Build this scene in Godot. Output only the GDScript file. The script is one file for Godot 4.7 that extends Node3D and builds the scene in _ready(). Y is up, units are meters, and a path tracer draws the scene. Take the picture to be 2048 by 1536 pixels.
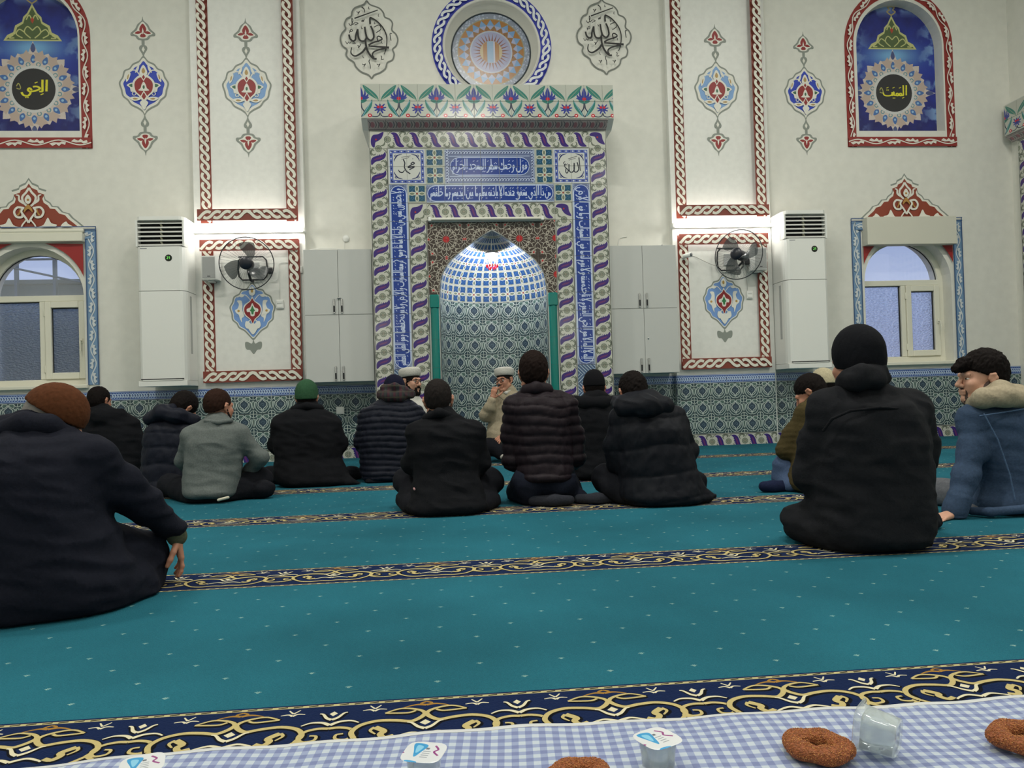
extends Node3D
# A mosque prayer hall seen from the carpet: tiled prayer niche, painted wall, seated men.
# World: back wall face at z = 0, camera side is +z, floor y = 0, metres.

const EYE := Vector3(-0.53, 0.684, 8.675)
const FOCAL := 1485.0
var eye_right: Vector3
var eye_up: Vector3
var eye_fwd: Vector3

func set_view() -> void:
	var yaw := 0.0847
	var pitch := 0.01296
	var roll := -0.03007
	eye_fwd = Vector3(sin(yaw) * cos(pitch), sin(pitch), -cos(yaw) * cos(pitch))
	var r := Vector3(cos(yaw), 0, sin(yaw))
	var u := r.cross(eye_fwd)
	eye_right = r * cos(roll) + u * sin(roll)
	eye_up = -r * sin(roll) + u * cos(roll)

# the point seen at photo pixel (x, y) at the world depth z
func at(x: float, y: float, z: float) -> Vector3:
	var d := eye_fwd + eye_right * ((x - 1024.0) / FOCAL) - eye_up * ((y - 768.0) / FOCAL)
	return EYE + d * ((z - EYE.z) / d.z)

func _ready() -> void:
	set_view()
	var cam := Camera3D.new()
	cam.name = "camera"
	cam.transform = Transform3D(Basis(eye_right, eye_up, -eye_fwd), EYE)
	cam.fov = rad_to_deg(2.0 * atan(768.0 / FOCAL))
	cam.near = 0.05
	cam.far = 200.0
	add_child(cam)
	cam.current = true
	var sky_mat := ProceduralSkyMaterial.new()
	sky_mat.sky_top_color = rgb(140, 168, 218)
	sky_mat.sky_horizon_color = rgb(186, 190, 220)
	sky_mat.sky_curve = 0.12
	sky_mat.ground_bottom_color = rgb(96, 84, 92)
	sky_mat.ground_horizon_color = rgb(150, 136, 158)
	sky_mat.ground_curve = 0.08
	sky_mat.sun_angle_max = 1.0
	var sky := Sky.new()
	sky.sky_material = sky_mat
	var env := Environment.new()
	env.background_mode = Environment.BG_SKY
	env.sky = sky
	env.background_energy_multiplier = 1.2
	env.tonemap_mode = Environment.TONE_MAPPER_LINEAR
	env.tonemap_exposure = 1.0
	env.sdfgi_enabled = true
	env.ssao_enabled = true
	env.ssil_enabled = true
	var we := WorldEnvironment.new()
	we.name = "environment"
	we.environment = env
	add_child(we)
	make_ceiling_lights()
	make_materials()
	make_room()
	make_dado()
	make_wall_paint()
	make_mihrab()
	make_windows()
	make_fixtures()
	make_carpet()
	make_table_spread()
	make_people()

# ------------------------------------------------------------------ helpers
static func rgb(r: float, g: float, b: float, a: float = 255.0) -> Color:
	return Color(r / 255.0, g / 255.0, b / 255.0, a / 255.0)

var used_names := {}
func numbered(called: String) -> String:
	var n: int = used_names.get(called, 0)
	used_names[called] = n + 1
	return called if n == 0 else "%s_%03d" % [called, n]

func tag(o: Node, label: String, category: String = "", group: String = "", kind: String = "") -> void:
	if label != "":
		o.set_meta("label", label)
	if category != "":
		o.set_meta("category", category)
	if group != "":
		o.set_meta("group", group)
	if kind != "":
		o.set_meta("kind", kind)

func thing(called: String, label: String, category: String, where := Vector3.ZERO, turn := 0.0, group := "", kind := "") -> Node3D:
	var o := Node3D.new()
	o.name = numbered(called)
	add_child(o)
	o.position = where
	o.rotation.y = turn
	tag(o, label, category, group, kind)
	return o

func part(parent: Node, called: String, m: Mesh, mat: Material, where := Vector3.ZERO, basis_in := Basis.IDENTITY) -> MeshInstance3D:
	var o := MeshInstance3D.new()
	o.name = numbered(called) if parent == self else called
	o.mesh = m
	o.material_override = mat
	o.transform = Transform3D(basis_in, where)
	parent.add_child(o, true)
	return o

# ------------------------------------------------------------------ mesh builder
class MB:
	var v := PackedVector3Array()
	var n := PackedVector3Array()
	var u := PackedVector2Array()
	var c := PackedColorArray()
	var ix := PackedInt32Array()
	var col := Color.WHITE
	var colored := false
	func vert(p: Vector3, nn: Vector3, uv := Vector2.ZERO) -> int:
		v.append(p); n.append(nn); u.append(uv); c.append(col)
		return v.size() - 1
	# corners counter-clockwise as seen from outside
	func quad(a: Vector3, b: Vector3, c_: Vector3, d: Vector3, uv0 := Vector2(0, 1), uv1 := Vector2(1, 1), uv2 := Vector2(1, 0), uv3 := Vector2(0, 0)) -> void:
		var nn := (b - a).cross(d - a)
		if nn.length_squared() < 1e-16:
			nn = (c_ - b).cross(d - b)
		nn = nn.normalized()
		var i := vert(a, nn, uv0)
		vert(b, nn, uv1); vert(c_, nn, uv2); vert(d, nn, uv3)
		ix.append_array(PackedInt32Array([i, i + 2, i + 1, i, i + 3, i + 2]))
	func tri(a: Vector3, b: Vector3, c_: Vector3) -> void:
		var nn := (b - a).cross(c_ - a).normalized()
		var i := vert(a, nn); vert(b, nn); vert(c_, nn)
		ix.append_array(PackedInt32Array([i, i + 2, i + 1]))
	# chamfered box between lo and hi
	func box(lo: Vector3, hi: Vector3, bev := 0.0, xf := Transform3D.IDENTITY) -> void:
		var ce := (lo + hi) / 2.0
		var h := (hi - lo) / 2.0
		var b := minf(bev, minf(h.x, minf(h.y, h.z)) * 0.9)
		for ax in 3:
			for s: float in [-1.0, 1.0]:
				var a1 := (ax + 1) % 3
				var a2 := (ax + 2) % 3
				var pts := []
				for k in [[-1, -1], [1, -1], [1, 1], [-1, 1]]:
					var p := Vector3.ZERO
					p[ax] = s * h[ax]
					p[a1] = k[0] * (h[a1] - b)
					p[a2] = k[1] * (h[a2] - b)
					pts.append(xf * (ce + p))
				if s > 0:
					quad(pts[0], pts[1], pts[2], pts[3])
				else:
					quad(pts[1], pts[0], pts[3], pts[2])
		if b <= 0.0:
			return
		for ax in 3:
			var a1 := (ax + 1) % 3
			var a2 := (ax + 2) % 3
			for s1 in [-1.0, 1.0]:
				for s2 in [-1.0, 1.0]:
					var q := []
					for t in [[-1.0, 0], [1.0, 0], [1.0, 1], [-1.0, 1]]:
						var p := Vector3.ZERO
						p[ax] = t[0] * (h[ax] - b)
						p[a1] = s1 * (h[a1] - (0.0 if t[1] == 0 else b))
						p[a2] = s2 * (h[a2] - (b if t[1] == 0 else 0.0))
						q.append(xf * (ce + p))
					if s1 * s2 > 0:
						quad(q[1], q[0], q[3], q[2])
					else:
						quad(q[0], q[1], q[2], q[3])
		for sx in [-1.0, 1.0]:
			for sy in [-1.0, 1.0]:
				for sz in [-1.0, 1.0]:
					var px := xf * (ce + Vector3(sx * h.x, sy * (h.y - b), sz * (h.z - b)))
					var py := xf * (ce + Vector3(sx * (h.x - b), sy * h.y, sz * (h.z - b)))
					var pz := xf * (ce + Vector3(sx * (h.x - b), sy * (h.y - b), sz * h.z))
					if sx * sy * sz > 0:
						tri(px, py, pz)
					else:
						tri(px, pz, py)
	# smooth grid of points [rows][cols]; outside is where (next col - col) x (next row - row) points
	func grid(rows: Array, wrap := false, flip := false, uvs := Rect2(0, 0, 1, 1)) -> void:
		var nr := rows.size()
		var nc: int = rows[0].size()
		var base := v.size()
		for r in nr:
			for k in nc:
				var p: Vector3 = rows[r][k]
				var l: Vector3 = rows[r][(k - 1 + nc) % nc] if (wrap or k > 0) else rows[r][k]
				var rr: Vector3 = rows[r][(k + 1) % nc] if (wrap or k < nc - 1) else rows[r][k]
				var dn: Vector3 = rows[maxi(r - 1, 0)][k]
				var up: Vector3 = rows[mini(r + 1, nr - 1)][k]
				var nn := (rr - l).cross(up - dn)
				if nn.length_squared() < 1e-14:
					var r2 := mini(r + 1, nr - 1) if r == 0 else maxi(r - 1, 0)
					var l2: Vector3 = rows[r2][(k - 1 + nc) % nc]
					var q2: Vector3 = rows[r2][(k + 1) % nc]
					nn = (q2 - l2).cross(up - dn)
				nn = nn.normalized()
				vert(p, -nn if flip else nn, Vector2(uvs.position.x + uvs.size.x * k / maxf(1, nc - 1), uvs.position.y + uvs.size.y * (1.0 - float(r) / maxf(1, nr - 1))))
		for r in nr - 1:
			for k in (nc if wrap else nc - 1):
				var a := base + r * nc + k
				var b := base + r * nc + (k + 1) % nc
				var c2 := a + nc
				var d := b + nc
				if flip:
					ix.append_array(PackedInt32Array([a, b, d, a, d, c2]))
				else:
					ix.append_array(PackedInt32Array([a, d, b, a, c2, d]))
	# round tube along points
	func tube(pts: Array, r, sides := 8, caps := true) -> void:
		var rows := []
		var prev := Vector3.ZERO
		for i in pts.size():
			var p: Vector3 = pts[i]
			var d: Vector3 = (pts[mini(i + 1, pts.size() - 1)] - pts[maxi(i - 1, 0)])
			d = d.normalized()
			var ref := prev
			if ref == Vector3.ZERO or absf(ref.dot(d)) > 0.98:
				ref = Vector3.UP if absf(d.y) < 0.9 else Vector3.RIGHT
			var s := (ref - d * ref.dot(d)).normalized()
			prev = s
			var t := d.cross(s)
			var rr: float = r[i] if r is Array or r is PackedFloat32Array else r
			var ring := []
			for k in sides:
				var a := TAU * k / sides
				ring.append(p + (s * cos(a) + t * sin(a)) * rr)
			rows.append(ring)
		if caps:
			var first := []
			var last := []
			for k in sides:
				first.append(pts[0])
				last.append(pts[pts.size() - 1])
			rows.push_front(first)
			rows.push_back(last)
		grid(rows, true)
	# turn a profile [[radius, height], ...] about the y axis
	func lathe(prof: Array, sides := 24, xf := Transform3D.IDENTITY) -> void:
		var rows := []
		for q in prof:
			var ring := []
			for k in sides:
				var a := -TAU * k / sides
				ring.append(xf * Vector3(cos(a) * q[0], q[1], sin(a) * q[0]))
			rows.append(ring)
		grid(rows, true)
	# flat prism of an outline in the xy plane from z0 to z1
	func prism(poly: PackedVector2Array, z0: float, z1: float, xf := Transform3D.IDENTITY, back := true) -> void:
		var pl := poly
		if Geometry2D.is_polygon_clockwise(pl):
			pl = pl.duplicate()
			pl.reverse()
		var t := Geometry2D.triangulate_polygon(pl)
		for i in range(0, t.size(), 3):
			var a := pl[t[i]]; var b := pl[t[i + 1]]; var d := pl[t[i + 2]]
			if (b - a).cross(d - a) < 0:
				var s := b; b = d; d = s
			tri(xf * Vector3(a.x, a.y, z1), xf * Vector3(b.x, b.y, z1), xf * Vector3(d.x, d.y, z1))
			if back:
				tri(xf * Vector3(a.x, a.y, z0), xf * Vector3(d.x, d.y, z0), xf * Vector3(b.x, b.y, z0))
		for i in pl.size():
			var p := pl[i]
			var q := pl[(i + 1) % pl.size()]
			quad(xf * Vector3(p.x, p.y, z0), xf * Vector3(q.x, q.y, z0), xf * Vector3(q.x, q.y, z1), xf * Vector3(p.x, p.y, z1))
	func mesh() -> ArrayMesh:
		var a := []
		a.resize(Mesh.ARRAY_MAX)
		a[Mesh.ARRAY_VERTEX] = v
		a[Mesh.ARRAY_NORMAL] = n
		a[Mesh.ARRAY_TEX_UV] = u
		if colored:
			a[Mesh.ARRAY_COLOR] = c
		a[Mesh.ARRAY_INDEX] = ix
		var m := ArrayMesh.new()
		m.add_surface_from_arrays(Mesh.PRIMITIVE_TRIANGLES, a)
		return m

func box_mesh(lo: Vector3, hi: Vector3, bev := 0.0) -> ArrayMesh:
	var b := MB.new()
	b.box(lo, hi, bev)
	return b.mesh()

func tube_mesh(pts: Array, r, sides := 8) -> ArrayMesh:
	var b := MB.new()
	b.tube(pts, r, sides)
	return b.mesh()

func lathe_mesh(prof: Array, sides := 24) -> ArrayMesh:
	var b := MB.new()
	b.lathe(prof, sides)
	return b.mesh()

# ------------------------------------------------------------------ flat drawing: shapes that become paint (a mesh) or print (a texture)
class Cv:
	var sh := []
	var T := Transform2D.IDENTITY
	var mirror := false
	func P(pts, col: Color) -> void:
		var o := PackedVector2Array()
		for p in pts:
			o.append(T * (p as Vector2))
		sh.append([o, col])
		if mirror:
			var o2 := PackedVector2Array()
			for p in pts:
				o2.append(T * Vector2(-(p as Vector2).x, (p as Vector2).y))
			sh.append([o2, col])
	static func V(flat: Array) -> Array:
		var o := []
		for i in range(0, flat.size(), 2):
			o.append(Vector2(flat[i], flat[i + 1]))
		return o
	static func sm(pts: Array, closed := false, n := 5) -> Array:
		var o := []
		var c := pts.size()
		for i in (c if closed else c - 1):
			var p0: Vector2 = pts[(i - 1 + c) % c] if (closed or i > 0) else pts[i]
			var p1: Vector2 = pts[i]
			var p2: Vector2 = pts[(i + 1) % c]
			var p3: Vector2 = pts[(i + 2) % c] if (closed or i + 2 < c) else p2
			for k in n:
				var t := float(k) / n
				o.append(0.5 * (2.0 * p1 + (p2 - p0) * t + (2.0 * p0 - 5.0 * p1 + 4.0 * p2 - p3) * t * t + (3.0 * p1 - p0 - 3.0 * p2 + p3) * t * t * t))
		if not closed:
			o.append(pts[c - 1])
		return o
	# stroke; mode 0 even from w to w2, 1 swelling in the middle
	func S(pts: Array, w: float, col: Color, w2 := -1.0, mode := 0, closed := false) -> void:
		var q := pts.duplicate()
		if closed:
			q.append(pts[0]); q.append(pts[1])
		var c := q.size()
		var we := w if w2 < 0.0 else w2
		var L := []
		var R := []
		for i in c:
			var d: Vector2 = (q[mini(i + 1, c - 1)] - q[maxi(i - 1, 0)])
			d = d.normalized()
			var nn := Vector2(-d.y, d.x)
			var t := float(i) / maxf(1, c - 1)
			var ww := lerpf(w, we, t)
			if mode == 1:
				ww = w * (0.25 + 0.75 * sin(PI * t))
			elif mode == 2:
				ww = w * (0.2 + 0.8 * sin(PI * clampf(t * 0.9 + 0.08, 0, 1)))
			L.append(q[i] + nn * ww * 0.5)
			R.append(q[i] - nn * ww * 0.5)
		for i in c - 1:
			P([L[i], L[i + 1], R[i + 1], R[i]], col)
	func C(pts: Array, w: float, col: Color, w2 := -1.0, mode := 0, n := 5) -> void:
		S(sm(pts, false, n), w, col, w2, mode)
	func disc(p: Vector2, r: float, col: Color, n := 14, ry := -1.0) -> void:
		var o := []
		var rr := r if ry < 0.0 else ry
		for i in n:
			o.append(p + Vector2(cos(TAU * i / n) * r, sin(TAU * i / n) * rr))
		P(o, col)
	func ring(p: Vector2, r: float, w: float, col: Color, n := 16) -> void:
		var o := []
		for i in n:
			o.append(p + Vector2(cos(TAU * i / n), sin(TAU * i / n)) * r)
		S(o, w, col, -1.0, 0, true)
	func R(x: float, y: float, w: float, h: float, col: Color) -> void:
		P([Vector2(x, y), Vector2(x + w, y), Vector2(x + w, y + h), Vector2(x, y + h)], col)
	# print onto an image; window is what the image shows, y upward
	func raster(window: Rect2, W: int, H: int, bg: Color, ss := 2, base: Image = null) -> Image:
		var w := W * ss
		var h := H * ss
		var im: Image
		if base:
			im = base
			im.resize(w, h, Image.INTERPOLATE_BILINEAR)
		else:
			im = Image.create_empty(w, h, false, Image.FORMAT_RGBA8)
			im.fill(bg)
		var sx := w / window.size.x
		var sy := h / window.size.y
		for s in sh:
			var src: PackedVector2Array = s[0]
			var col: Color = s[1]
			var c := src.size()
			var xs := PackedFloat32Array(); xs.resize(c)
			var ys := PackedFloat32Array(); ys.resize(c)
			var lo := 1e9
			var hi := -1e9
			for i in c:
				xs[i] = (src[i].x - window.position.x) * sx
				ys[i] = (window.end.y - src[i].y) * sy
				lo = minf(lo, ys[i]); hi = maxf(hi, ys[i])
			var y0 := maxi(0, int(ceil(lo - 0.5)))
			var y1 := mini(h - 1, int(floor(hi - 0.5)))
			for y in range(y0, y1 + 1):
				var yc := y + 0.5
				var hits := PackedFloat32Array()
				var j := c - 1
				for i in c:
					if (ys[i] > yc) != (ys[j] > yc):
						hits.append(xs[j] + (yc - ys[j]) * (xs[i] - xs[j]) / (ys[i] - ys[j]))
					j = i
				hits.sort()
				for k in range(0, hits.size() - 1, 2):
					var xa := maxi(0, roundi(hits[k]))
					var xb := mini(w, roundi(hits[k + 1]))
					if xb > xa:
						im.fill_rect(Rect2i(xa, y, xb - xa, 1), col)
		if ss > 1:
			im.resize(W, H, Image.INTERPOLATE_LANCZOS)
		return im
	# paint layers as thin sheets; each later shape lies a hair above
	func paint(mb, xf: Transform3D, dz := 0.00012, z0 := 0.0012) -> void:
		var z := z0
		mb.colored = true
		var nn: Vector3 = xf.basis.z.normalized()
		for s in sh:
			var pl: PackedVector2Array = s[0]
			mb.col = (s[1] as Color).srgb_to_linear()
			var base: int = mb.v.size()
			for p in pl:
				mb.vert(xf * Vector3(p.x, p.y, z), nn, p)
			var t := PackedInt32Array([0, 1, 2, 0, 2, 3]) if pl.size() == 4 else Geometry2D.triangulate_polygon(pl)
			for i in range(0, t.size(), 3):
				var cw := (pl[t[i + 1]] - pl[t[i]]).cross(pl[t[i + 2]] - pl[t[i]]) < 0.0
				mb.ix.append(base + t[i])
				mb.ix.append(base + t[i + (1 if cw else 2)])
				mb.ix.append(base + t[i + (2 if cw else 1)])
			z += dz

func tex(im: Image) -> ImageTexture:
	im.convert(Image.FORMAT_RGB8)
	return ImageTexture.create_from_image(im)

# ------------------------------------------------------------------ materials
var M := {}
func mat(col: Color, rough := 0.7, metal := 0.0, spec := 0.5) -> StandardMaterial3D:
	var m := StandardMaterial3D.new()
	m.albedo_color = col
	m.roughness = rough
	m.metallic = metal
	m.metallic_specular = spec
	return m

func noise_tex(freq: float, size := 256, octaves := 4, seed_in := 1, lo := 0.0, hi := 1.0) -> NoiseTexture2D:
	var f := FastNoiseLite.new()
	f.seed = seed_in
	f.frequency = freq
	f.noise_type = FastNoiseLite.TYPE_SIMPLEX_SMOOTH
	f.fractal_octaves = octaves
	var t := NoiseTexture2D.new()
	t.width = size
	t.height = size
	t.seamless = true
	t.noise = f
	if lo > 0.0 or hi < 1.0:
		var g := Gradient.new()
		g.set_color(0, Color(lo, lo, lo))
		g.set_color(1, Color(hi, hi, hi))
		t.color_ramp = g
	return t

func tri_mat(col: Color, rough: float, scale: float, albedo_noise: Texture2D, bump: Texture2D = null, bump_scale := 0.0) -> StandardMaterial3D:
	var m := mat(col, rough)
	m.uv1_triplanar = true
	m.uv1_scale = Vector3.ONE * scale
	if albedo_noise:
		m.albedo_texture = albedo_noise
	if bump:
		m.heightmap_enabled = true
		m.heightmap_texture = bump
		m.heightmap_scale = bump_scale
	return m

func fabric(col: Color, grain := 1.0, rough := 0.9) -> StandardMaterial3D:
	var m := tri_mat(col, rough, 3.0, M.weave_tone, M.weave_bump, 0.06 * grain)
	m.metallic_specular = 0.25
	return m

func make_materials() -> void:
	M.fine = noise_tex(0.03, 256, 3, 3, 0.965, 1.0)
	M.fine_bump = noise_tex(0.045, 256, 4, 5)
	M.weave_tone = noise_tex(0.09, 256, 3, 9, 0.8, 1.0)
	M.weave_bump = noise_tex(0.16, 256, 2, 11)
	M.plaster = tri_mat(rgb(224, 223, 214), 0.62, 0.8, M.fine)
	M.pillar = tri_mat(rgb(226, 226, 220), 0.42, 1.3, M.fine, M.fine_bump, 0.05)
	M.ceiling = mat(rgb(228, 228, 222), 0.8)
	M.grout = mat(rgb(196, 198, 194), 0.6)
	M.paint = mat(Color.WHITE, 0.5)
	M.paint.vertex_color_use_as_albedo = true
	M.white_plastic = mat(rgb(224, 225, 220), 0.32)
	M.white_gloss = mat(rgb(188, 190, 187), 0.24)
	M.pvc = mat(rgb(222, 220, 204), 0.35)
	M.black_plastic = mat(rgb(24, 26, 30), 0.4)
	M.dark_slot = mat(rgb(22, 22, 24), 0.8)
	M.chrome = mat(rgb(200, 200, 200), 0.25, 0.9)
	M.green_glaze = mat(rgb(10, 116, 108), 0.12)
	M.clear = mat(Color(0.93, 0.96, 0.98, 0.12), 0.02)
	M.clear.transparency = BaseMaterial3D.TRANSPARENCY_ALPHA

func tile_mat(im: Image, rough := 0.14) -> StandardMaterial3D:
	var m := StandardMaterial3D.new()
	m.albedo_texture = tex(im)
	m.roughness = rough
	m.metallic_specular = 0.5
	return m

# one glazed tile: front face and four sloping edges, standing t proud of its bed; turn rotates the print in quarter turns
var tile_cache := {}
func tile_mesh(w: float, h: float, uv := Rect2(0, 0, 1, 1), turn := 0, t := 0.006) -> ArrayMesh:
	var key := "%f %f %s %d" % [w, h, str(uv), turn]
	if tile_cache.has(key):
		return tile_cache[key]
	var b := MB.new()
	var g := 0.0011
	var e := 0.0016
	var x0 := -w / 2 + g; var x1 := w / 2 - g; var y0 := -h / 2 + g; var y1 := h / 2 - g
	var p := [Vector3(x0 + e, y0 + e, t), Vector3(x1 - e, y0 + e, t), Vector3(x1 - e, y1 - e, t), Vector3(x0 + e, y1 - e, t)]
	var o := [Vector3(x0, y0, 0), Vector3(x1, y0, 0), Vector3(x1, y1, 0), Vector3(x0, y1, 0)]
	var uvc := [Vector2(uv.position.x, uv.end.y), uv.end, Vector2(uv.end.x, uv.position.y), uv.position]
	var q := []
	for i in 4:
		q.append(uvc[(i + turn) % 4])
	b.quad(p[0], p[1], p[2], p[3], q[0], q[1], q[2], q[3])
	for i in 4:
		var j := (i + 1) % 4
		b.quad(o[i], o[j], p[j], p[i], q[i], q[j], q[j], q[i])
	tile_cache[key] = b.mesh()
	return tile_cache[key]

# ------------------------------------------------------------------ script writing, drawn with a pen
# letters: u runs to the left from the joining point, v is height above the line
const PEN := {
	"A": [[0.0, 1.2, 0.02, 0.6, 0.04, 0.0]], "l": [[0.07, 1.2, 0.08, 0.5, 0.09, 0.03, 0.25, 0.0]],
	"l_": [[0.05, 1.2, 0.06, 0.3, 0.1, -0.2, 0.32, -0.4, 0.55, -0.22, 0.6, 0.12]],
	"b": [[0.0, 0.0, 0.1, 0.04, 0.14, 0.42, 0.2, 0.04, 0.32, 0.0]], "b_": [[0.0, 0.38, 0.05, 0.06, 0.4, -0.06, 0.8, 0.02, 0.92, 0.34]],
	"n_": [[0.0, 0.36, 0.02, -0.1, 0.25, -0.4, 0.5, -0.25, 0.56, 0.2]], "y_": [[0.0, 0.12, 0.16, 0.34, 0.28, 0.12, 0.1, -0.12, 0.28, -0.44, 0.6, -0.38, 0.74, -0.08]],
	"H": [[0.52, 0.46, 0.25, 0.5, 0.02, 0.3, 0.3, 0.08, 0.6, 0.0]], "H_": [[0.45, 0.46, 0.2, 0.5, 0.0, 0.2, 0.02, -0.2, 0.28, -0.5, 0.62, -0.44]],
	"d": [[0.16, 0.55, 0.03, 0.16, 0.08, 0.0, 0.42, 0.02]], "r": [[0.0, 0.28, 0.06, -0.08, 0.24, -0.34, 0.42, -0.4]],
	"s": [[0.0, 0.34, 0.05, 0.05, 0.13, 0.05, 0.16, 0.34, 0.2, 0.05, 0.29, 0.05, 0.32, 0.34, 0.37, 0.03, 0.5, 0.0]],
	"s_": [[0.0, 0.34, 0.05, 0.05, 0.15, 0.34, 0.2, 0.05, 0.3, 0.34, 0.34, -0.1, 0.55, -0.42, 0.82, -0.24, 0.88, 0.18]],
	"S": [[0.0, 0.0, 0.12, 0.34, 0.38, 0.42, 0.5, 0.18, 0.25, 0.0, 0.0, 0.0, 0.5, 0.0, 0.56, 0.3, 0.64, 0.0, 0.72, 0.0]],
	"S_": [[0.0, 0.0, 0.12, 0.34, 0.38, 0.42, 0.5, 0.18, 0.25, 0.0, 0.0, 0.0], [0.5, 0.2, 0.56, -0.2, 0.8, -0.42, 1.05, -0.22, 1.1, 0.16]],
	"T": [[0.0, 0.0, 0.14, 0.34, 0.4, 0.42, 0.52, 0.16, 0.25, 0.0, 0.0, 0.0, 0.62, 0.0], [0.36, 1.15, 0.34, 0.1]],
	"e": [[0.38, 0.5, 0.14, 0.46, 0.08, 0.26, 0.3, 0.14, 0.05, 0.0, 0.5, 0.0]], "em": [[0.0, 0.0, 0.1, 0.34, 0.34, 0.34, 0.2, 0.02, 0.42, 0.0]],
	"e_": [[0.0, 0.0, 0.1, 0.34, 0.34, 0.34, 0.12, 0.0, 0.06, -0.3, 0.3, -0.5, 0.6, -0.42]],
	"f": [[0.2, 0.06, 0.08, 0.26, 0.2, 0.42, 0.3, 0.26, 0.18, 0.04, 0.45, 0.0]], "q_": [[0.26, 0.1, 0.06, 0.22, 0.18, 0.42, 0.28, 0.2, 0.14, -0.2, 0.36, -0.42, 0.6, -0.24, 0.64, 0.12]],
	"f_": [[0.2, 0.06, 0.08, 0.26, 0.2, 0.42, 0.3, 0.26, 0.18, 0.02, 0.6, -0.05, 0.95, 0.04, 1.02, 0.3]],
	"k": [[0.5, 1.15, 0.12, 0.74, 0.34, 0.4, 0.3, 0.02, 0.5, 0.0]], "k_": [[0.05, 1.15, 0.06, 0.1, 0.3, -0.04, 0.62, 0.02, 0.7, 0.25], [0.22, 0.62, 0.36, 0.6, 0.24, 0.46, 0.4, 0.42]],
	"m": [[0.0, 0.0, 0.06, 0.22, 0.22, 0.2, 0.2, -0.02, 0.05, -0.02, 0.34, 0.0]], "m_": [[0.0, 0.02, 0.08, 0.24, 0.24, 0.2, 0.2, 0.0, 0.05, 0.0], [0.22, 0.02, 0.28, -0.3, 0.26, -0.6]],
	"h": [[0.0, 0.0, 0.1, 0.36, 0.34, 0.3, 0.2, 0.02, 0.08, 0.18, 0.3, 0.1, 0.44, 0.0]], "h_": [[0.0, 0.02, 0.1, 0.36, 0.28, 0.28, 0.24, 0.04, 0.05, 0.02]],
	"w": [[0.2, 0.08, 0.06, 0.22, 0.16, 0.4, 0.26, 0.22, 0.18, -0.12, 0.36, -0.36, 0.5, -0.4]],
	"X": [[0.46, 1.15, 0.36, 0.55, 0.1, 0.05, 0.36, -0.02, 0.3, 0.4, 0.0, 1.15]],
}
const WIDE := {"A": 0.24, "l": 0.24, "l_": 0.66, "b": 0.31, "b_": 1.0, "n_": 0.62, "y_": 0.8, "H": 0.6, "H_": 0.66, "d": 0.46, "r": 0.4, "s": 0.5, "s_": 0.94, "S": 0.72, "S_": 1.15, "T": 0.62, "e": 0.5, "em": 0.42, "e_": 0.62, "f": 0.45, "q_": 0.7, "f_": 1.08, "k": 0.5, "k_": 0.76, "m": 0.34, "m_": 0.36, "h": 0.44, "h_": 0.34, "w": 0.5, "X": 0.52}
const RASM := {"b": "b", "t": "b", "v": "b", "n": "b", "y": "b", "j": "H", "H": "H", "x": "H", "d": "d", "D": "d", "r": "r", "z": "r", "s": "s", "c": "s", "S": "S", "Z": "S", "T": "T", "Q": "T", "e": "e", "g": "e", "f": "f", "q": "f", "k": "k", "l": "l", "m": "m", "h": "h", "o": "h", "w": "w", "A": "A", "X": "X"}
const DOTS := {"b": [1, -0.3], "t": [2, 0.62], "v": [3, 0.62], "n": [1, 0.62], "y": [2, -0.32], "j": [1, -0.28], "x": [1, 0.75], "D": [1, 0.8], "z": [1, 0.5], "c": [3, 0.6], "Z": [1, 0.66], "Q": [1, 0.75], "g": [1, 0.75], "f": [1, 0.66], "q": [2, 0.68], "o": [2, 0.62]}

# writes the word string right to left; returns its width in letter units
func write_script(cv: Cv, text: String, pen: float, col: Color, draw := true, marks := false) -> float:
	var x := 0.0
	for i in text.length():
		var ch := text[i]
		if ch == " ":
			x += 0.16
			continue
		var joined_left := i + 1 < text.length() and text[i + 1] != " " and not ch in "AdDrzwX"
		var joined_right := i > 0 and text[i - 1] != " " and not text[i - 1] in "AdDrzwX"
		var base: String = RASM[ch]
		var key := base
		if not joined_left:
			if ch == "n": key = "n_"
			elif ch == "y": key = "y_"
			elif ch == "q": key = "q_"
			elif PEN.has(base + "_"): key = base + "_"
		elif base == "e" and joined_right:
			key = "em"
		if draw:
			for st in PEN[key]:
				var pts := []
				for k in range(0, st.size(), 2):
					pts.append(Vector2(-x - st[k], st[k + 1]))
				cv.C(pts, pen, col, -1.0, 0, 4)
			if joined_right:
				cv.R(-x - 0.08, -pen * 0.5, 0.14, pen, col)
			var dx: float = WIDE[key] * 0.45
			if DOTS.has(ch):
				var dd: Array = DOTS[ch]
				var vv: float = dd[1]
				if not joined_left and vv < 0.0:
					vv -= 0.3
				for k in dd[0]:
					var c := Vector2(-x - dx + (k - (dd[0] - 1) * 0.5) * 0.15, vv + (0.1 if k == 1 and dd[0] == 3 else 0.0))
					cv.P([c + Vector2(-0.075, 0), c + Vector2(0, -0.075), c + Vector2(0.075, 0), c + Vector2(0, 0.075)], col)
			if marks and (i * 7) % 3 != 0:
				var my := 0.9 if not base in "AlkTX" else -0.28
				cv.S([Vector2(-x - dx + 0.1, my + 0.06), Vector2(-x - dx - 0.12, my - 0.06)], pen * 0.55, col)
		x += WIDE[key]
	return x

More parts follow.
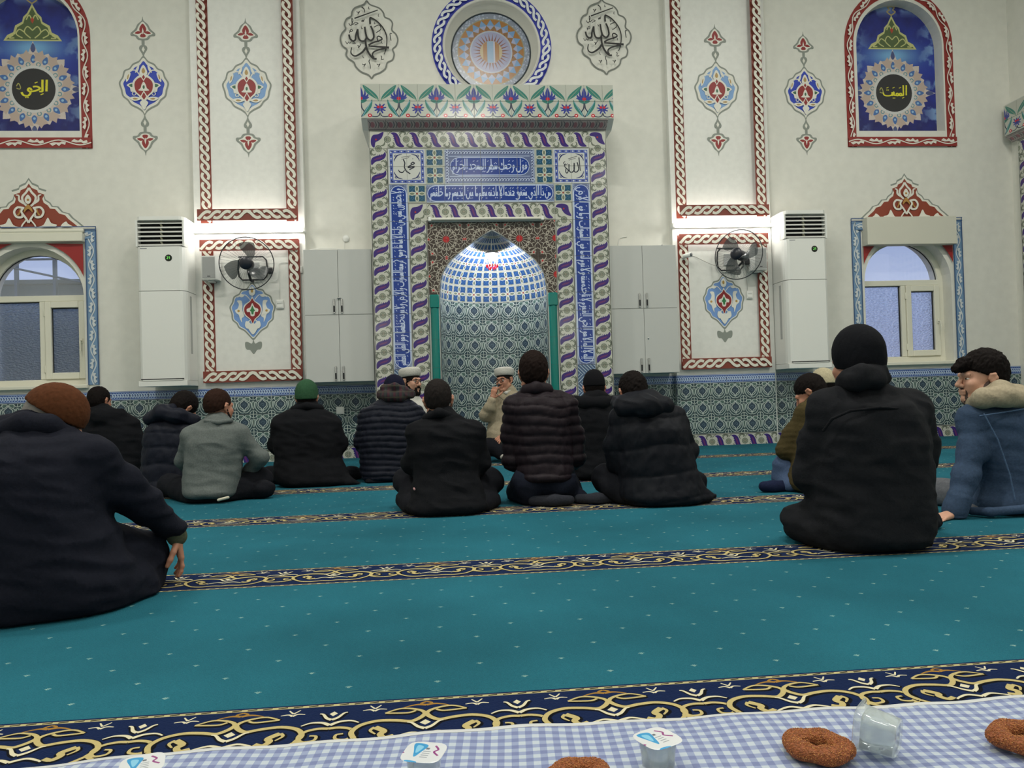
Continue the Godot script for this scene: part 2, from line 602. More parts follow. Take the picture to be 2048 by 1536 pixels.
# fits a line of script into a rectangle
func fit_script(cv: Cv, text: String, box: Rect2, pen: float, col: Color, xf := Transform2D.IDENTITY, marks := true) -> void:
	var w := write_script(cv, text, pen, col, false)
	var s := Vector2(box.size.x / w, box.size.y / 1.85)
	cv.T = xf * Transform2D(Vector2(s.x, 0), Vector2(0, s.y), Vector2(box.end.x, box.position.y + 0.6 * s.y))
	write_script(cv, text, pen, col, true, marks)
	cv.T = Transform2D.IDENTITY

# ------------------------------------------------------------------ tile prints
func print_leaf(corner := false) -> Image:
	var cv := Cv.new()
	var grey := rgb(104, 110, 98)
	var pale := rgb(150, 156, 140)
	var purple := rgb(60, 42, 112)
	var black := rgb(26, 28, 32)
	if corner:
		cv.P(Cv.sm(Cv.V([0.12, 0.18, 0.1, 0.5, 0.22, 0.74, 0.5, 0.8, 0.8, 0.92, 0.7, 0.6, 0.5, 0.42, 0.35, 0.34, 0.28, 0.05]), true), purple)
		cv.disc(Vector2(0.5, 0.0), 0.19, grey)
		cv.disc(Vector2(1.0, 0.5), 0.19, grey)
		cv.ring(Vector2(0.5, 0.0), 0.12, 0.03, pale)
		cv.ring(Vector2(1.0, 0.5), 0.12, 0.03, pale)
		cv.C(Cv.V([0.62, 0.15, 0.8, 0.2, 0.86, 0.38]), 0.09, grey, -1, 1)
		cv.disc(Vector2(0.38, 0.5), 0.05, rgb(170, 50, 50))
		cv.R(0.0, 0.965, 1, 0.018, black); cv.R(0.015, 0, 0.018, 1, black)
		cv.R(0.97, 0.0, 0.018, 0.03, black)
		return cv.raster(Rect2(0, 0, 1, 1), 128, 128, rgb(188, 189, 178))
	for s in [0.0, 1.0]:
		cv.disc(Vector2(s, 0.5), 0.18, grey)
		cv.ring(Vector2(s, 0.5), 0.12, 0.035, pale)
		cv.disc(Vector2(s, 0.5), 0.05, rgb(150, 120, 100))
		for k in 8:
			cv.S([Vector2(s, 0.5), Vector2(s, 0.5) + Vector2.from_angle(TAU * k / 8) * 0.16], 0.012, pale)
	cv.P(Cv.sm(Cv.V([0.16, 0.86, 0.36, 0.9, 0.54, 0.8, 0.66, 0.56, 0.72, 0.32, 0.9, 0.1, 0.62, 0.08, 0.46, 0.2, 0.38, 0.42, 0.34, 0.64, 0.26, 0.78]), true), purple)
	for k in 5:
		cv.P(Cv.V([0.36 - k * 0.01, 0.7 - k * 0.11, 0.28 + k * 0.015, 0.66 - k * 0.11, 0.37, 0.6 - k * 0.11]), purple)
	cv.P(Cv.sm(Cv.V([0.42, 0.72, 0.52, 0.62, 0.58, 0.42, 0.62, 0.24, 0.52, 0.34, 0.46, 0.54]), true), rgb(104, 50, 104))
	cv.C(Cv.V([0.6, 0.84, 0.78, 0.92, 0.97, 0.86, 0.9, 0.74]), 0.1, grey, -1, 1)
	cv.C(Cv.V([0.74, 0.62, 0.66, 0.76, 0.8, 0.88]), 0.07, grey, -1, 1)
	cv.C(Cv.V([0.4, 0.14, 0.22, 0.08, 0.04, 0.16, 0.12, 0.27]), 0.1, grey, -1, 1)
	cv.C(Cv.V([0.26, 0.36, 0.34, 0.22, 0.22, 0.12]), 0.07, grey, -1, 1)
	cv.C(Cv.V([0.02, 0.74, 0.1, 0.88, 0.24, 0.94]), 0.05, grey, -1, 1)
	cv.R(0, 0.955, 1, 0.028, black)
	cv.R(0, 0.017, 1, 0.028, black)
	return cv.raster(Rect2(0, 0, 1, 1), 128, 128, rgb(188, 189, 178))

func print_dado() -> Image:
	var cv := Cv.new()
	var white := rgb(188, 199, 193)
	var dark := rgb(52, 70, 76)
	var green := rgb(80, 103, 98)
	var lined := func(flat: Array, fill: Color, w: float) -> void:
		var p := Cv.sm(Cv.V(flat), true, 4)
		cv.P(p, fill)
		cv.S(p, w, white, -1.0, 0, true)
	cv.T = Transform2D(Vector2(1, 0), Vector2(0, 1), Vector2(0.5, 0))
	cv.mirror = true
	for y: float in [0.0, 1.0]:
		cv.disc(Vector2(0.5, y), 0.185, dark)
		cv.ring(Vector2(0.5, y), 0.185, 0.03, white)
		cv.S([Vector2(0.5 - 0.18, y), Vector2(0.5, y)], 0.014, white)
		cv.S([Vector2(0.5, y - 0.18), Vector2(0.5, y + 0.18)], 0.014, white)
	lined.call([0.05, 0.95, 0.27, 0.965, 0.33, 0.86, 0.28, 0.74, 0.13, 0.8], green, 0.03)
	lined.call([0.5, 0.74, 0.44, 0.62, 0.46, 0.42, 0.5, 0.3, 0.56, 0.42, 0.56, 0.62], green, 0.03)
	lined.call([0.03, 0.08, 0.2, 0.11, 0.38, 0.32, 0.41, 0.6, 0.335, 0.64, 0.3, 0.44, 0.18, 0.27, 0.04, 0.19], rgb(60, 80, 84), 0.032)
	cv.S(Cv.V([0.42, 0.7, 0.33, 0.68, 0.26, 0.72]), 0.03, white)
	cv.mirror = false
	lined.call([0, 0.9, 0.06, 0.78, 0.23, 0.62, 0.21, 0.44, 0.08, 0.32, 0, 0.2, -0.08, 0.32, -0.21, 0.44, -0.23, 0.62, -0.06, 0.78], rgb(54, 70, 84), 0.04)
	cv.C(Cv.V([-0.1, 0.5, -0.02, 0.6, 0.08, 0.57, 0.07, 0.48, -0.02, 0.48]), 0.03, rgb(88, 106, 122))
	cv.S(Cv.V([0, 0.2, 0, 0.08]), 0.03, dark)
	return cv.raster(Rect2(0, 0, 1, 1), 192, 192, rgb(58, 76, 80))

func print_chain() -> Image:
	var cv := Cv.new()
	var lt := rgb(176, 194, 216)
	cv.R(0, 0.9, 2, 0.06, lt); cv.R(0, 0.04, 2, 0.06, lt)
	for k in range(-1, 8):
		var x := k * 0.285
		cv.C(Cv.V([x, 0.2, x + 0.08, 0.3, x + 0.16, 0.62, x + 0.24, 0.76, x + 0.36, 0.62, x + 0.3, 0.42, x + 0.18, 0.5]), 0.085, lt)
		cv.C(Cv.V([x + 0.05, 0.74, x + 0.12, 0.6, x + 0.2, 0.34, x + 0.3, 0.22]), 0.07, lt)
		cv.disc(Vector2(x + 0.02, 0.5), 0.06, rgb(20, 34, 86))
	return cv.raster(Rect2(0, 0, 2, 1), 192, 96, rgb(52, 80, 148))

func print_cross(deep: bool) -> Image:
	var cv := Cv.new()
	var cream := rgb(198, 200, 186)
	var blue := rgb(40, 74, 124) if deep else rgb(34, 78, 104)
	var olive := rgb(112, 122, 104)
	for x in [0.24, 0.76]:
		for y: float in [0.24, 0.76]:
			cv.R(x - 0.165, y - 0.165, 0.33, 0.33, blue)
			cv.C(Cv.V([x - 0.1, y - 0.05, x, y + 0.08, x + 0.08, y, x - 0.02, y - 0.08]), 0.025, rgb(70, 110, 150))
	cv.R(0.42, 0.0, 0.16, 1.0, rgb(160, 166, 156)); cv.R(0.0, 0.42, 1.0, 0.16, rgb(160, 166, 156))
	for k in 4:
		cv.T = Transform2D(k * PI / 2, Vector2(0.5, 0.5))
		cv.P(Cv.sm(Cv.V([0.08, 0.0, 0.2, 0.1, 0.34, 0.1, 0.44, 0.0, 0.34, -0.1, 0.2, -0.1]), true), cream)
		cv.P(Cv.sm(Cv.V([0.14, 0.0, 0.22, 0.06, 0.33, 0.06, 0.4, 0.0, 0.33, -0.06, 0.22, -0.06]), true), olive)
		cv.S([Vector2(-0.49, 0.485), Vector2(0.49, 0.485)], 0.03, rgb(186, 186, 172))
		cv.P(Cv.sm(Cv.V([0.47, 0.3, 0.42, 0.2, 0.42, 0.4]), true), olive)
	cv.T = Transform2D.IDENTITY
	cv.disc(Vector2(0.5, 0.5), 0.07, rgb(140, 70, 60))
	cv.ring(Vector2(0.5, 0.5), 0.07, 0.02, cream)
	return cv.raster(Rect2(0, 0, 1, 1), 128, 128, rgb(150, 160, 156))

func print_star() -> Image:
	# one 2 x 2 block of the star pattern
	var cv := Cv.new()
	var ln := rgb(176, 170, 158)
	var red := rgb(176, 38, 42)
	for c: Vector2 in [Vector2(0.5, 0.5)]:
		for k in 16:
			var a := TAU * k / 16.0
			cv.S([c, c + Vector2.from_angle(a) * 0.36], 0.016, ln)
			cv.S([c + Vector2.from_angle(a) * 0.36, c + Vector2.from_angle(a + TAU / 32) * 0.46, c + Vector2.from_angle(a + TAU / 16) * 0.36], 0.018, ln)
			var q := c + Vector2.from_angle(a + TAU / 32) * 0.27
			cv.ring(q, 0.036, 0.018, ln, 8)
		var st := []
		for k in 32:
			st.append(c + Vector2.from_angle(TAU * k / 32.0) * (0.105 if k % 2 == 0 else 0.075))
		cv.P(st, red)
	for c: Vector2 in [Vector2(0.12, 0.12), Vector2(0.88, 0.12), Vector2(0.12, 0.88), Vector2(0.88, 0.88), Vector2(0.5, 0.02), Vector2(0.5, 0.98), Vector2(0.02, 0.5), Vector2(0.98, 0.5)]:
		var st := []
		var s2 := []
		for k in 10:
			st.append(c + Vector2.from_angle(TAU * k / 10.0 + 0.3) * (0.085 if k % 2 == 0 else 0.034))
			s2.append(c + Vector2.from_angle(TAU * k / 10.0 + 0.3) * (0.055 if k % 2 == 0 else 0.02))
		cv.P(st, ln); cv.P(s2, red)
	for k in 4:
		cv.T = Transform2D(k * PI / 2, Vector2(0.5, 0.5))
		cv.S(Cv.V([-0.5, -0.26, -0.3, -0.4, -0.26, -0.5]), 0.018, ln)
		cv.S(Cv.V([-0.5, -0.1, -0.42, -0.2, -0.42, -0.42, -0.2, -0.42, -0.1, -0.5]), 0.018, ln)
		cv.C(Cv.V([-0.4, 0.3, -0.3, 0.36, -0.24, 0.3, -0.32, 0.26]), 0.02, ln)
	cv.T = Transform2D.IDENTITY
	return cv.raster(Rect2(0, 0, 1, 1), 256, 256, rgb(64, 54, 50))

func print_cornice() -> Image:
	# a repeat of carnations, tulips and saw-edged leaves, 2 x 2 tiles
	var cv := Cv.new()
	var blue := rgb(58, 66, 140)
	var green := rgb(58, 122, 112)
	var red := rgb(188, 44, 60)
	var dk := rgb(40, 46, 70)
	for cx in [0.0, 1.0]:
		cv.T = Transform2D(Vector2(1, 0), Vector2(0, 1), Vector2(cx, 0))
		cv.mirror = true
		for q in [[0.05, 0.62, 0.0, 0.9], [0.1, 0.6, 0.11, 0.82], [0.13, 0.58, 0.2, 0.72], [0.08, 0.56, 0.22, 0.6]]:
			cv.S(Cv.V([q[0] * 0.5, 0.54, (q[0] + q[2]) * 0.55, (q[1] + q[3]) * 0.5, q[2], q[3]]), 0.09, blue, 0.015)
		cv.P(Cv.sm(Cv.V([0.0, 0.52, 0.16, 0.53, 0.1, 0.47, 0.0, 0.44]), true), green)
		cv.C(Cv.V([0.0, 0.46, 0.02, 0.3, 0.08, 0.18, 0.0, 0.04]), 0.03, dk)
		cv.P(Cv.sm(Cv.V([0.03, 0.05, 0.16, 0.16, 0.28, 0.34, 0.3, 0.54, 0.2, 0.38, 0.1, 0.24]), true), green)
		cv.S(Cv.V([0.03, 0.05, 0.28, 0.5]), 0.02, rgb(120, 160, 180))
		cv.mirror = false
		cv.disc(Vector2(0, 0.57), 0.05, red)
	cv.T = Transform2D(Vector2(1, 0), Vector2(0, 1), Vector2(0.5, 0))
	cv.mirror = true
	cv.P(Cv.sm(Cv.V([0.02, 0.5, 0.06, 0.64, 0.2, 0.8, 0.44, 0.97, 0.36, 0.76, 0.2, 0.62, 0.08, 0.55]), true), green)
	cv.S(Cv.V([0.03, 0.52, 0.4, 0.93]), 0.03, rgb(130, 150, 130), 0.01)
	for q in [[0.0, 0.42], [0.12, 0.42], [0.16, 0.32], [0.14, 0.22], [0.07, 0.14]]:
		cv.S([Vector2(0.0, 0.28), Vector2(q[0], q[1])], 0.07, blue, 0.03)
	cv.disc(Vector2(0.04, 0.33), 0.04, red)
	cv.C(Cv.V([0.0, 0.16, 0.03, 0.07, 0.12, 0.04, 0.24, 0.06]), 0.025, dk)
	cv.disc(Vector2(0.27, 0.08), 0.055, red)
	cv.disc(Vector2(0.27, 0.08), 0.022, rgb(235, 230, 220))
	return cv.raster(Rect2(0, 0, 1, 1), 256, 256, rgb(182, 184, 174))

func print_slant() -> Image:
	var cv := Cv.new()
	for x in [0.25, 0.75]:
		cv.disc(Vector2(x, 0.5), 0.13, rgb(150, 104, 112), 12, 0.26)
		cv.C(Cv.V([x - 0.22, 0.85, x - 0.12, 0.6, x - 0.2, 0.2]), 0.06, rgb(90, 90, 96), -1, 1)
		cv.C(Cv.V([x + 0.16, 0.85, x + 0.22, 0.5, x + 0.12, 0.2]), 0.06, rgb(90, 90, 96), -1, 1)
	cv.R(0, 0.93, 1, 0.04, rgb(60, 60, 66)); cv.R(0, 0.03, 1, 0.04, rgb(60, 60, 66))
	return cv.raster(Rect2(0, 0, 1, 1), 128, 64, rgb(170, 158, 156))

func print_diagonal() -> Image:
	var cv := Cv.new()
	for k in 9:
		cv.S([Vector2(-0.4 + k * 0.2, 0.0), Vector2(0.1 + k * 0.2, 0.5)], 0.03, rgb(190, 204, 214))
		cv.S([Vector2(1.4 - k * 0.2, 0.5), Vector2(0.9 - k * 0.2, 1.0)], 0.03, rgb(190, 204, 214))
	return cv.raster(Rect2(0, 0, 1, 1), 96, 96, rgb(70, 92, 124))

func pill(x0: float, y0: float, x1: float, y1: float, tip := 0.5) -> Array:
	var h := y1 - y0
	var o := []
	for k in 9:
		var a := -PI / 2 + PI * k / 8.0
		o.append(Vector2(x1 - h * tip + cos(a) * h * tip, (y0 + y1) / 2 + sin(a) * h / 2))
	for k in 9:
		var a := PI / 2 + PI * k / 8.0
		o.append(Vector2(x0 + h * tip + cos(a) * h * tip, (y0 + y1) / 2 + sin(a) * h / 2))
	return o

# a blue cartouche of script, w x 1 units long, h high
func print_cartouche(text: String, w: float, h: float, px: int, framed: bool) -> Image:
	var cv := Cv.new()
	var white := rgb(186, 198, 222)
	var blue := rgb(28, 58, 138)
	var x0 := 0.04
	var y0 := 0.04
	if framed:
		x0 = 0.32; y0 = 0.52
		for row in [0.16, h - 0.28]:
			for k in int(w / 0.16):
				cv.C(Cv.V([k * 0.16, row, k * 0.16 + 0.06, row + 0.13, k * 0.16 + 0.15, row + 0.1, k * 0.16 + 0.1, row]), 0.028, white)
				cv.disc(Vector2(k * 0.16 + 0.08, row + 0.06), 0.03, rgb(26, 36, 80))
		for col in [0.1, w - 0.22]:
			for k in int(h / 0.16):
				cv.C(Cv.V([col, k * 0.16, col + 0.12, k * 0.16 + 0.05, col + 0.1, k * 0.16 + 0.14, col, k * 0.16 + 0.1]), 0.028, white)
				cv.disc(Vector2(col + 0.06, k * 0.16 + 0.08), 0.03, rgb(26, 36, 80))
		cv.R(0.29, 0.4, w - 0.58, 0.03, white); cv.R(0.29, h - 0.43, w - 0.58, 0.03, white)
		for r in [[0.0, 0.0, w, 0.05], [0.0, h - 0.05, w, 0.05], [0.0, 0.0, 0.05, h], [w - 0.05, 0.0, 0.05, h]]:
			cv.R(r[0], r[1], r[2], r[3], rgb(168, 176, 180))
		cv.P(pill(x0, y0 - 0.04, w - x0, h - y0 + 0.04, 0.5), white)
		cv.P(pill(x0 + 0.03, y0, w - x0 - 0.03, h - y0, 0.5), blue)
		fit_script(cv, text, Rect2(x0 + 0.12, y0 + 0.03, w - 2 * x0 - 0.24, h - 2 * y0 - 0.04), 0.13, white)
	else:
		for k in 10:
			for x in [k * 0.03, w - k * 0.03]:
				cv.disc(Vector2(x, 0.02 + (k % 3) * 0.06), 0.02, white, 6)
				cv.disc(Vector2(x, h - 0.02 - (k % 3) * 0.06), 0.02, white, 6)
		cv.P(pill(x0, y0, w - x0, h - y0, 0.5), white)
		cv.P(pill(x0 + 0.04, y0 + 0.05, w - x0 - 0.04, h - y0 - 0.05, 0.5), blue)
		cv.R(0, 0, w, 0.04, rgb(170, 182, 200)); cv.R(0, h - 0.04, w, 0.04, rgb(170, 182, 200))
		fit_script(cv, text, Rect2(0.2, 0.1, w - 0.4, h - 0.16), 0.15, white)
	return cv.raster(Rect2(0, 0, w, h), px, int(px * h / w), rgb(92, 104, 140))

func print_square(text: String) -> Image:
	var cv := Cv.new()
	var navy := rgb(36, 44, 96)
	cv.R(0.04, 0.04, 0.92, 0.92, rgb(84, 100, 168))
	for k in 10:
		for s in [0.075, 0.925]:
			cv.disc(Vector2(0.1 + k * 0.089, s), 0.026, navy if k % 2 == 0 else rgb(205, 208, 205), 8, 0.02)
			cv.disc(Vector2(s, 0.1 + k * 0.089), 0.02, navy if k % 2 == 0 else rgb(205, 208, 205), 8, 0.026)
	cv.R(0.125, 0.125, 0.75, 0.75, rgb(196, 198, 192))
	for sx in [-1, 1]:
		for sy in [-1, 1]:
			cv.T = Transform2D(Vector2(sx, 0), Vector2(0, sy), Vector2(0.5, 0.5))
			cv.ring(Vector2(0.3, 0.3), 0.025, 0.018, navy, 8)
			cv.C(Cv.V([0.34, 0.14, 0.33, 0.2, 0.26, 0.3, 0.2, 0.33, 0.12, 0.35]), 0.03, navy, -1, 1)
	cv.T = Transform2D.IDENTITY
	var ink := rgb(38, 40, 52)
	if text == "Allh":
		cv.S(Cv.V([0.715, 0.74, 0.745, 0.36]), 0.03, ink, 0.022)
		cv.C(Cv.V([0.66, 0.6, 0.7, 0.42, 0.64, 0.33, 0.57, 0.36, 0.575, 0.58, 0.57, 0.4, 0.5, 0.32, 0.44, 0.38, 0.44, 0.55]), 0.03, ink)
		cv.C(Cv.V([0.44, 0.42, 0.38, 0.3, 0.34, 0.34, 0.36, 0.44, 0.42, 0.36]), 0.026, ink)
		cv.C(Cv.V([0.36, 0.44, 0.31, 0.5, 0.34, 0.56]), 0.025, ink)
		cv.S(Cv.V([0.42, 0.7, 0.66, 0.78]), 0.014, ink)
		cv.S(Cv.V([0.44, 0.66, 0.62, 0.72]), 0.01, ink)
		cv.C(Cv.V([0.4, 0.56, 0.34, 0.52, 0.28, 0.58, 0.33, 0.62]), 0.016, ink)
	else:
		cv.C(Cv.V([0.6, 0.56, 0.66, 0.62, 0.7, 0.58, 0.62, 0.54, 0.52, 0.48, 0.7, 0.5, 0.56, 0.42]), 0.03, ink)
		cv.C(Cv.V([0.41, 0.7, 0.45, 0.6, 0.44, 0.48, 0.5, 0.36, 0.58, 0.3]), 0.03, ink)
		cv.C(Cv.V([0.45, 0.42, 0.38, 0.34, 0.3, 0.36, 0.27, 0.42]), 0.034, ink, -1, 1)
		cv.S(Cv.V([0.36, 0.76, 0.6, 0.8]), 0.012, ink)
		cv.S(Cv.V([0.36, 0.7, 0.56, 0.75]), 0.01, ink)
		cv.disc(Vector2(0.66, 0.72), 0.012, ink, 6)
	return cv.raster(Rect2(0, 0, 1, 1), 192, 192, rgb(190, 194, 196))

# ------------------------------------------------------------------ the room
const WIN_X := 5.135
const TOP_Y := 6.6
func arch_poly(cx: float, half: float, y0: float, spring: float, n := 20) -> PackedVector2Array:
	var o := PackedVector2Array([Vector2(cx + half, y0)])
	for k in n + 1:
		var a := PI * k / n
		o.append(Vector2(cx + cos(a) * half, spring + sin(a) * half))
	o.append(Vector2(cx - half, y0))
	return o

func csg_hole(root: CSGCombiner3D, poly: PackedVector2Array, z0: float, z1: float) -> void:
	var c := CSGPolygon3D.new()
	c.name = "opening"
	c.operation = CSGShape3D.OPERATION_SUBTRACTION
	c.polygon = poly
	c.depth = z1 - z0
	c.position.z = z1
	root.add_child(c, true)

func circle_poly(cx: float, cy: float, r: float, n := 40) -> PackedVector2Array:
	var o := PackedVector2Array()
	for k in n:
		o.append(Vector2(cx + cos(TAU * k / n) * r, cy + sin(TAU * k / n) * r))
	return o

var wall_back: Node3D
func make_room() -> void:
	var root := CSGCombiner3D.new()
	add_child(root)
	var bx := CSGBox3D.new()
	bx.name = "slab"
	bx.size = Vector3(13.5, TOP_Y + 0.2, 0.4)
	bx.position = Vector3(-0.0, TOP_Y / 2 - 0.1, -0.2)
	root.add_child(bx)
	for s: float in [-1.0, 1.0]:
		csg_hole(root, arch_poly(s * WIN_X, 0.56, 0.93, 1.92), -0.5, 0.1)
		csg_hole(root, arch_poly(s * WIN_X, 0.557, 3.78, 4.85), -0.15, 0.1)
	csg_hole(root, circle_poly(0.088, 4.78, 0.565), -0.16, 0.1)
	root.name = "wall_back"
	root.material_override = M.plaster
	wall_back = root
	tag(wall_back, "white plaster qibla wall with painted ornaments and tiled lower part", "", "", "structure")
	var fl := part(self, "floor", box_mesh(Vector3(-6.7, -0.25, -0.4), Vector3(6.9, -0.012, 14.2)), mat(rgb(120, 120, 118), 0.9))
	tag(fl, "concrete floor slab under the carpet", "", "", "structure")
	var ce := part(self, "ceiling", box_mesh(Vector3(-6.7, TOP_Y, -0.4), Vector3(6.9, TOP_Y + 0.2, 14.2)), M.ceiling)
	tag(ce, "plain white ceiling of the prayer hall", "", "", "structure")
	var wr := part(self, "wall_right", box_mesh(Vector3(6.56, -0.2, -0.39), Vector3(6.8, TOP_Y, 14.1)), M.plaster)
	tag(wr, "white plaster side wall with a tiled panel", "", "", "structure")
	var wl := part(self, "wall_left", box_mesh(Vector3(-6.8, -0.2, -0.39), Vector3(-6.56, TOP_Y, 14.1)), M.plaster)
	tag(wl, "white plaster side wall", "", "", "structure")
	var wb := part(self, "wall_front", box_mesh(Vector3(-6.8, -0.2, 14.0), Vector3(6.8, TOP_Y, 14.2)), M.plaster)
	tag(wb, "white plaster wall facing the qibla wall", "", "", "structure")
	# two flat pillars
	for s in [0, 1]:
		var x0: float = [-3.328, 2.154][s]
		var x1: float = [-2.107, 3.367][s]
		var p := thing("pillar", ["white flat pillar between the left air conditioner and cabinet", "white flat pillar between the right cabinet and air conditioner"][s], "pillar", Vector3((x0 + x1) / 2, 0, 0))
		part(p, "shaft", box_mesh(Vector3(x0 - (x0 + x1) / 2, 0.0, 0.0), Vector3(x1 - (x0 + x1) / 2, TOP_Y, 0.1), 0.004), M.pillar)
		pillars.append(p)
	# bevelled plaster ring of the round opening
	var ring := MB.new()
	var rows := []
	for q in [[0.566, 0.004], [0.56, 0.006], [0.545, -0.01], [0.54, -0.06], [0.515, -0.075], [0.505, -0.13], [0.47, -0.15]]:
		var row := []
		for k in 48:
			var a := TAU * k / 48
			row.append(Vector3(0.088 + cos(a) * q[0], 4.78 + sin(a) * q[0], q[1]))
		rows.append(row)
	ring.grid(rows, true)
	part(wall_back, "round_moulding", ring.mesh(), M.plaster)

var pillars := []

func add_tile(parent: Node, called: String, m: Mesh, mt: Material, p: Vector3, b := Basis.IDENTITY) -> void:
	var o := MeshInstance3D.new()
	o.name = called
	o.mesh = m
	o.material_override = mt
	o.transform = Transform3D(b, p)
	parent.add_child(o, true)

# tiled lower wall: bottom leaf row, three field rows, blue chain row
func make_dado() -> void:
	M.leaf = tile_mat(print_leaf())
	M.leaf_corner = tile_mat(print_leaf(true))
	M.dado = tile_mat(print_dado(), 0.2)
	M.chain = tile_mat(print_chain())
	for seg in [[-6.5, -3.33, 0.0, wall_back, Vector3.ZERO], [-3.328, -2.107, 0.1, pillars[0], Vector3(-2.7175, 0, 0)], [-2.105, -1.3, 0.0, wall_back, Vector3.ZERO], [1.3, 2.152, 0.0, wall_back, Vector3.ZERO], [2.154, 3.367, 0.1, pillars[1], Vector3(2.7605, 0, 0)], [3.369, 6.56, 0.0, wall_back, Vector3.ZERO]]:
		var x: float = seg[0]
		var z: float = seg[2] + 0.003
		var off: Vector3 = seg[4]
		var bed := box_mesh(Vector3(seg[0], 0.0, seg[2] - 0.001) - off, Vector3(seg[1], 0.842, z) - off)
		part(seg[3], "tile_bed", bed, M.grout)
		while x < seg[1] - 0.02:
			var w: float = minf(0.2, seg[1] - x)
			var f: float = w / 0.2
			var cx := x + w / 2
			for r in 3:
				add_tile(seg[3], "field_tile", tile_mesh(w, 0.2, Rect2(0, 0, f, 1)), M.dado, Vector3(cx, 0.24 + r * 0.2, z) - off)
			add_tile(seg[3], "chain_tile", tile_mesh(w, 0.1, Rect2(0, 0, f, 1)), M.chain, Vector3(cx, 0.79, z) - off)
			add_tile(seg[3], "leaf_tile", tile_mesh(w, 0.16, Rect2(0, 0, f, 0.82)), M.leaf, Vector3(cx, 0.06, z) - off)
			x += w
	# tiled returns of the pillars
	for q in [[pillars[0], -2.107, 1.0, -2.7175], [pillars[1], 2.154, -1.0, 2.7605]]:
		var b := Basis(Vector3.UP, q[2] * PI / 2)
		for r in 3:
			add_tile(q[0], "field_tile", tile_mesh(0.098, 0.2, Rect2(0, 0, 0.5, 1)), M.dado, Vector3(q[1] - q[3] + q[2] * 0.001, 0.24 + r * 0.2, 0.054), b)
		add_tile(q[0], "chain_tile", tile_mesh(0.098, 0.1, Rect2(0, 0, 0.5, 1)), M.chain, Vector3(q[1] - q[3] + q[2] * 0.001, 0.79, 0.054), b)

# ------------------------------------------------------------------ painted ornament
const BROWN := [126, 58, 46]
func paint_on(parent: Node, called: String, cv: Cv, where: Vector3, label := "") -> MeshInstance3D:
	var mb := MB.new()
	cv.paint(mb, Transform3D.IDENTITY)
	var o := part(parent, called, mb.mesh(), M.paint, where)
	if label != "":
		o.set_meta("label", label)
	return o

# a running rope of S links along the x axis from 0 to len, band height h
func rope(cv: Cv, len: float, h: float, bg: Color, fg: Color, xf: Transform2D, flip_half := true) -> void:
	var keep := cv.T
	cv.T = xf
	cv.R(0, -h / 2, len, h, bg)
	var n := maxi(2, roundi(len / (h * 0.82)))
	var st := len / n
	for k in n:
		var x := (k + 0.5) * st
		var s := 1.0 if (not flip_half or x < len / 2) else -1.0
		var pts := Cv.V([-0.86, -0.2 * s, -0.52, -0.29 * s, -0.16, -0.14 * s, 0.16, 0.14 * s, 0.52, 0.29 * s, 0.86, 0.2 * s])
		var o := []
		for p in pts:
			o.append(Vector2(clampf(x + p.x * st, h * 0.14, len - h * 0.14), p.y * h))
		cv.C(o, h * 0.25, fg, -1, 0, 3)
	cv.T = keep

func rope_frame(x0: float, y0: float, x1: float, y1: float, w: float, top: bool, bottom: bool) -> Cv:
	var cv := Cv.new()
	var bg := rgb(BROWN[0], BROWN[1], BROWN[2])
	var fg := rgb(222, 220, 206)
	rope(cv, y1 - y0, w, bg, fg, Transform2D(PI / 2, Vector2(x0 + w / 2, y0)), false)
	rope(cv, y1 - y0, w, bg, fg, Transform2D(PI / 2, Vector2(x1 - w / 2, y0)), false)
	if bottom:
		rope(cv, x1 - x0, w, bg, fg, Transform2D(0, Vector2(x0, y0 + w / 2)))
	if top:
		rope(cv, x1 - x0, w, bg, fg, Transform2D(0, Vector2(x0, y1 - w / 2)))
	return cv

# leafy scroll along a path given by a function of distance
func scroll(cv: Cv, path: Array, h: float, bg: Color, fg: Color, step: float) -> void:
	# lay the band
	cv.S(path, h, bg)
	var total := 0.0
	var cum := [0.0]
	for i in path.size() - 1:
		total += (path[i + 1] - path[i]).length()
		cum.append(total)
	var n := maxi(2, roundi(total / step))
	var st := total / n
	var stem := []
	for k in n * 6 + 1:
		var d := total * k / (n * 6.0)
		stem.append(along(path, cum, d, sin(PI * d / st) * h * 0.24))
	cv.S(stem, h * 0.11, fg)
	for k in n:
		var s := -1.0 if k % 2 == 0 else 1.0
		var d0 := (k + 0.5) * st
		var leaf := []
		for q in [[-0.42, 0.1], [-0.28, 0.34], [-0.1, 0.16], [0.02, 0.36], [0.14, 0.12], [0.3, 0.24], [0.34, -0.02], [0.16, -0.12], [0.04, 0.02], [-0.2, -0.02]]:
			leaf.append(along(path, cum, d0 + q[0] * st, s * q[1] * h))
		cv.P(leaf, fg)

func along(path: Array, cum: Array, d: float, side: float) -> Vector2:
	d = clampf(d, 0.0, cum[cum.size() - 1])
	for i in path.size() - 1:
		if d <= cum[i + 1] or i == path.size() - 2:
			var t: float = (d - cum[i]) / maxf(1e-6, cum[i + 1] - cum[i])
			var p: Vector2 = path[i].lerp(path[i + 1], t)
			var dir: Vector2 = (path[i + 1] - path[i]).normalized()
			return p + Vector2(-dir.y, dir.x) * side
	return path[0]

func scale_pts(flat: Array, s: Vector2, o := Vector2.ZERO) -> Array:
	var r := []
	for p in Cv.V(flat):
		r.append(p * s + o)
	return r

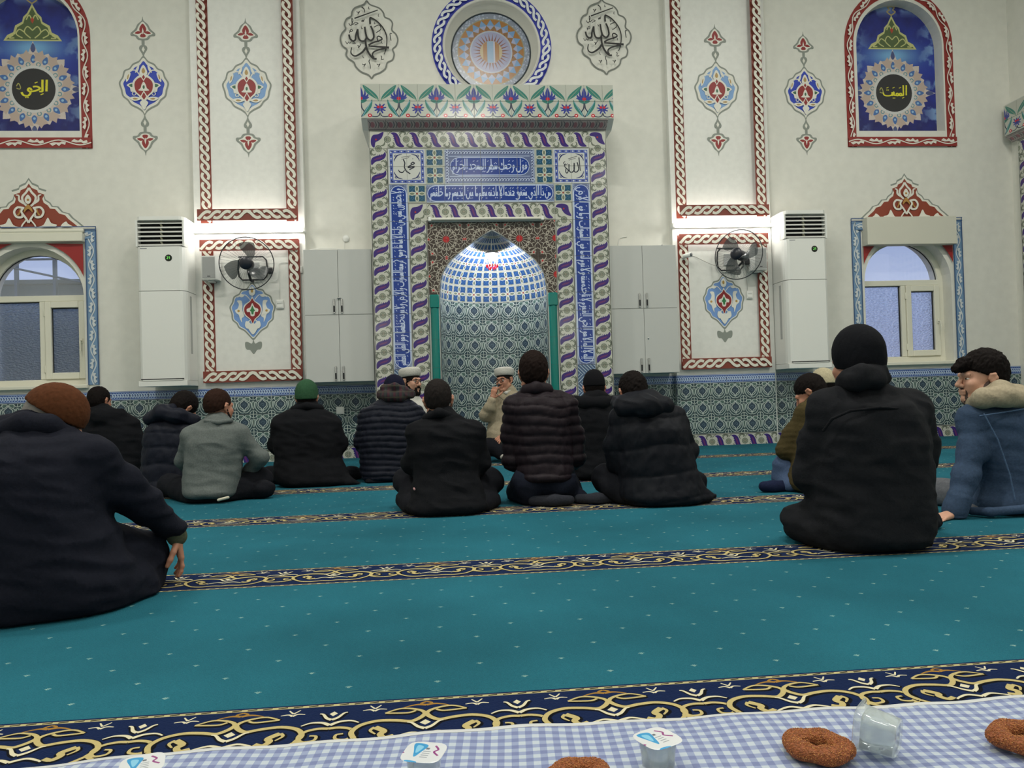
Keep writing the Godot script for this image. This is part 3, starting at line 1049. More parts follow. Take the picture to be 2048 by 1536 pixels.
# hanging medallion: lobed shamsa with a finial above and below; the unit is half a width
const SHAMSA := [0.0, 1.22, 0.18, 1.02, 0.42, 0.9, 0.56, 0.72, 0.76, 0.62, 0.84, 0.36, 0.97, 0.12, 0.9, -0.16, 0.84, -0.42, 0.66, -0.58, 0.52, -0.78, 0.26, -0.92, 0.08, -1.06, 0.0, -1.2]
func mirrored(flat: Array, s: float) -> Array:
	var r := []
	for p in Cv.V(flat):
		r.append(p * s)
	var n := r.size()
	for i in range(n - 2, 0, -1):
		r.append(Vector2(-r[i].x, r[i].y))
	return r

func medallion(field: Color, u: float) -> Cv:
	var cv := Cv.new()
	var grey := rgb(134, 140, 132)
	var white := rgb(224, 222, 212)
	var red := rgb(142, 38, 36)
	var gold := rgb(178, 146, 88)
	var green := rgb(58, 104, 76)
	cv.T = Transform2D(Vector2(u, 0), Vector2(0, u), Vector2.ZERO)
	# stems and finials
	for s in [1.0, -1.0]:
		cv.T = Transform2D(Vector2(u, 0), Vector2(0, u * s), Vector2.ZERO)
		cv.R(-0.06, 1.62, 0.12, 0.3, grey)
		cv.P(Cv.sm(Cv.V([0.0, 1.16, 0.05, 1.3, 0.16, 1.5, 0.1, 1.64, -0.1, 1.64, -0.16, 1.5, -0.05, 1.3]), true, 3), grey)
		cv.P(Cv.V([0.0, 1.36, 0.06, 1.48, 0.0, 1.6, -0.06, 1.48]), white)
		cv.P(Cv.sm(Cv.V([0.0, 2.82, 0.04, 2.64, 0.2, 2.5, 0.3, 2.3, 0.47, 2.14, 0.46, 2.02, 0.3, 2.0, 0.18, 1.86, -0.18, 1.86, -0.3, 2.0, -0.46, 2.02, -0.47, 2.14, -0.3, 2.3, -0.2, 2.5, -0.04, 2.64]), true, 3), grey)
		cv.P(Cv.sm(Cv.V([0.0, 2.6, 0.16, 2.42, 0.24, 2.24, 0.38, 2.12, 0.22, 2.04, 0.12, 1.93, -0.12, 1.93, -0.22, 2.04, -0.38, 2.12, -0.24, 2.24, -0.16, 2.42]), true, 3), white)
		cv.P(Cv.sm(Cv.V([0.0, 2.52, 0.12, 2.36, 0.12, 2.22, 0.0, 2.14, -0.12, 2.22, -0.12, 2.36]), true, 3), red)
		cv.mirror = true
		cv.P(Cv.sm(Cv.V([0.06, 2.16, 0.18, 2.22, 0.32, 2.13, 0.18, 2.1]), true, 3), red)
		cv.mirror = false
		cv.P(Cv.sm(Cv.V([0.0, 2.14, 0.11, 2.04, 0.07, 1.97, -0.07, 1.97, -0.11, 2.04]), true, 3), red)
		cv.P(Cv.V([0.0, 2.36, 0.035, 2.2, 0.0, 2.08, -0.035, 2.2]), white)
	cv.T = Transform2D(Vector2(u, 0), Vector2(0, u), Vector2.ZERO)
	cv.P(Cv.sm(mirrored(SHAMSA, 1.0), true, 4), grey)
	cv.P(Cv.sm(mirrored(SHAMSA, 0.93), true, 4), white)
	cv.P(Cv.sm(mirrored(SHAMSA, 0.82), true, 4), field)
	cv.mirror = true
	cv.C(Cv.V([0.1, 0.34, 0.3, 0.62, 0.56, 0.58, 0.66, 0.38, 0.66, 0.16]), 0.05, white, 0.03)
	cv.P(Cv.sm(Cv.V([0.5, 0.48, 0.58, 0.56, 0.66, 0.4, 0.68, 0.16, 0.58, 0.24]), true, 3), white)
	cv.P(Cv.sm(Cv.V([0.57, 0.46, 0.62, 0.4, 0.64, 0.26, 0.59, 0.3]), true, 3), gold)
	cv.P(Cv.sm(Cv.V([0.16, 0.84, 0.28, 0.7, 0.32, 0.52, 0.2, 0.62]), true, 3), white)
	cv.P(Cv.sm(Cv.V([0.3, 0.06, 0.48, 0.12, 0.66, 0.02, 0.54, -0.08, 0.5, -0.24, 0.36, -0.2]), true, 3), white)
	cv.P(Cv.sm(Cv.V([0.36, 0.04, 0.46, 0.08, 0.58, 0.02, 0.46, -0.06]), true, 3), green)
	cv.ring(Vector2(0.38, -0.32), 0.07, 0.03, white, 10)
	cv.P(Cv.sm(Cv.V([0.08, -0.52, 0.34, -0.44, 0.56, -0.5, 0.36, -0.62]), true, 3), white)
	cv.P(Cv.sm(Cv.V([0.22, -0.53, 0.36, -0.49, 0.44, -0.53, 0.34, -0.57]), true, 3), gold)
	cv.mirror = false
	cv.P(Cv.sm(Cv.V([0.0, 0.84, 0.14, 0.6, 0.12, 0.44, -0.12, 0.44, -0.14, 0.6]), true, 3), white)
	cv.P(Cv.sm(Cv.V([0.0, 0.72, 0.07, 0.58, 0.0, 0.48, -0.07, 0.58]), true, 3), gold)
	cv.P(Cv.sm(Cv.V([0.0, 0.46, 0.22, 0.38, 0.42, 0.14, 0.4, -0.2, 0.2, -0.42, 0.0, -0.66, -0.2, -0.42, -0.4, -0.2, -0.42, 0.14, -0.22, 0.38]), true, 4), white)
	cv.P(Cv.sm(Cv.V([0.0, 0.34, 0.2, 0.3, 0.35, 0.1, 0.32, -0.2, 0.16, -0.38, 0.0, -0.52, -0.16, -0.38, -0.32, -0.2, -0.35, 0.1, -0.2, 0.3]), true, 4), red)
	cv.P(Cv.V([0.0, 0.5, 0.1, 0.34, 0.0, 0.18, -0.1, 0.34]), white)
	cv.P(Cv.V([0.0, 0.44, 0.06, 0.34, 0.0, 0.24, -0.06, 0.34]), red)
	cv.P(Cv.sm(Cv.V([0.0, 0.16, 0.08, 0.04, 0.12, -0.1, 0.2, -0.2, -0.2, -0.2, -0.12, -0.1, -0.08, 0.04]), true, 3), white)
	cv.disc(Vector2(0, -0.06), 0.045, green, 8, 0.08)
	cv.P(Cv.V([0.0, -0.2, 0.14, -0.44, 0.0, -0.66, -0.14, -0.44]), white)
	cv.P(Cv.V([0.0, -0.26, 0.09, -0.44, 0.0, -0.58, -0.09, -0.44]), red)
	cv.P(Cv.sm(Cv.V([0.0, -0.56, 0.16, -0.68, 0.1, -0.82, 0.0, -0.98, -0.1, -0.82, -0.16, -0.68]), true, 3), white)
	return cv

func low_medallion(u: float) -> Cv:
	var cv := Cv.new()
	var grey := rgb(134, 140, 132)
	var white := rgb(220, 220, 212)
	var red := rgb(136, 30, 34)
	var gold := rgb(176, 142, 70)
	var blue := rgb(112, 150, 206)
	cv.T = Transform2D(Vector2(u, 0), Vector2(0, u), Vector2.ZERO)
	cv.P(Cv.sm(Cv.V([0.0, -1.36, 0.04, -1.5, 0.1, -1.56, 0.26, -1.48, 0.38, -1.5, 0.38, -1.72, 0.3, -1.84, 0.16, -1.86, 0.0, -2.06, -0.16, -1.86, -0.3, -1.84, -0.38, -1.72, -0.38, -1.5, -0.26, -1.48, -0.1, -1.56, -0.04, -1.5]), true, 3), grey)
	var ol := [0.0, 1.34, 0.24, 1.06, 0.5, 0.98, 0.62, 0.8, 0.86, 0.66, 0.94, 0.4, 1.06, 0.16, 0.98, -0.16, 0.95, -0.44, 0.76, -0.62, 0.66, -0.82, 0.4, -0.98, 0.2, -1.2, 0.0, -1.4]
	cv.P(Cv.sm(mirrored(ol, 1.0), true, 4), grey)
	cv.P(Cv.sm(mirrored(ol, 0.93), true, 4), white)
	cv.P(Cv.sm(mirrored(ol, 0.895), true, 4), blue)
	cv.mirror = true
	cv.C(Cv.V([0.1, 0.5, 0.3, 0.72, 0.5, 0.72, 0.68, 0.62]), 0.035, white)
	cv.P(Cv.sm(Cv.V([0.36, 0.7, 0.5, 0.78, 0.62, 0.68, 0.48, 0.62]), true, 3), white)
	cv.P(Cv.sm(Cv.V([0.5, 0.46, 0.7, 0.46, 0.62, 0.3, 0.68, 0.1, 0.8, 0.02, 0.74, -0.12, 0.64, -0.2, 0.58, -0.4, 0.5, -0.56, 0.5, -0.36, 0.38, -0.26, 0.46, 0.0, 0.46, 0.24]), true, 3), white)
	cv.disc(Vector2(0.64, -0.02), 0.06, gold, 8)
	cv.C(Cv.V([0.0, -0.3, 0.16, -0.5, 0.32, -0.62, 0.3, -0.8]), 0.05, white)
	cv.P(Cv.sm(Cv.V([0.1, -0.62, 0.3, -0.5, 0.36, -0.72, 0.26, -0.86, 0.14, -0.8]), true, 3), white)
	cv.mirror = false
	cv.P(Cv.sm(Cv.V([0.0, -0.6, 0.22, -0.78, 0.14, -0.98, 0.0, -1.14, -0.14, -0.98, -0.22, -0.78]), true, 3), white)
	cv.P(Cv.sm(Cv.V([0.0, 1.14, 0.14, 0.96, 0.12, 0.76, 0.0, 0.68, -0.12, 0.76, -0.14, 0.96]), true, 3), white)
	cv.disc(Vector2(0, 0.92), 0.06, gold, 8, 0.1)
	cv.P(Cv.sm(Cv.V([0.0, 0.66, 0.1, 0.46, 0.36, 0.26, 0.43, 0.0, 0.34, -0.24, 0.1, -0.46, 0.0, -0.72, -0.1, -0.46, -0.34, -0.24, -0.43, 0.0, -0.36, 0.26, -0.1, 0.46]), true, 4), white)
	cv.P(Cv.sm(Cv.V([0.0, 0.56, 0.09, 0.42, 0.32, 0.22, 0.38, 0.0, 0.3, -0.22, 0.09, -0.42, 0.0, -0.62, -0.09, -0.42, -0.3, -0.22, -0.38, 0.0, -0.32, 0.22, -0.09, 0.42]), true, 4), red)
	cv.P(Cv.sm(Cv.V([0.0, 0.34, 0.1, 0.14, 0.26, 0.06, 0.24, -0.08, 0.12, -0.08, 0.08, -0.26, -0.08, -0.26, -0.12, -0.08, -0.24, -0.08, -0.26, 0.06, -0.1, 0.14]), true, 3), white)
	cv.P(Cv.sm(Cv.V([0.0, 0.22, 0.06, 0.08, 0.12, -0.02, 0.06, -0.06, 0.04, -0.18, -0.04, -0.18, -0.06, -0.06, -0.12, -0.02, -0.06, 0.08]), true, 3), rgb(40, 120, 64))
	return cv

# stepped crown over a window; half width 0.56, height 0.55
func crown() -> Cv:
	var cv := Cv.new()
	var grey := rgb(138, 144, 136)
	var white := rgb(226, 224, 214)
	var brown := rgb(140, 62, 44)
	var gold := rgb(176, 132, 66)
	var ol := [0.0, 0.555, 0.035, 0.5, 0.1, 0.47, 0.11, 0.44, 0.185, 0.415, 0.16, 0.36, 0.175, 0.31, 0.225, 0.275, 0.25, 0.235, 0.31, 0.23, 0.36, 0.17, 0.43, 0.15, 0.47, 0.1, 0.53, 0.05, 0.585, 0.0]
	for q in [[1.0, grey], [0.955, white], [0.88, brown]]:
		var o := []
		for p in Cv.V(ol):
			o.append(Vector2(p.x * q[0], p.y * q[0]))
		var n := o.size()
		for i in range(n - 1, 0, -1):
			o.append(Vector2(-o[i].x, o[i].y))
		cv.P(o, q[1])
	cv.mirror = true
	cv.C(Cv.V([0.0, 0.44, 0.03, 0.39, 0.07, 0.34, 0.06, 0.28, 0.02, 0.235]), 0.024, white)
	cv.C(Cv.V([0.055, 0.27, 0.1, 0.3, 0.105, 0.35, 0.135, 0.36]), 0.03, white, 0.012)
	cv.C(Cv.V([0.05, 0.21, 0.12, 0.22, 0.155, 0.17, 0.13, 0.115, 0.075, 0.11, 0.065, 0.14]), 0.024, white)
	cv.C(Cv.V([0.085, 0.2, 0.1, 0.15, 0.12, 0.13]), 0.016, gold)
	cv.C(Cv.V([0.05, 0.22, 0.075, 0.17, 0.03, 0.1, 0.0, 0.045]), 0.022, white)
	cv.C(Cv.V([0.015, 0.085, 0.06, 0.03, 0.075, 0.0]), 0.016, white)
	cv.P(Cv.sm(Cv.V([0.1, 0.0, 0.16, 0.02, 0.205, 0.1, 0.24, 0.04, 0.3, 0.02, 0.29, 0.0]), false, 3), white)
	cv.P(Cv.sm(Cv.V([0.34, 0.0, 0.36, 0.03, 0.4, 0.055, 0.42, 0.03, 0.47, 0.0]), false, 3), white)
	cv.mirror = false
	cv.P(Cv.sm(Cv.V([0.0, 0.36, 0.035, 0.31, 0.025, 0.27, 0.0, 0.255, -0.025, 0.27, -0.035, 0.31]), true, 3), white)
	cv.disc(Vector2(0, 0.3), 0.014, gold, 8)
	cv.P(Cv.sm(Cv.V([0.0, 0.25, 0.04, 0.2, 0.045, 0.16, 0.0, 0.2, -0.045, 0.16, -0.04, 0.2]), true, 3), gold)
	return cv

# the lobed panel of interlaced black script, traced in a 1344 x 1536 frame
func script_medallion() -> Cv:
	var cv := Cv.new()
	var ink := rgb(24, 26, 24)
	var grey := rgb(112, 116, 110)
	cv.T = Transform2D(Vector2(0.000595, 0), Vector2(0, -0.000595), Vector2(-0.000595 * 655, 0.000595 * 760))
	var ol := Cv.V([625, 0, 690, 65, 860, 130, 940, 220, 965, 305, 1060, 350, 1110, 430, 1095, 560, 1170, 640, 1205, 750, 1170, 870, 1100, 940, 1125, 1040, 1090, 1150, 990, 1205, 950, 1320, 850, 1400, 730, 1450, 680, 1515, 620, 1450, 480, 1390, 380, 1290, 345, 1205, 240, 1130, 200, 1050, 220, 960, 130, 880, 100, 750, 135, 640, 205, 555, 185, 470, 230, 360, 320, 305, 340, 220, 400, 140, 570, 70])
	cv.S(Cv.sm(ol, true, 4), 28.0, grey, -1, 0, true)
	var w := 34.0
	cv.C(Cv.V([680, 460, 680, 350, 710, 340, 820, 410, 930, 540, 990, 690, 990, 850, 965, 980, 930, 1055]), w, ink, 16.0)
	cv.C(Cv.V([690, 500, 730, 600, 745, 720, 690, 785, 620, 740, 590, 640, 575, 520]), w, ink)
	cv.C(Cv.V([590, 640, 600, 740, 560, 800, 480, 790, 445, 700, 440, 570]), w, ink)
	cv.C(Cv.V([440, 570, 400, 700, 390, 780, 340, 805, 290, 760, 270, 680]), w, ink)
	cv.C(Cv.V([585, 760, 590, 880, 620, 1000, 680, 1100, 740, 1150, 790, 1155]), w + 4, ink)
	cv.C(Cv.V([740, 1130, 710, 1080, 740, 1020, 860, 970, 1030, 930]), w - 4, ink)
	cv.S(Cv.V([1035, 935, 640, 905]), 44.0, ink, 28.0)
	cv.C(Cv.V([640, 890, 730, 840, 880, 790, 900, 750, 840, 715, 810, 750, 835, 830]), w, ink, 20.0)
	cv.C(Cv.V([590, 940, 520, 1030, 400, 1105, 330, 1090, 300, 1030, 320, 940]), w + 8, ink, 18.0)
	cv.S(Cv.V([385, 375, 840, 205]), 26.0, ink, 20.0)
	cv.C(Cv.V([530, 150, 575, 190, 590, 260]), 26.0, ink, 14.0)
	for q in [[430, 240, 460, 260, 490, 240, 450, 300], [515, 1265, 545, 1285, 575, 1262, 540, 1325], [795, 1265, 825, 1285, 855, 1262, 820, 1325], [870, 1110, 890, 1120, 885, 1180, 930, 1170], [430, 910, 455, 920, 450, 960, 500, 880]]:
		cv.C(Cv.V(q), 15.0, ink)
	for q in [[670, 150, 665, 195, 690, 195], [855, 290, 845, 330, 860, 345], [770, 450, 765, 490, 790, 480], [515, 545, 525, 590, 535, 575], [530, 1110, 535, 1150, 555, 1160], [905, 825, 900, 860, 915, 870]]:
		cv.C(Cv.V(q), 12.0, ink)
	cv.C(Cv.V([1100, 680, 1065, 680, 1070, 760, 1080, 820]), 16.0, ink)
	cv.C(Cv.V([660, 1190, 645, 1230, 665, 1300, 668, 1370]), 16.0, ink)
	cv.C(Cv.V([525, 430, 535, 460, 550, 420, 560, 455, 580, 400]), 14.0, ink)
	cv.C(Cv.V([760, 560, 860, 520, 890, 600, 800, 670]), 16.0, ink)
	cv.C(Cv.V([280, 490, 320, 540, 360, 440, 340, 400, 350, 520, 400, 480, 460, 495, 390, 530]), 14.0, ink)
	cv.C(Cv.V([280, 640, 320, 660, 350, 640, 320, 615, 290, 690]), 14.0, ink)
	cv.C(Cv.V([210, 850, 240, 900, 270, 860, 290, 890, 330, 850, 400, 890, 340, 900]), 12.0, ink)
	return cv

func make_wall_paint() -> void:
	# rope-bordered panels of the pillars
	var px := [-2.7175, 2.7605]
	var cx := [-2.71, 2.755]
	for s in 2:
		var dx: float = cx[s] - px[s]
		paint_on(pillars[s], "rope_border", rope_frame(dx - 0.542, 2.70, dx + 0.542, 6.4, 0.128, false, true), Vector3(0, 0, 0.1), "brown painted frame with a white rope pattern")
		paint_on(pillars[s], "rope_border", rope_frame(dx - 0.542, 0.905, dx + 0.542, 2.5, 0.128, true, true), Vector3(0, 0, 0.1), "brown painted frame with a white rope pattern")
		paint_on(pillars[s], "painted_medallion", medallion(rgb(124, 162, 210), 0.282), Vector3(dx, 4.235, 0.1), "pale blue painted medallion with red heart")
		paint_on(pillars[s], "painted_medallion", low_medallion(0.24), Vector3(dx, 1.71, 0.1), "blue painted medallion with red leaf and green bud")
	paint_on(wall_back, "painted_medallion", medallion(rgb(38, 62, 178), 0.282), Vector3(-3.87, 4.29, 0.0), "deep blue painted medallion with red heart")
	paint_on(wall_back, "painted_medallion", medallion(rgb(38, 62, 178), 0.27), Vector3(3.9, 4.24, 0.0), "deep blue painted medallion with red heart")
	paint_on(wall_back, "painted_medallion", low_medallion(0.24), Vector3(-3.72, 1.71, 0.0), "blue painted medallion half hidden by the air conditioner")
	paint_on(wall_back, "script_panel", script_medallion(), Vector3(-1.335, 4.84, 0.0), "lobed panel of black interlaced script")
	paint_on(wall_back, "script_panel", script_medallion(), Vector3(1.434, 4.905, 0.0), "lobed panel of black interlaced script")
	# blue rope ring round the circular opening
	var rg := Cv.new()
	var blue := rgb(28, 42, 158)
	var circ := []
	for k in 60:
		circ.append(Vector2.from_angle(TAU * k / 60) * 0.642)
	rg.S(circ, 0.128, blue, -1, 0, true)
	for k in 38:
		var o := []
		for q in Cv.V([-0.86, -0.2, -0.52, -0.29, -0.16, -0.14, 0.16, 0.14, 0.52, 0.29, 0.86, 0.2]):
			o.append(Vector2.from_angle(TAU * (k + q.x) / 38.0) * (0.642 + q.y * 0.115))
		rg.C(o, 0.029, rgb(216, 220, 222), -1, 0, 3)
	paint_on(wall_back, "rope_ring", rg, Vector3(0.088, 4.78, 0.0), "deep blue painted ring with a white rope pattern")
	# crowns and scroll frames of windows and picture niches
	for s: float in [-1.0, 1.0]:
		paint_on(wall_back, "painted_crown", crown(), Vector3(s * WIN_X, 2.7, 0.0), "brown stepped painted crown with white lilies")
		var fr := Cv.new()
		var slate := rgb(118, 150, 182)
		var pale := rgb(206, 212, 214)
		for k in [-1.0, 1.0]:
			scroll(fr, [Vector2(k * 0.655, 0.925), Vector2(k * 0.655, 2.66)], 0.115, slate, pale, 0.16)
			fr.R(k * 0.71 - 0.005, 0.92, 0.01, 1.78, rgb(50, 84, 130))
			fr.R(k * 0.6 - 0.005, 0.92, 0.01, 1.68, rgb(50, 84, 130))
		scroll(fr, [Vector2(-0.66, 2.61), Vector2(0.66, 2.61)], 0.1, slate, pale, 0.16)
		fr.R(-0.715, 2.69, 1.43, 0.01, rgb(50, 84, 130)); fr.R(-0.715, 2.655, 1.43, 0.01, rgb(50, 84, 130))
		fr.R(-0.6, 2.55, 1.2, 0.012, rgb(50, 84, 130))
		# red spandrels over the arch
		for k in [-1.0, 1.0]:
			var sp := [Vector2(k * 0.575, 2.5)]
			for j in 9:
				var a := 0.36 + j * (PI / 2 - 0.36 - 0.28) / 8.0
				sp.append(Vector2(k * cos(a) * 0.615, 1.92 + sin(a) * 0.615))
			fr.P(sp, rgb(150, 36, 34))
		paint_on(wall_back, "scroll_border", fr, Vector3(s * WIN_X, 0, 0.0), "pale blue painted border with white leaf scrolls")
		var nf := Cv.new()
		var crim := rgb(142, 44, 42)
		var wht := rgb(222, 216, 206)
		var path := [Vector2(0.645, 3.58)]
		for k in 25:
			var a := PI * k / 24.0
			path.append(Vector2(cos(a) * 0.645, 4.85 + sin(a) * 0.66))
		path.append(Vector2(-0.645, 3.58))
		scroll(nf, path, 0.115, crim, wht, 0.19)
		scroll(nf, [Vector2(-0.7, 3.64), Vector2(0.7, 3.64)], 0.115, crim, wht, 0.23)
		paint_on(wall_back, "scroll_border", nf, Vector3(s * WIN_X - 0.01, 0, 0.0), "dark red painted arch border with white leaf scrolls")
		make_poster(s)
	make_roundel()

func star_poly(c: Vector2, r1: float, r2: float, n: int, ph := 0.0) -> Array:
	var o := []
	for k in n * 2:
		o.append(c + Vector2.from_angle(ph + PI * k / n) * (r1 if k % 2 == 0 else r2))
	return o

# printed arch picture: night-blue sky, gilded crown, rosette with a name in yellow script
func make_poster(s: float) -> void:
	var W := 384
	var H := 560
	var im := Image.create_empty(W, H, false, Image.FORMAT_RGBA8)
	var f := FastNoiseLite.new()
	f.seed = 21
	f.frequency = 0.011
	f.fractal_octaves = 5
	for y in H:
		for x in W:
			var u := float(x) / W
			var v := 1.0 - float(y) / H
			var n := f.get_noise_2d(x, y)
			var c := rgb(34, 52, 150).lerp(rgb(28, 28, 92), clampf(absf(v - 0.55) * 1.7 + n * 0.4, 0, 1))
			var glow := exp(-(pow((u - 0.5) * 3.2, 2) + pow((v - 0.61) * 11.0, 2)))
			c = c.lerp(rgb(132, 190, 226), clampf(glow * 0.9, 0, 1))
			var cl := clampf((n + 0.05) * 3.2, 0, 1) * clampf(absf(u - 0.5) * 3.4 - 0.85, 0, 1) + clampf((n + 0.2) * 3.0, 0, 1) * clampf((v - 0.9) * 9.0, 0, 1)
			c = c.lerp(rgb(150, 190, 226), clampf(cl, 0, 0.75))
			im.set_pixel(x, y, c)
	var cv := Cv.new()
	var asp := 1.47
	var gold := rgb(196, 196, 132)
	var dkg := rgb(84, 100, 62)
	cv.mirror = true
	cv.T = Transform2D(Vector2(1, 0), Vector2(0, 1), Vector2(0.5, 0))
	cv.P(Cv.V([0.0, 1.36, 0.05, 1.26, 0.09, 1.22, 0.1, 1.17, 0.17, 1.13, 0.19, 1.06, 0.25, 1.03, 0.29, 0.97, 0.0, 0.97]), gold)
	cv.P(Cv.V([0.0, 1.32, 0.035, 1.25, 0.075, 1.2, 0.09, 1.15, 0.15, 1.11, 0.17, 1.04, 0.23, 1.01, 0.26, 0.985, 0.0, 0.985]), dkg)
	for q in [[0.02, 1.0, 0.08, 1.06, 0.05, 1.12, 0.0, 1.08], [0.1, 1.0, 0.16, 1.04, 0.13, 1.09, 0.08, 1.06], [0.18, 1.0, 0.23, 1.0, 0.19, 1.03], [0.0, 1.18, 0.03, 1.24, 0.06, 1.19]]:
		cv.C(Cv.V(q), 0.012, gold)
	cv.C(Cv.V([0.0, 1.36, 0.05, 1.4, 0.02, 1.42, 0.04, 1.45, 0.0, 1.46]), 0.014, rgb(170, 150, 96))
	cv.mirror = false
	cv.P(Cv.V([0.0, 1.22, 0.02, 1.19, 0.0, 1.15, -0.02, 1.19]), rgb(176, 70, 50))
	cv.T = Transform2D.IDENTITY
	var c0 := Vector2(0.5, 0.47)
	var ro := []
	for k in 64:
		var a := TAU * k / 64.0 + PI / 2
		var r := 0.385 + 0.035 * cos(a * 16.0) + 0.02 * cos(a * 8.0)
		if k % 16 == 0:
			r = 0.5
		ro.append(c0 + Vector2.from_angle(a) * r)
	cv.P(ro, rgb(206, 194, 186))
	for k in 16:
		var a := TAU * k / 16.0 + PI / 2
		cv.P(star_poly(c0 + Vector2.from_angle(a + PI / 16) * 0.34, 0.075, 0.045, 5, a), rgb(190, 170, 158))
		var q := c0 + Vector2.from_angle(a) * 0.305
		cv.P(Cv.sm([q + Vector2.from_angle(a) * 0.055, q + Vector2.from_angle(a + PI / 2) * 0.028, q - Vector2.from_angle(a) * 0.035, q - Vector2.from_angle(a + PI / 2) * 0.028], true, 4), rgb(72, 110, 170))
		cv.disc(q, 0.014, rgb(150, 190, 220), 8)
		cv.ring(c0 + Vector2.from_angle(a + PI / 16) * 0.26, 0.02, 0.009, rgb(90, 140, 150), 8)
	for k in 4:
		var a := TAU * k / 4.0 + PI / 2
		cv.P(Cv.sm([c0 + Vector2.from_angle(a) * 0.48, c0 + Vector2.from_angle(a + 0.06) * 0.42, c0 + Vector2.from_angle(a) * 0.38, c0 + Vector2.from_angle(a - 0.06) * 0.42], true, 4), rgb(74, 84, 130))
	cv.disc(c0, 0.245, rgb(206, 206, 204), 40)
	cv.disc(c0, 0.215, rgb(44, 44, 46), 40)
	if s < 0:
		fit_script(cv, "AlHy", Rect2(0.37, 0.385, 0.26, 0.19), 0.17, rgb(226, 218, 52))
	else:
		fit_script(cv, "Almmyt", Rect2(0.36, 0.385, 0.29, 0.18), 0.15, rgb(226, 218, 52))
	cv.C(Cv.V([0.33, 0.5, 0.35, 0.53, 0.37, 0.49, 0.36, 0.47, 0.33, 0.48]), 0.01, rgb(176, 170, 90))
	var pr := cv.raster(Rect2(0, 0, 1, asp), W, H, Color.WHITE, 2, im)
	var m := mat(Color.WHITE, 0.55)
	m.albedo_texture = tex(pr)
	var o := thing("wall_poster", ["deep blue arched print, yellow script of three joined letters, above the lattice-view window", "deep blue arched print, longer yellow script, above the window with wide blind box"][0 if s < 0 else 1], "poster", Vector3(s * WIN_X, 3.79, -0.149))
	var mb := MB.new()
	var po := arch_poly(0, 0.55, 0.0, 1.06, 24)
	var rev := po.duplicate()
	var b0 := mb.v.size()
	for p in po:
		mb.vert(Vector3(p.x, p.y, 0.006), Vector3(0, 0, 1), Vector2((p.x + 0.55) / 1.1, 1.0 - p.y / 1.62))
	var pt := Geometry2D.triangulate_polygon(po)
	for i in range(0, pt.size(), 3):
		var cw := (po[pt[i + 1]] - po[pt[i]]).cross(po[pt[i + 2]] - po[pt[i]]) < 0.0
		mb.ix.append_array(PackedInt32Array([b0 + pt[i], b0 + pt[i + (1 if cw else 2)], b0 + pt[i + (2 if cw else 1)]]))
	part(o, "print", mb.mesh(), m)
	var ed := MB.new()
	ed.prism(rev, 0.0, 0.0055)
	part(o, "backing_board", ed.mesh(), M.white_plastic)

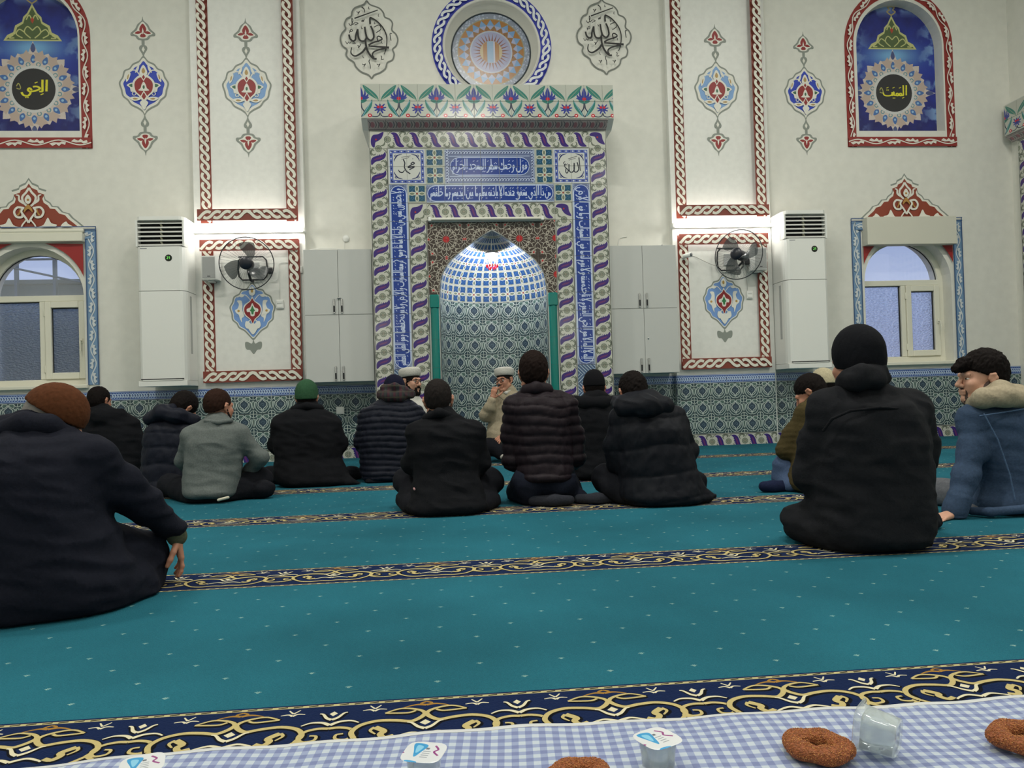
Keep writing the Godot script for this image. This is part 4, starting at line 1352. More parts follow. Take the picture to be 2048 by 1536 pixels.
# round window of patterned coloured glass
func make_roundel() -> void:
	var cv := Cv.new()
	var pale := rgb(168, 182, 214)
	var sky := rgb(120, 168, 220)
	var org := rgb(178, 118, 36)
	var brn := rgb(132, 62, 40)
	var lil := rgb(176, 184, 220)
	cv.disc(Vector2.ZERO, 1.0, rgb(150, 160, 178), 48)
	var f := RandomNumberGenerator.new()
	f.seed = 4
	for k in 260:
		var p := Vector2.from_angle(f.randf() * TAU) * f.randf_range(0.84, 0.99)
		cv.disc(p, f.randf_range(0.012, 0.03), pale.lerp(Color.WHITE, f.randf() * 0.5), 6)
	cv.disc(Vector2.ZERO, 0.84, rgb(170, 158, 110), 48)
	cv.disc(Vector2.ZERO, 0.82, org, 48)
	for k in 22:
		var a := TAU * k / 22.0 + PI / 2
		var t1 := Vector2.from_angle(a) * 0.82
		var t2 := Vector2.from_angle(a) * 0.56
		var l := Vector2.from_angle(a - PI / 22) * 0.67
		var r := Vector2.from_angle(a + PI / 22) * 0.67
		cv.P([t1, l, r], sky)
		cv.P([t2, r, l], lil)
		cv.P([l, Vector2.from_angle(a - PI / 22) * 0.53, t2], brn)
		cv.P([l, t2, Vector2.from_angle(a - TAU / 22) * 0.56], org.darkened(0.15))
	cv.disc(Vector2.ZERO, 0.535, rgb(190, 200, 222), 40)
	cv.disc(Vector2.ZERO, 0.5, rgb(168, 170, 208), 40)
	for k in 28:
		var a := TAU * k / 28.0 + PI / 28
		cv.P([Vector2.from_angle(a) * 0.47, Vector2.from_angle(a + 0.085) * 0.26, Vector2.from_angle(a - 0.085) * 0.26], brn)
	cv.disc(Vector2.ZERO, 0.28, rgb(206, 186, 140), 32)
	cv.P(Cv.V([-0.2, -0.19, -0.1, -0.26, -0.1, 0.26, -0.2, 0.19]), org)
	cv.P(Cv.V([0.2, -0.19, 0.1, -0.26, 0.1, 0.26, 0.2, 0.19]), org)
	cv.R(-0.1, -0.27, 0.2, 0.54, rgb(150, 186, 224))
	cv.R(0.06, -0.27, 0.04, 0.54, rgb(200, 200, 226))
	var o := thing("round_window", "round mosaic glass window with orange and blue star pattern above the prayer niche", "window", Vector3(0.088, 4.78, -0.15))
	var im := cv.raster(Rect2(-1, -1, 2, 2), 384, 384, rgb(150, 160, 178))
	var m := mat(rgb(216, 216, 216), 0.25)
	m.albedo_texture = tex(im)
	var mb := MB.new()
	var b0 := mb.vert(Vector3(0, 0, 0.008), Vector3(0, 0, 1), Vector2(0.5, 0.5))
	for k in 48:
		var d := Vector2.from_angle(TAU * k / 48)
		mb.vert(Vector3(d.x * 0.478, d.y * 0.478, 0.004), Vector3(0, 0, 1), Vector2(0.5 + d.x * 0.5, 0.5 - d.y * 0.5))
	for k in 48:
		mb.ix.append_array(PackedInt32Array([b0, b0 + 1 + (k + 1) % 48, b0 + 1 + k]))
	part(o, "glass", mb.mesh(), m)
	var rim := MB.new()
	var pts := []
	for k in 49:
		pts.append(Vector3(cos(TAU * k / 48) * 0.472, sin(TAU * k / 48) * 0.472, 0.01))
	rim.tube(pts, 0.008, 6, false)
	part(o, "rim", rim.mesh(), mat(rgb(40, 52, 60), 0.5))

# ------------------------------------------------------------------ lamps
func glow(col: Color, energy: float) -> StandardMaterial3D:
	var m := mat(col, 0.5)
	m.emission_enabled = true
	m.emission = col
	m.emission_energy_multiplier = energy
	return m

func make_ceiling_lights() -> void:
	var gm := glow(rgb(255, 252, 244), 1.6)
	var body := mat(rgb(220, 220, 216), 0.5)
	var spots := []
	for z in [4.8, 8.4, 12.4]:
		for x in [-4.2, 0.0, 4.2]:
			spots.append(Vector3(x, TOP_Y, z))
	for i in spots.size():
		var o := thing("ceiling_light", "long white ceiling lamp over the prayer rows", "lamp", spots[i], 0.0, "ceiling lamps above the prayer rows")
		part(o, "housing", box_mesh(Vector3(-0.65, -0.06, -0.16), Vector3(0.65, 0.0, 0.16), 0.008), body)
		part(o, "diffuser", box_mesh(Vector3(-0.62, -0.072, -0.14), Vector3(0.62, -0.061, 0.14), 0.003), gm)
		var a := AreaLight3D.new()
		a.name = "lamp_light"
		a.area_size = Vector2(1.24, 0.28)
		a.rotation.x = -PI / 2
		a.position = Vector3(0, -0.08, 0)
		a.light_color = rgb(255, 252, 242)
		a.light_energy = CEIL_E * [1.55, 0.75, 0.4][i / 3]
		a.area_range = 30.0
		a.shadow_enabled = true
		o.add_child(a)

const CEIL_E := 9.5

func tube_light(where: Vector3, turn: float, label: String, lit: bool, length := 1.22) -> Node3D:
	var o := thing("tube_light", label, "lamp", where, turn)
	var h := length / 2
	part(o, "batten", box_mesh(Vector3(-h, -0.022, 0.0), Vector3(h, 0.022, 0.045), 0.004), M.white_plastic)
	for s: float in [-1.0, 1.0]:
		part(o, "end_holder", box_mesh(Vector3(s * h - 0.016, -0.024, 0.004), Vector3(s * h + 0.016, 0.024, 0.085), 0.005), M.white_plastic)
	var tm: Material = glow(rgb(255, 253, 246), 5.0) if lit else mat(rgb(214, 212, 200), 0.3)
	part(o, "tube", tube_mesh([Vector3(-h + 0.01, 0, 0.066), Vector3(h - 0.01, 0, 0.066)], 0.017, 14), tm)
	if lit:
		for k in 5:
			var l := OmniLight3D.new()
			l.name = "tube_glow"
			l.position = Vector3(-h * 0.8 + k * h * 0.4, 0, 0.1)
			l.light_color = rgb(255, 253, 246)
			l.light_energy = 0.075
			l.light_size = 0.03
			l.omni_range = 30.0
			l.omni_attenuation = 2.0
			l.shadow_enabled = true
			o.add_child(l, true)
	return o

# ------------------------------------------------------------------ the prayer niche
const ZF := 0.6
const NICHE := [[0.59, 0.0], [0.592, 1.2], [0.59, 1.75], [0.582, 1.86], [0.565, 1.98], [0.52, 2.07], [0.455, 2.155], [0.37, 2.225], [0.28, 2.295], [0.19, 2.36], [0.1, 2.42], [0.012, 2.475]]
func niche_r(y: float) -> float:
	for i in NICHE.size() - 1:
		if y <= NICHE[i + 1][1]:
			return lerpf(NICHE[i][0], NICHE[i + 1][0], (y - NICHE[i][1]) / (NICHE[i + 1][1] - NICHE[i][1]))
	return 0.0

func niche_point(r: float, y: float, th: float) -> Vector3:
	return Vector3(r * sin(th), y, ZF - r * cos(th))

# one curved tile of the niche between two heights and two angles
func niche_tile(y0: float, y1: float, a0: float, a1: float, uv: Rect2) -> ArrayMesh:
	var mb := MB.new()
	var rows := []
	for i in 4:
		var y := lerpf(y0 + 0.0012, y1 - 0.0012, i / 3.0)
		var r := niche_r(y) - 0.006
		var g := 0.0012 / maxf(r, 0.05)
		var row := []
		for k in 5:
			row.append(niche_point(r, y, lerpf(a0 + g, a1 - g, k / 4.0)))
		rows.append(row)
	mb.grid(rows, false, false, uv)
	return mb.mesh()

func uv_tile(w: float, h: float, q: Array) -> ArrayMesh:
	var b := MB.new()
	var g := 0.0011
	var e := 0.0016
	var t := 0.006
	var p := [Vector3(-w / 2 + g + e, -h / 2 + g + e, t), Vector3(w / 2 - g - e, -h / 2 + g + e, t), Vector3(w / 2 - g - e, h / 2 - g - e, t), Vector3(-w / 2 + g + e, h / 2 - g - e, t)]
	var o := [Vector3(-w / 2 + g, -h / 2 + g, 0), Vector3(w / 2 - g, -h / 2 + g, 0), Vector3(w / 2 - g, h / 2 - g, 0), Vector3(-w / 2 + g, h / 2 - g, 0)]
	b.quad(p[0], p[1], p[2], p[3], q[0], q[1], q[2], q[3])
	for i in 4:
		var j := (i + 1) % 4
		b.quad(o[i], o[j], p[j], p[i], q[i], q[j], q[j], q[i])
	return b.mesh()

# lays nx x ny tiles that together show one print
func tile_panel(parent: Node, called: String, mt: Material, x0: float, y0: float, nx: int, ny: int, tw: float, th: float, z: float) -> void:
	for i in nx:
		for j in ny:
			add_tile(parent, called, tile_mesh(tw, th, Rect2(float(i) / nx, 1.0 - float(j + 1) / ny, 1.0 / nx, 1.0 / ny)), mt, Vector3(x0 + (i + 0.5) * tw, y0 + (j + 0.5) * th, z))

func make_mihrab() -> void:
	var m := thing("mihrab", "tall prayer niche faced with blue, purple and white patterned tiles", "prayer niche", Vector3(-0.015, 0, 0))
	# masonry body: two halves round the arch, then the niche shell
	var arch_l := PackedVector2Array()
	for q in NICHE:
		arch_l.append(Vector2(-q[0], q[1]))
	var body := MB.new()
	for s: float in [-1.0, 1.0]:
		var pl := PackedVector2Array([Vector2(s * 1.3, 0)])
		for q in NICHE:
			pl.append(Vector2(s * q[0], q[1]))
		pl[pl.size() - 1] = Vector2(0, 2.475)
		pl.append(Vector2(0, 3.57))
		pl.append(Vector2(s * 1.3, 3.57))
		body.prism(pl, 0.02, ZF)
	# cornice mass with its sloping underside
	var co := PackedVector2Array([Vector2(0.02, 3.57), Vector2(ZF, 3.57), Vector2(0.735, 3.65), Vector2(0.735, 4.02), Vector2(0.02, 4.02)])
	body.prism(co, -1.362, 1.362, Transform3D(Basis(Vector3(0, 0, 1), Vector3(0, 1, 0), Vector3(-1, 0, 0)), Vector3.ZERO))
	part(m, "body", body.mesh(), M.grout)
	var shell := MB.new()
	var rows := []
	for q in NICHE:
		var row := []
		for k in 25:
			row.append(niche_point(q[0], q[1], -PI / 2 + PI * k / 24.0))
		rows.append(row)
	shell.grid(rows)
	part(m, "niche_shell", shell.mesh(), M.grout)
	M.cross = tile_mat(print_cross(false))
	M.cross_blue = tile_mat(print_cross(true))
	M.star = tile_mat(print_star())
	M.cornice = tile_mat(print_cornice())
	M.slant = tile_mat(print_slant())
	M.diag = tile_mat(print_diagonal())
	var z := ZF
	# leaf borders: outer and inner frames
	for f in [[1.3, 3.57, 13, 0.0], [0.9, 2.78, 9, 0.0]]:
		var hx: float = f[0]
		var top: float = f[1]
		for s: float in [-1.0, 1.0]:
			var y := top - 0.2
			while y > 0.05:
				var h: float = minf(0.2, y)
				add_tile(m, "leaf_tile", tile_mesh(0.2, h, Rect2(0, 0, h / 0.2, 1), 1), M.leaf, Vector3(s * (hx - 0.1), y - h / 2, z))
				y -= 0.2
			var bs := Basis.IDENTITY if s < 0 else Basis(Vector3(0, 0, 1), -PI / 2)
			add_tile(m, "corner_tile", tile_mesh(0.2, 0.2), M.leaf_corner, Vector3(s * (hx - 0.1), top - 0.1, z), bs)
		for k in int(f[2]) - 2:
			add_tile(m, "leaf_tile", tile_mesh(0.2, 0.2), M.leaf, Vector3(-hx + 0.3 + k * 0.2, top - 0.1, z))
	# upper zone of script panels
	tile_panel(m, "script_tile", tile_mat(print_square("mHmd")), -1.1, 2.98, 2, 2, 0.2, 0.195, z)
	tile_panel(m, "script_tile", tile_mat(print_square("Allh")), 0.7, 2.98, 2, 2, 0.2, 0.195, z)
	for s: float in [-0.6, 0.6]:
		for r in 2:
			add_tile(m, "flower_tile", tile_mesh(0.2, 0.195), M.cross, Vector3(s, 3.0775 + r * 0.195, z))
	for s: float in [-0.8, 0.8]:
		add_tile(m, "flower_tile", tile_mesh(0.2, 0.2), M.cross, Vector3(s, 2.88, z))
	tile_panel(m, "script_tile", tile_mat(print_cartouche("fwl wjhk cTr Almsjd AlHrAm", 5.0, 1.95, 768, true)), -0.5, 2.98, 5, 2, 0.2, 0.195, z)
	tile_panel(m, "script_tile", tile_mat(print_cartouche("mn DA AlDy ycfe endh AX bADnh yelm mA byn Aydyhm wmA xlfhm", 7.0, 1.0, 1024, false)), -0.7, 2.78, 7, 1, 0.2, 0.2, z)
	# the two tall script panels
	var right := tile_mat(print_cartouche("Allh X Alh AX hw AlHy Alqywm X tAxDh sno wX nwm lh mA fy AlsmwAt wmA fy AXrZ", 10.0, 1.0, 1280, false))
	var left := tile_mat(print_cartouche("wX yHyTwn bcy mn elmh AX bmA cA wse krsyh AlsmwAt wAXrZ wX ywdh HfQhmA whw Alely AleQym", 10.0, 1.0, 1280, false))
	for k in 10:
		var v0 := k / 10.0
		var v1 := (k + 1) / 10.0
		add_tile(m, "script_tile", uv_tile(0.2, 0.2, [Vector2(1 - v0, 1), Vector2(1 - v0, 0), Vector2(1 - v1, 0), Vector2(1 - v1, 1)]), right, Vector3(1.0, 0.98 + (k + 0.5) * 0.2, z))
		add_tile(m, "script_tile", uv_tile(0.2, 0.2, [Vector2(v0, 0), Vector2(v0, 1), Vector2(v1, 1), Vector2(v1, 0)]), left, Vector3(-1.0, 0.98 + (k + 0.5) * 0.2, z))
	for s: float in [-1.0, 1.0]:
		for r in 4:
			add_tile(m, "diagonal_tile", tile_mesh(0.2, 0.2), M.diag, Vector3(s, 0.88 - r * 0.2, z))
	# red star tiles of the spandrels, cut to the arch
	var arch := PackedVector2Array()
	for q in NICHE:
		arch.append(Vector2(q[0] + 0.004, q[1] + 0.004))
	for i in range(NICHE.size() - 1, -1, -1):
		arch.append(Vector2(-NICHE[i][0] - 0.004, NICHE[i][1] + 0.004))
	for i in 7:
		for j in 5:
			var x0 := -0.7 + i * 0.2 + 0.001
			var y0 := 2.38 - j * 0.2 + 0.001
			var rect := PackedVector2Array([Vector2(x0, y0), Vector2(x0 + 0.198, y0), Vector2(x0 + 0.198, y0 + 0.198), Vector2(x0, y0 + 0.198)])
			if y0 < 1.7:
				rect[0].y = 1.77; rect[1].y = 1.77
				if rect[2].y < 1.78:
					continue
			for pl in Geometry2D.clip_polygons(rect, arch):
				var mb := MB.new()
				mb.prism(pl, z - 0.002, z + 0.006, Transform3D.IDENTITY, false)
				for k in mb.v.size():
					mb.u[k] = Vector2(fposmod((mb.v[k].x + 0.7) / 0.4, 4.0), 1.0 - (mb.v[k].y - 2.18) / 0.4)
				add_tile(m, "star_tile", mb.mesh(), M.star, Vector3.ZERO)
	# curved tiles of the niche
	for c in 9:
		var a0 := -PI / 2 + c * PI / 9
		var a1 := a0 + PI / 9
		var y := 1.75
		while y > 0.02:
			var y0 := maxf(0.0, y - 0.2)
			add_tile(m, "niche_tile", niche_tile(y0, y, a0, a1, Rect2(0, 0, 1, (y - y0) / 0.2)), M.dado, Vector3.ZERO)
			y -= 0.2
		var hs := [1.75, 1.94, 2.1, 2.235, 2.36, 2.475]
		for k in 5:
			add_tile(m, "dome_tile", niche_tile(hs[k], hs[k + 1], a0, a1, Rect2(0, 0, 1, 1)), M.cross_blue, Vector3.ZERO)
	# cornice tiles and sloping border
	var x := -1.36
	var n := 0
	while x < 1.35:
		var w: float = minf(0.2, 1.36 - x)
		for r in 2:
			add_tile(m, "cornice_tile", tile_mesh(w, 0.185, Rect2(0.5 * (n % 2), 0.5 - 0.5 * r, 0.5 * w / 0.2, 0.5)), M.cornice, Vector3(x + w / 2, 3.65 + (r + 0.5) * 0.185, 0.735))
		var f := x / 1.36 * 1.3
		add_tile(m, "border_tile", tile_mesh(w * 0.956, 0.152, Rect2(0, 0, w / 0.2, 1)), M.slant, Vector3(f + w * 0.478, 3.61, 0.668), Basis(Vector3.RIGHT, 1.035))
		x += w
		n += 1
	# green glazed corner columns
	for s: float in [-1.0, 1.0]:
		var col := part(m, "column", tube_mesh([Vector3(s * 0.645, 0.0, z + 0.012), Vector3(s * 0.645, 1.64, z + 0.012)], 0.045, 20), M.green_glaze)
		col.set_meta("label", "green glazed corner column")
		part(col, "capital", box_mesh(Vector3(s * 0.645 - 0.05, 1.63, z - 0.03), Vector3(s * 0.645 + 0.05, 1.775, z + 0.062), 0.01), M.green_glaze)
		for k in 5:
			var ry := 0.3 * (k + 0.3)
			part(col, "joint_ring", lathe_mesh([[0.0452, -0.001], [0.0458, 0.0], [0.0452, 0.001]], 20), mat(rgb(12, 70, 60), 0.5), Vector3(s * 0.645, ry, z + 0.012))
	tube_light(Vector3(-0.075, 2.585, ZF + 0.006), 0.0, "unlit white tube lamp over the arch of the prayer niche", false)
	# hanging lamp of the niche
	var lp := thing("hanging_lamp", "small lit crystal lamp with red drops hanging in the prayer niche", "lamp", Vector3(-0.015, 2.2, 0.47))
	part(lp, "cord", tube_mesh([Vector3(0, 0.07, 0), Vector3(0, 0.2, 0.02)], 0.004, 6), M.chrome)
	part(lp, "hood", lathe_mesh([[0.0, 0.085], [0.02, 0.082], [0.05, 0.07], [0.075, 0.052], [0.085, 0.04], [0.082, 0.039], [0.05, 0.062], [0.0, 0.07]], 24), M.chrome)
	part(lp, "bulb", lathe_mesh([[0.0, -0.045], [0.022, -0.035], [0.034, -0.01], [0.034, 0.015], [0.02, 0.04], [0.0, 0.05]], 16), glow(rgb(255, 244, 236), 20.0))
	var crystal := mat(Color(0.95, 0.93, 0.93, 0.25), 0.04)
	crystal.transparency = BaseMaterial3D.TRANSPARENCY_ALPHA
	var redm := mat(rgb(190, 26, 44), 0.15)
	var drop := lathe_mesh([[0.0, -0.03], [0.008, -0.012], [0.006, 0.004], [0.0, 0.012]], 8)
	var bead := lathe_mesh([[0.0, -0.012], [0.007, 0.0], [0.0, 0.012]], 8)
	for k in 12:
		var a := TAU * k / 12
		for j in 4:
			part(lp, "crystal_bead", bead, crystal, Vector3(cos(a) * (0.068 - j * 0.002), 0.03 - j * 0.026, sin(a) * (0.068 - j * 0.002)))
		part(lp, "red_drop", drop, redm, Vector3(cos(a) * 0.062, -0.088, sin(a) * 0.062))
		if k % 2 == 0:
			part(lp, "red_drop", drop, redm, Vector3(cos(a) * 0.036, -0.115, sin(a) * 0.036))
	var l := OmniLight3D.new()
	l.name = "lamp_glow"
	l.position = Vector3(0, 0.0, 0)
	l.light_color = rgb(246, 246, 255)
	l.light_energy = 0.5
	l.light_size = 0.03
	l.omni_range = 12.0
	l.omni_attenuation = 2.0
	l.shadow_enabled = true
	lp.add_child(l)

# ------------------------------------------------------------------ windows
func arch_ring(cx: float, r0: float, r1: float, y0: float, spring: float, z0: float, z1: float) -> ArrayMesh:
	var mb := MB.new()
	var oi := []
	for r in [r0, r1]:
		var p := [Vector2(cx + r, y0)]
		for k in 21:
			p.append(Vector2(cx + cos(PI * k / 20) * r, spring + sin(PI * k / 20) * r))
		p.append(Vector2(cx - r, y0))
		oi.append(p)
	for i in oi[0].size() - 1:
		mb.prism(PackedVector2Array([oi[0][i], oi[1][i], oi[1][i + 1], oi[0][i + 1]]), z0, z1)
	return mb.mesh()

func make_windows() -> void:
	var frost := mat(Color(0.86, 0.9, 0.95, 0.1), 0.3)
	frost.refraction_enabled = true
	frost.refraction_scale = 0.05
	frost.transparency = BaseMaterial3D.TRANSPARENCY_ALPHA
	frost.uv1_triplanar = true
	frost.uv1_scale = Vector3(2.6, 5.2, 2.6)
	frost.heightmap_enabled = true
	frost.heightmap_texture = noise_tex(0.03, 256, 2, 31)
	frost.heightmap_scale = 1.2
	var seal := mat(rgb(30, 32, 34), 0.7)
	var names := ["white arched window beside the left air conditioner, steel lattice visible outside", "white arched window under the wide blind box, open sky behind it"]
	for i in 2:
		var s: float = [-1.0, 1.0][i]
		var w := thing("window_%d" % (i + 1), names[i], "", Vector3(s * WIN_X, 0, -0.2), 0.0, "", "structure")
		part(w, "outer_frame", arch_ring(0, 0.495, 0.565, 0.93, 1.92, -0.03, 0.04), M.pvc)
		part(w, "bottom_rail", box_mesh(Vector3(-0.5, 0.932, -0.03), Vector3(0.5, 1.0, 0.04), 0.006), M.pvc)
		part(w, "transom", box_mesh(Vector3(-0.5, 1.885, -0.03), Vector3(0.5, 1.955, 0.045), 0.006), M.pvc)
		part(w, "mullion", box_mesh(Vector3(0.0, 1.0, -0.03), Vector3(0.06, 1.885, 0.045), 0.006), M.pvc)
		var fan := PackedVector2Array()
		for k in 21:
			fan.append(Vector2(cos(PI * k / 20) * 0.497, 1.92 + sin(PI * k / 20) * 0.497))
		fan[0].y = 1.93; fan[20].y = 1.93
		var mb := MB.new()
		mb.prism(fan, 0.0, 0.004)
		part(w, "upper_pane", mb.mesh(), M.clear)
		part(w, "pane_seal", arch_ring(0, 0.49, 0.497, 1.95, 1.92, -0.004, 0.012), seal)
		part(w, "lower_pane", box_mesh(Vector3(-0.497, 1.0, 0.0), Vector3(0.002, 1.887, 0.005)), frost)
		part(w, "pane_seal", box_mesh(Vector3(-0.497, 1.876, 0.004), Vector3(0.0, 1.886, 0.014)), seal)
		part(w, "pane_seal", box_mesh(Vector3(-0.012, 1.0, 0.004), Vector3(0.0, 1.886, 0.014)), seal)
		# opening sash
		var sash := part(w, "sash_frame", box_mesh(Vector3(0.062, 1.0, 0.0), Vector3(0.13, 1.885, 0.062), 0.007), M.pvc)
		for b in [[0.43, 1.0, 0.498, 1.885], [0.13, 1.0, 0.43, 1.075], [0.13, 1.812, 0.43, 1.885]]:
			part(sash, "sash_rail", box_mesh(Vector3(b[0], b[1], 0.0), Vector3(b[2], b[3], 0.062), 0.007), M.pvc)
		part(w, "sash_pane", box_mesh(Vector3(0.128, 1.07, 0.012), Vector3(0.432, 1.815, 0.017)), frost)
		for b in [[0.13, 1.802, 0.43, 1.812], [0.42, 1.075, 0.43, 1.81], [0.13, 1.075, 0.137, 1.81]]:
			part(w, "pane_seal", box_mesh(Vector3(b[0], b[1], 0.017), Vector3(b[2], b[3], 0.03)), seal)
		var hd := part(w, "handle", box_mesh(Vector3(0.452, 1.4, 0.062), Vector3(0.478, 1.46, 0.074), 0.004), M.pvc)
		part(hd, "lever", tube_mesh([Vector3(0.465, 1.43, 0.07), Vector3(0.465, 1.43, 0.11), Vector3(0.468, 1.4, 0.113), Vector3(0.472, 1.31, 0.11)], 0.008, 8), M.pvc)
		for y: float in [1.12, 1.76]:
			part(w, "hinge", tube_mesh([Vector3(0.055, y - 0.04, 0.052), Vector3(0.055, y + 0.04, 0.052)], 0.009, 8), M.pvc)
		part(w, "sill", box_mesh(Vector3(-0.6, 0.885, 0.1), Vector3(0.6, 0.928, 0.255), 0.008), M.pvc)
		# reveal lining
		part(w, "reveal_foot", box_mesh(Vector3(-0.56, 0.928, 0.04), Vector3(0.56, 0.934, 0.2)), M.pvc)
	# blind boxes
	var b1 := thing("roller_blind", "slim cream roller blind box above the lattice-view window", "blind", Vector3(-WIN_X, 0, 0))
	part(b1, "box", box_mesh(Vector3(-0.595, 2.52, 0.004), Vector3(0.595, 2.62, 0.09), 0.006), M.pvc)
	part(b1, "roll", tube_mesh([Vector3(-0.6, 2.64, 0.06), Vector3(0.6, 2.64, 0.06)], 0.028, 14), M.pvc)
	var b2 := thing("roller_blind", "wide plain cream blind box covering the top of the sky-view window", "blind", Vector3(WIN_X, 0, 0))
	part(b2, "box", box_mesh(Vector3(-0.575, 2.352, 0.004), Vector3(0.565, 2.69, 0.13), 0.004), mat(rgb(206, 204, 190), 0.5))
	# outside the left window: steel roof lattice over a grey-green yard wall
	var steel := mat(rgb(96, 108, 122), 0.5, 0.3)
	var lt := thing("steel_lattice", "grey steel roof lattice outside the left arched window", "lattice", Vector3(-6.2, 0, -3.0))
	for k in 9:
		part(lt, "post", box_mesh(Vector3(-2.4 + k * 0.55, 2.1, -0.03), Vector3(-2.36 + k * 0.55, 4.2, 0.03)), steel)
	for y: float in [2.9, 3.3]:
		part(lt, "rail", box_mesh(Vector3(-2.6, y, -0.02), Vector3(2.6, y + 0.025, 0.02)), steel)
	for k in 3:
		part(lt, "brace", tube_mesh([Vector3(-2.5, 3.5 + k * 0.35 - 0.3, 0.05), Vector3(2.5, 2.3 + k * 0.35 - 0.3, 0.05)], 0.016, 6), steel)
	var yw := thing("yard_wall", "grey green wall outside the left arched window", "wall", Vector3(-6.2, 0, -3.2))
	part(yw, "render_coat", box_mesh(Vector3(-3.4, -0.2, -0.1), Vector3(1.9, 2.55, 0.1), 0.01), tri_mat(rgb(98, 110, 112), 0.9, 0.8, M.fine))
	part(yw, "coping", box_mesh(Vector3(-3.5, 2.55, -0.14), Vector3(2.0, 2.62, 0.14), 0.01), mat(rgb(120, 128, 126), 0.9))

# ------------------------------------------------------------------ things fixed to the wall
func air_conditioner(x0: float, x1: float, label: String) -> void:
	var o := thing("air_conditioner", label, "air conditioner", Vector3((x0 + x1) / 2, 0.875, 0.0))
	var h := (x1 - x0) / 2
	var hgt := 1.825
	var zb := 0.075
	var zf := 0.45
	# cabinet: rounded front corners
	var prof := PackedVector2Array([Vector2(-h, zb), Vector2(h, zb), Vector2(h, zf - 0.09), Vector2(h - 0.008, zf - 0.05), Vector2(h - 0.026, zf - 0.015), Vector2(h - 0.05, zf), Vector2(-h + 0.05, zf), Vector2(-h + 0.026, zf - 0.015), Vector2(-h + 0.008, zf - 0.05), Vector2(-h, zf - 0.09)])
	var lay := Basis(Vector3(1, 0, 0), Vector3(0, 0, -1), Vector3(0, 1, 0))
	var flip := PackedVector2Array()
	for p in prof:
		flip.append(Vector2(p.x, -p.y))
	# (prism z runs up after the turn; profile y is -depth)
	var mb := MB.new()
	var turn := Transform3D(Basis(Vector3(1, 0, 0), Vector3(0, 0, -1), Vector3(0, 1, 0)), Vector3.ZERO)
	mb.prism(flip, 0.06, 1.02, turn)
	part(o, "lower_cabinet", mb.mesh(), M.white_plastic)
	var m2 := MB.new()
	m2.prism(flip, 1.026, 1.50, turn)
	m2.prism(flip, 1.785, hgt, turn)
	var rear := PackedVector2Array([Vector2(-h, -zb), Vector2(h, -zb), Vector2(h, -zf + 0.12), Vector2(-h, -zf + 0.12)])
	m2.prism(rear, 1.50, 1.785, turn)
	for s: float in [-1.0, 1.0]:
		m2.box(Vector3(s * h - 0.02 if s > 0 else -h, 1.5, zf - 0.13), Vector3(h if s > 0 else -h + 0.02, 1.785, zf - 0.012), 0.003)
	part(o, "upper_cabinet", m2.mesh(), M.white_plastic)
	part(o, "grille_back", box_mesh(Vector3(-h + 0.015, 1.5, zf - 0.125), Vector3(h - 0.015, 1.785, zf - 0.1)), M.dark_slot)
	for k in 6:
		var y := 1.525 + k * 0.047
		part(o, "louvre", box_mesh(Vector3(-h + 0.02, -0.004, -0.022), Vector3(h - 0.02, 0.004, 0.022), 0.002), M.white_plastic, Vector3(0, y, zf - 0.04), Basis(Vector3.RIGHT, 0.5))
	for k in 6:
		part(o, "deflector", box_mesh(Vector3(-0.008, -0.02, -0.012), Vector3(0.008, 0.02, 0.012), 0.002), mat(rgb(190, 184, 160), 0.5), Vector3(0.0, 1.55 + k * 0.047, zf - 0.07), Basis(Vector3(0, 0, 1), 0.5))
	part(o, "badge", box_mesh(Vector3(-h + 0.05, 1.475, zf), Vector3(-h + 0.12, 1.483, zf + 0.001)), mat(rgb(120, 124, 130), 0.4))
	var dp := part(o, "display", lathe_mesh([[0.0, 0.004], [0.035, 0.004], [0.037, 0.0]], 24), mat(rgb(10, 22, 12), 0.2), Vector3(0.09, 1.375, zf), Basis(Vector3.RIGHT, PI / 2))
	var tm := TextMesh.new()
	tm.text = "21"
	tm.font_size = 16
	tm.pixel_size = 0.0022
	tm.depth = 0.001
	var fnt := SystemFont.new()
	fnt.font_names = PackedStringArray(["Droid Sans"])
	tm.font = fnt
	part(dp, "digits", tm, glow(rgb(110, 220, 90), 1.2), Vector3(0, 0.0055, 0), Basis(Vector3.RIGHT, -PI / 2))
	part(o, "bottom_slot", box_mesh(Vector3(-h + 0.03, 0.072, zf - 0.002), Vector3(h - 0.03, 0.082, zf + 0.001)), M.dark_slot)
	part(o, "plinth", box_mesh(Vector3(-h, 0.0, zb), Vector3(h, 0.058, zf - 0.005), 0.004), M.white_plastic)
	var sd := -1.0 if x0 > 0 else 1.0
	part(o, "side_vent", box_mesh(Vector3(sd * h - 0.001, 0.35, zf - 0.2), Vector3(sd * h + 0.002, 0.98, zf - 0.15)), mat(rgb(168, 170, 168), 0.6))
	for y: float in [0.5, 1.3]:
		part(o, "wall_bracket", box_mesh(Vector3(-h * 0.6, y, 0.0), Vector3(h * 0.6, y + 0.06, zb + 0.004), 0.003), M.chrome)

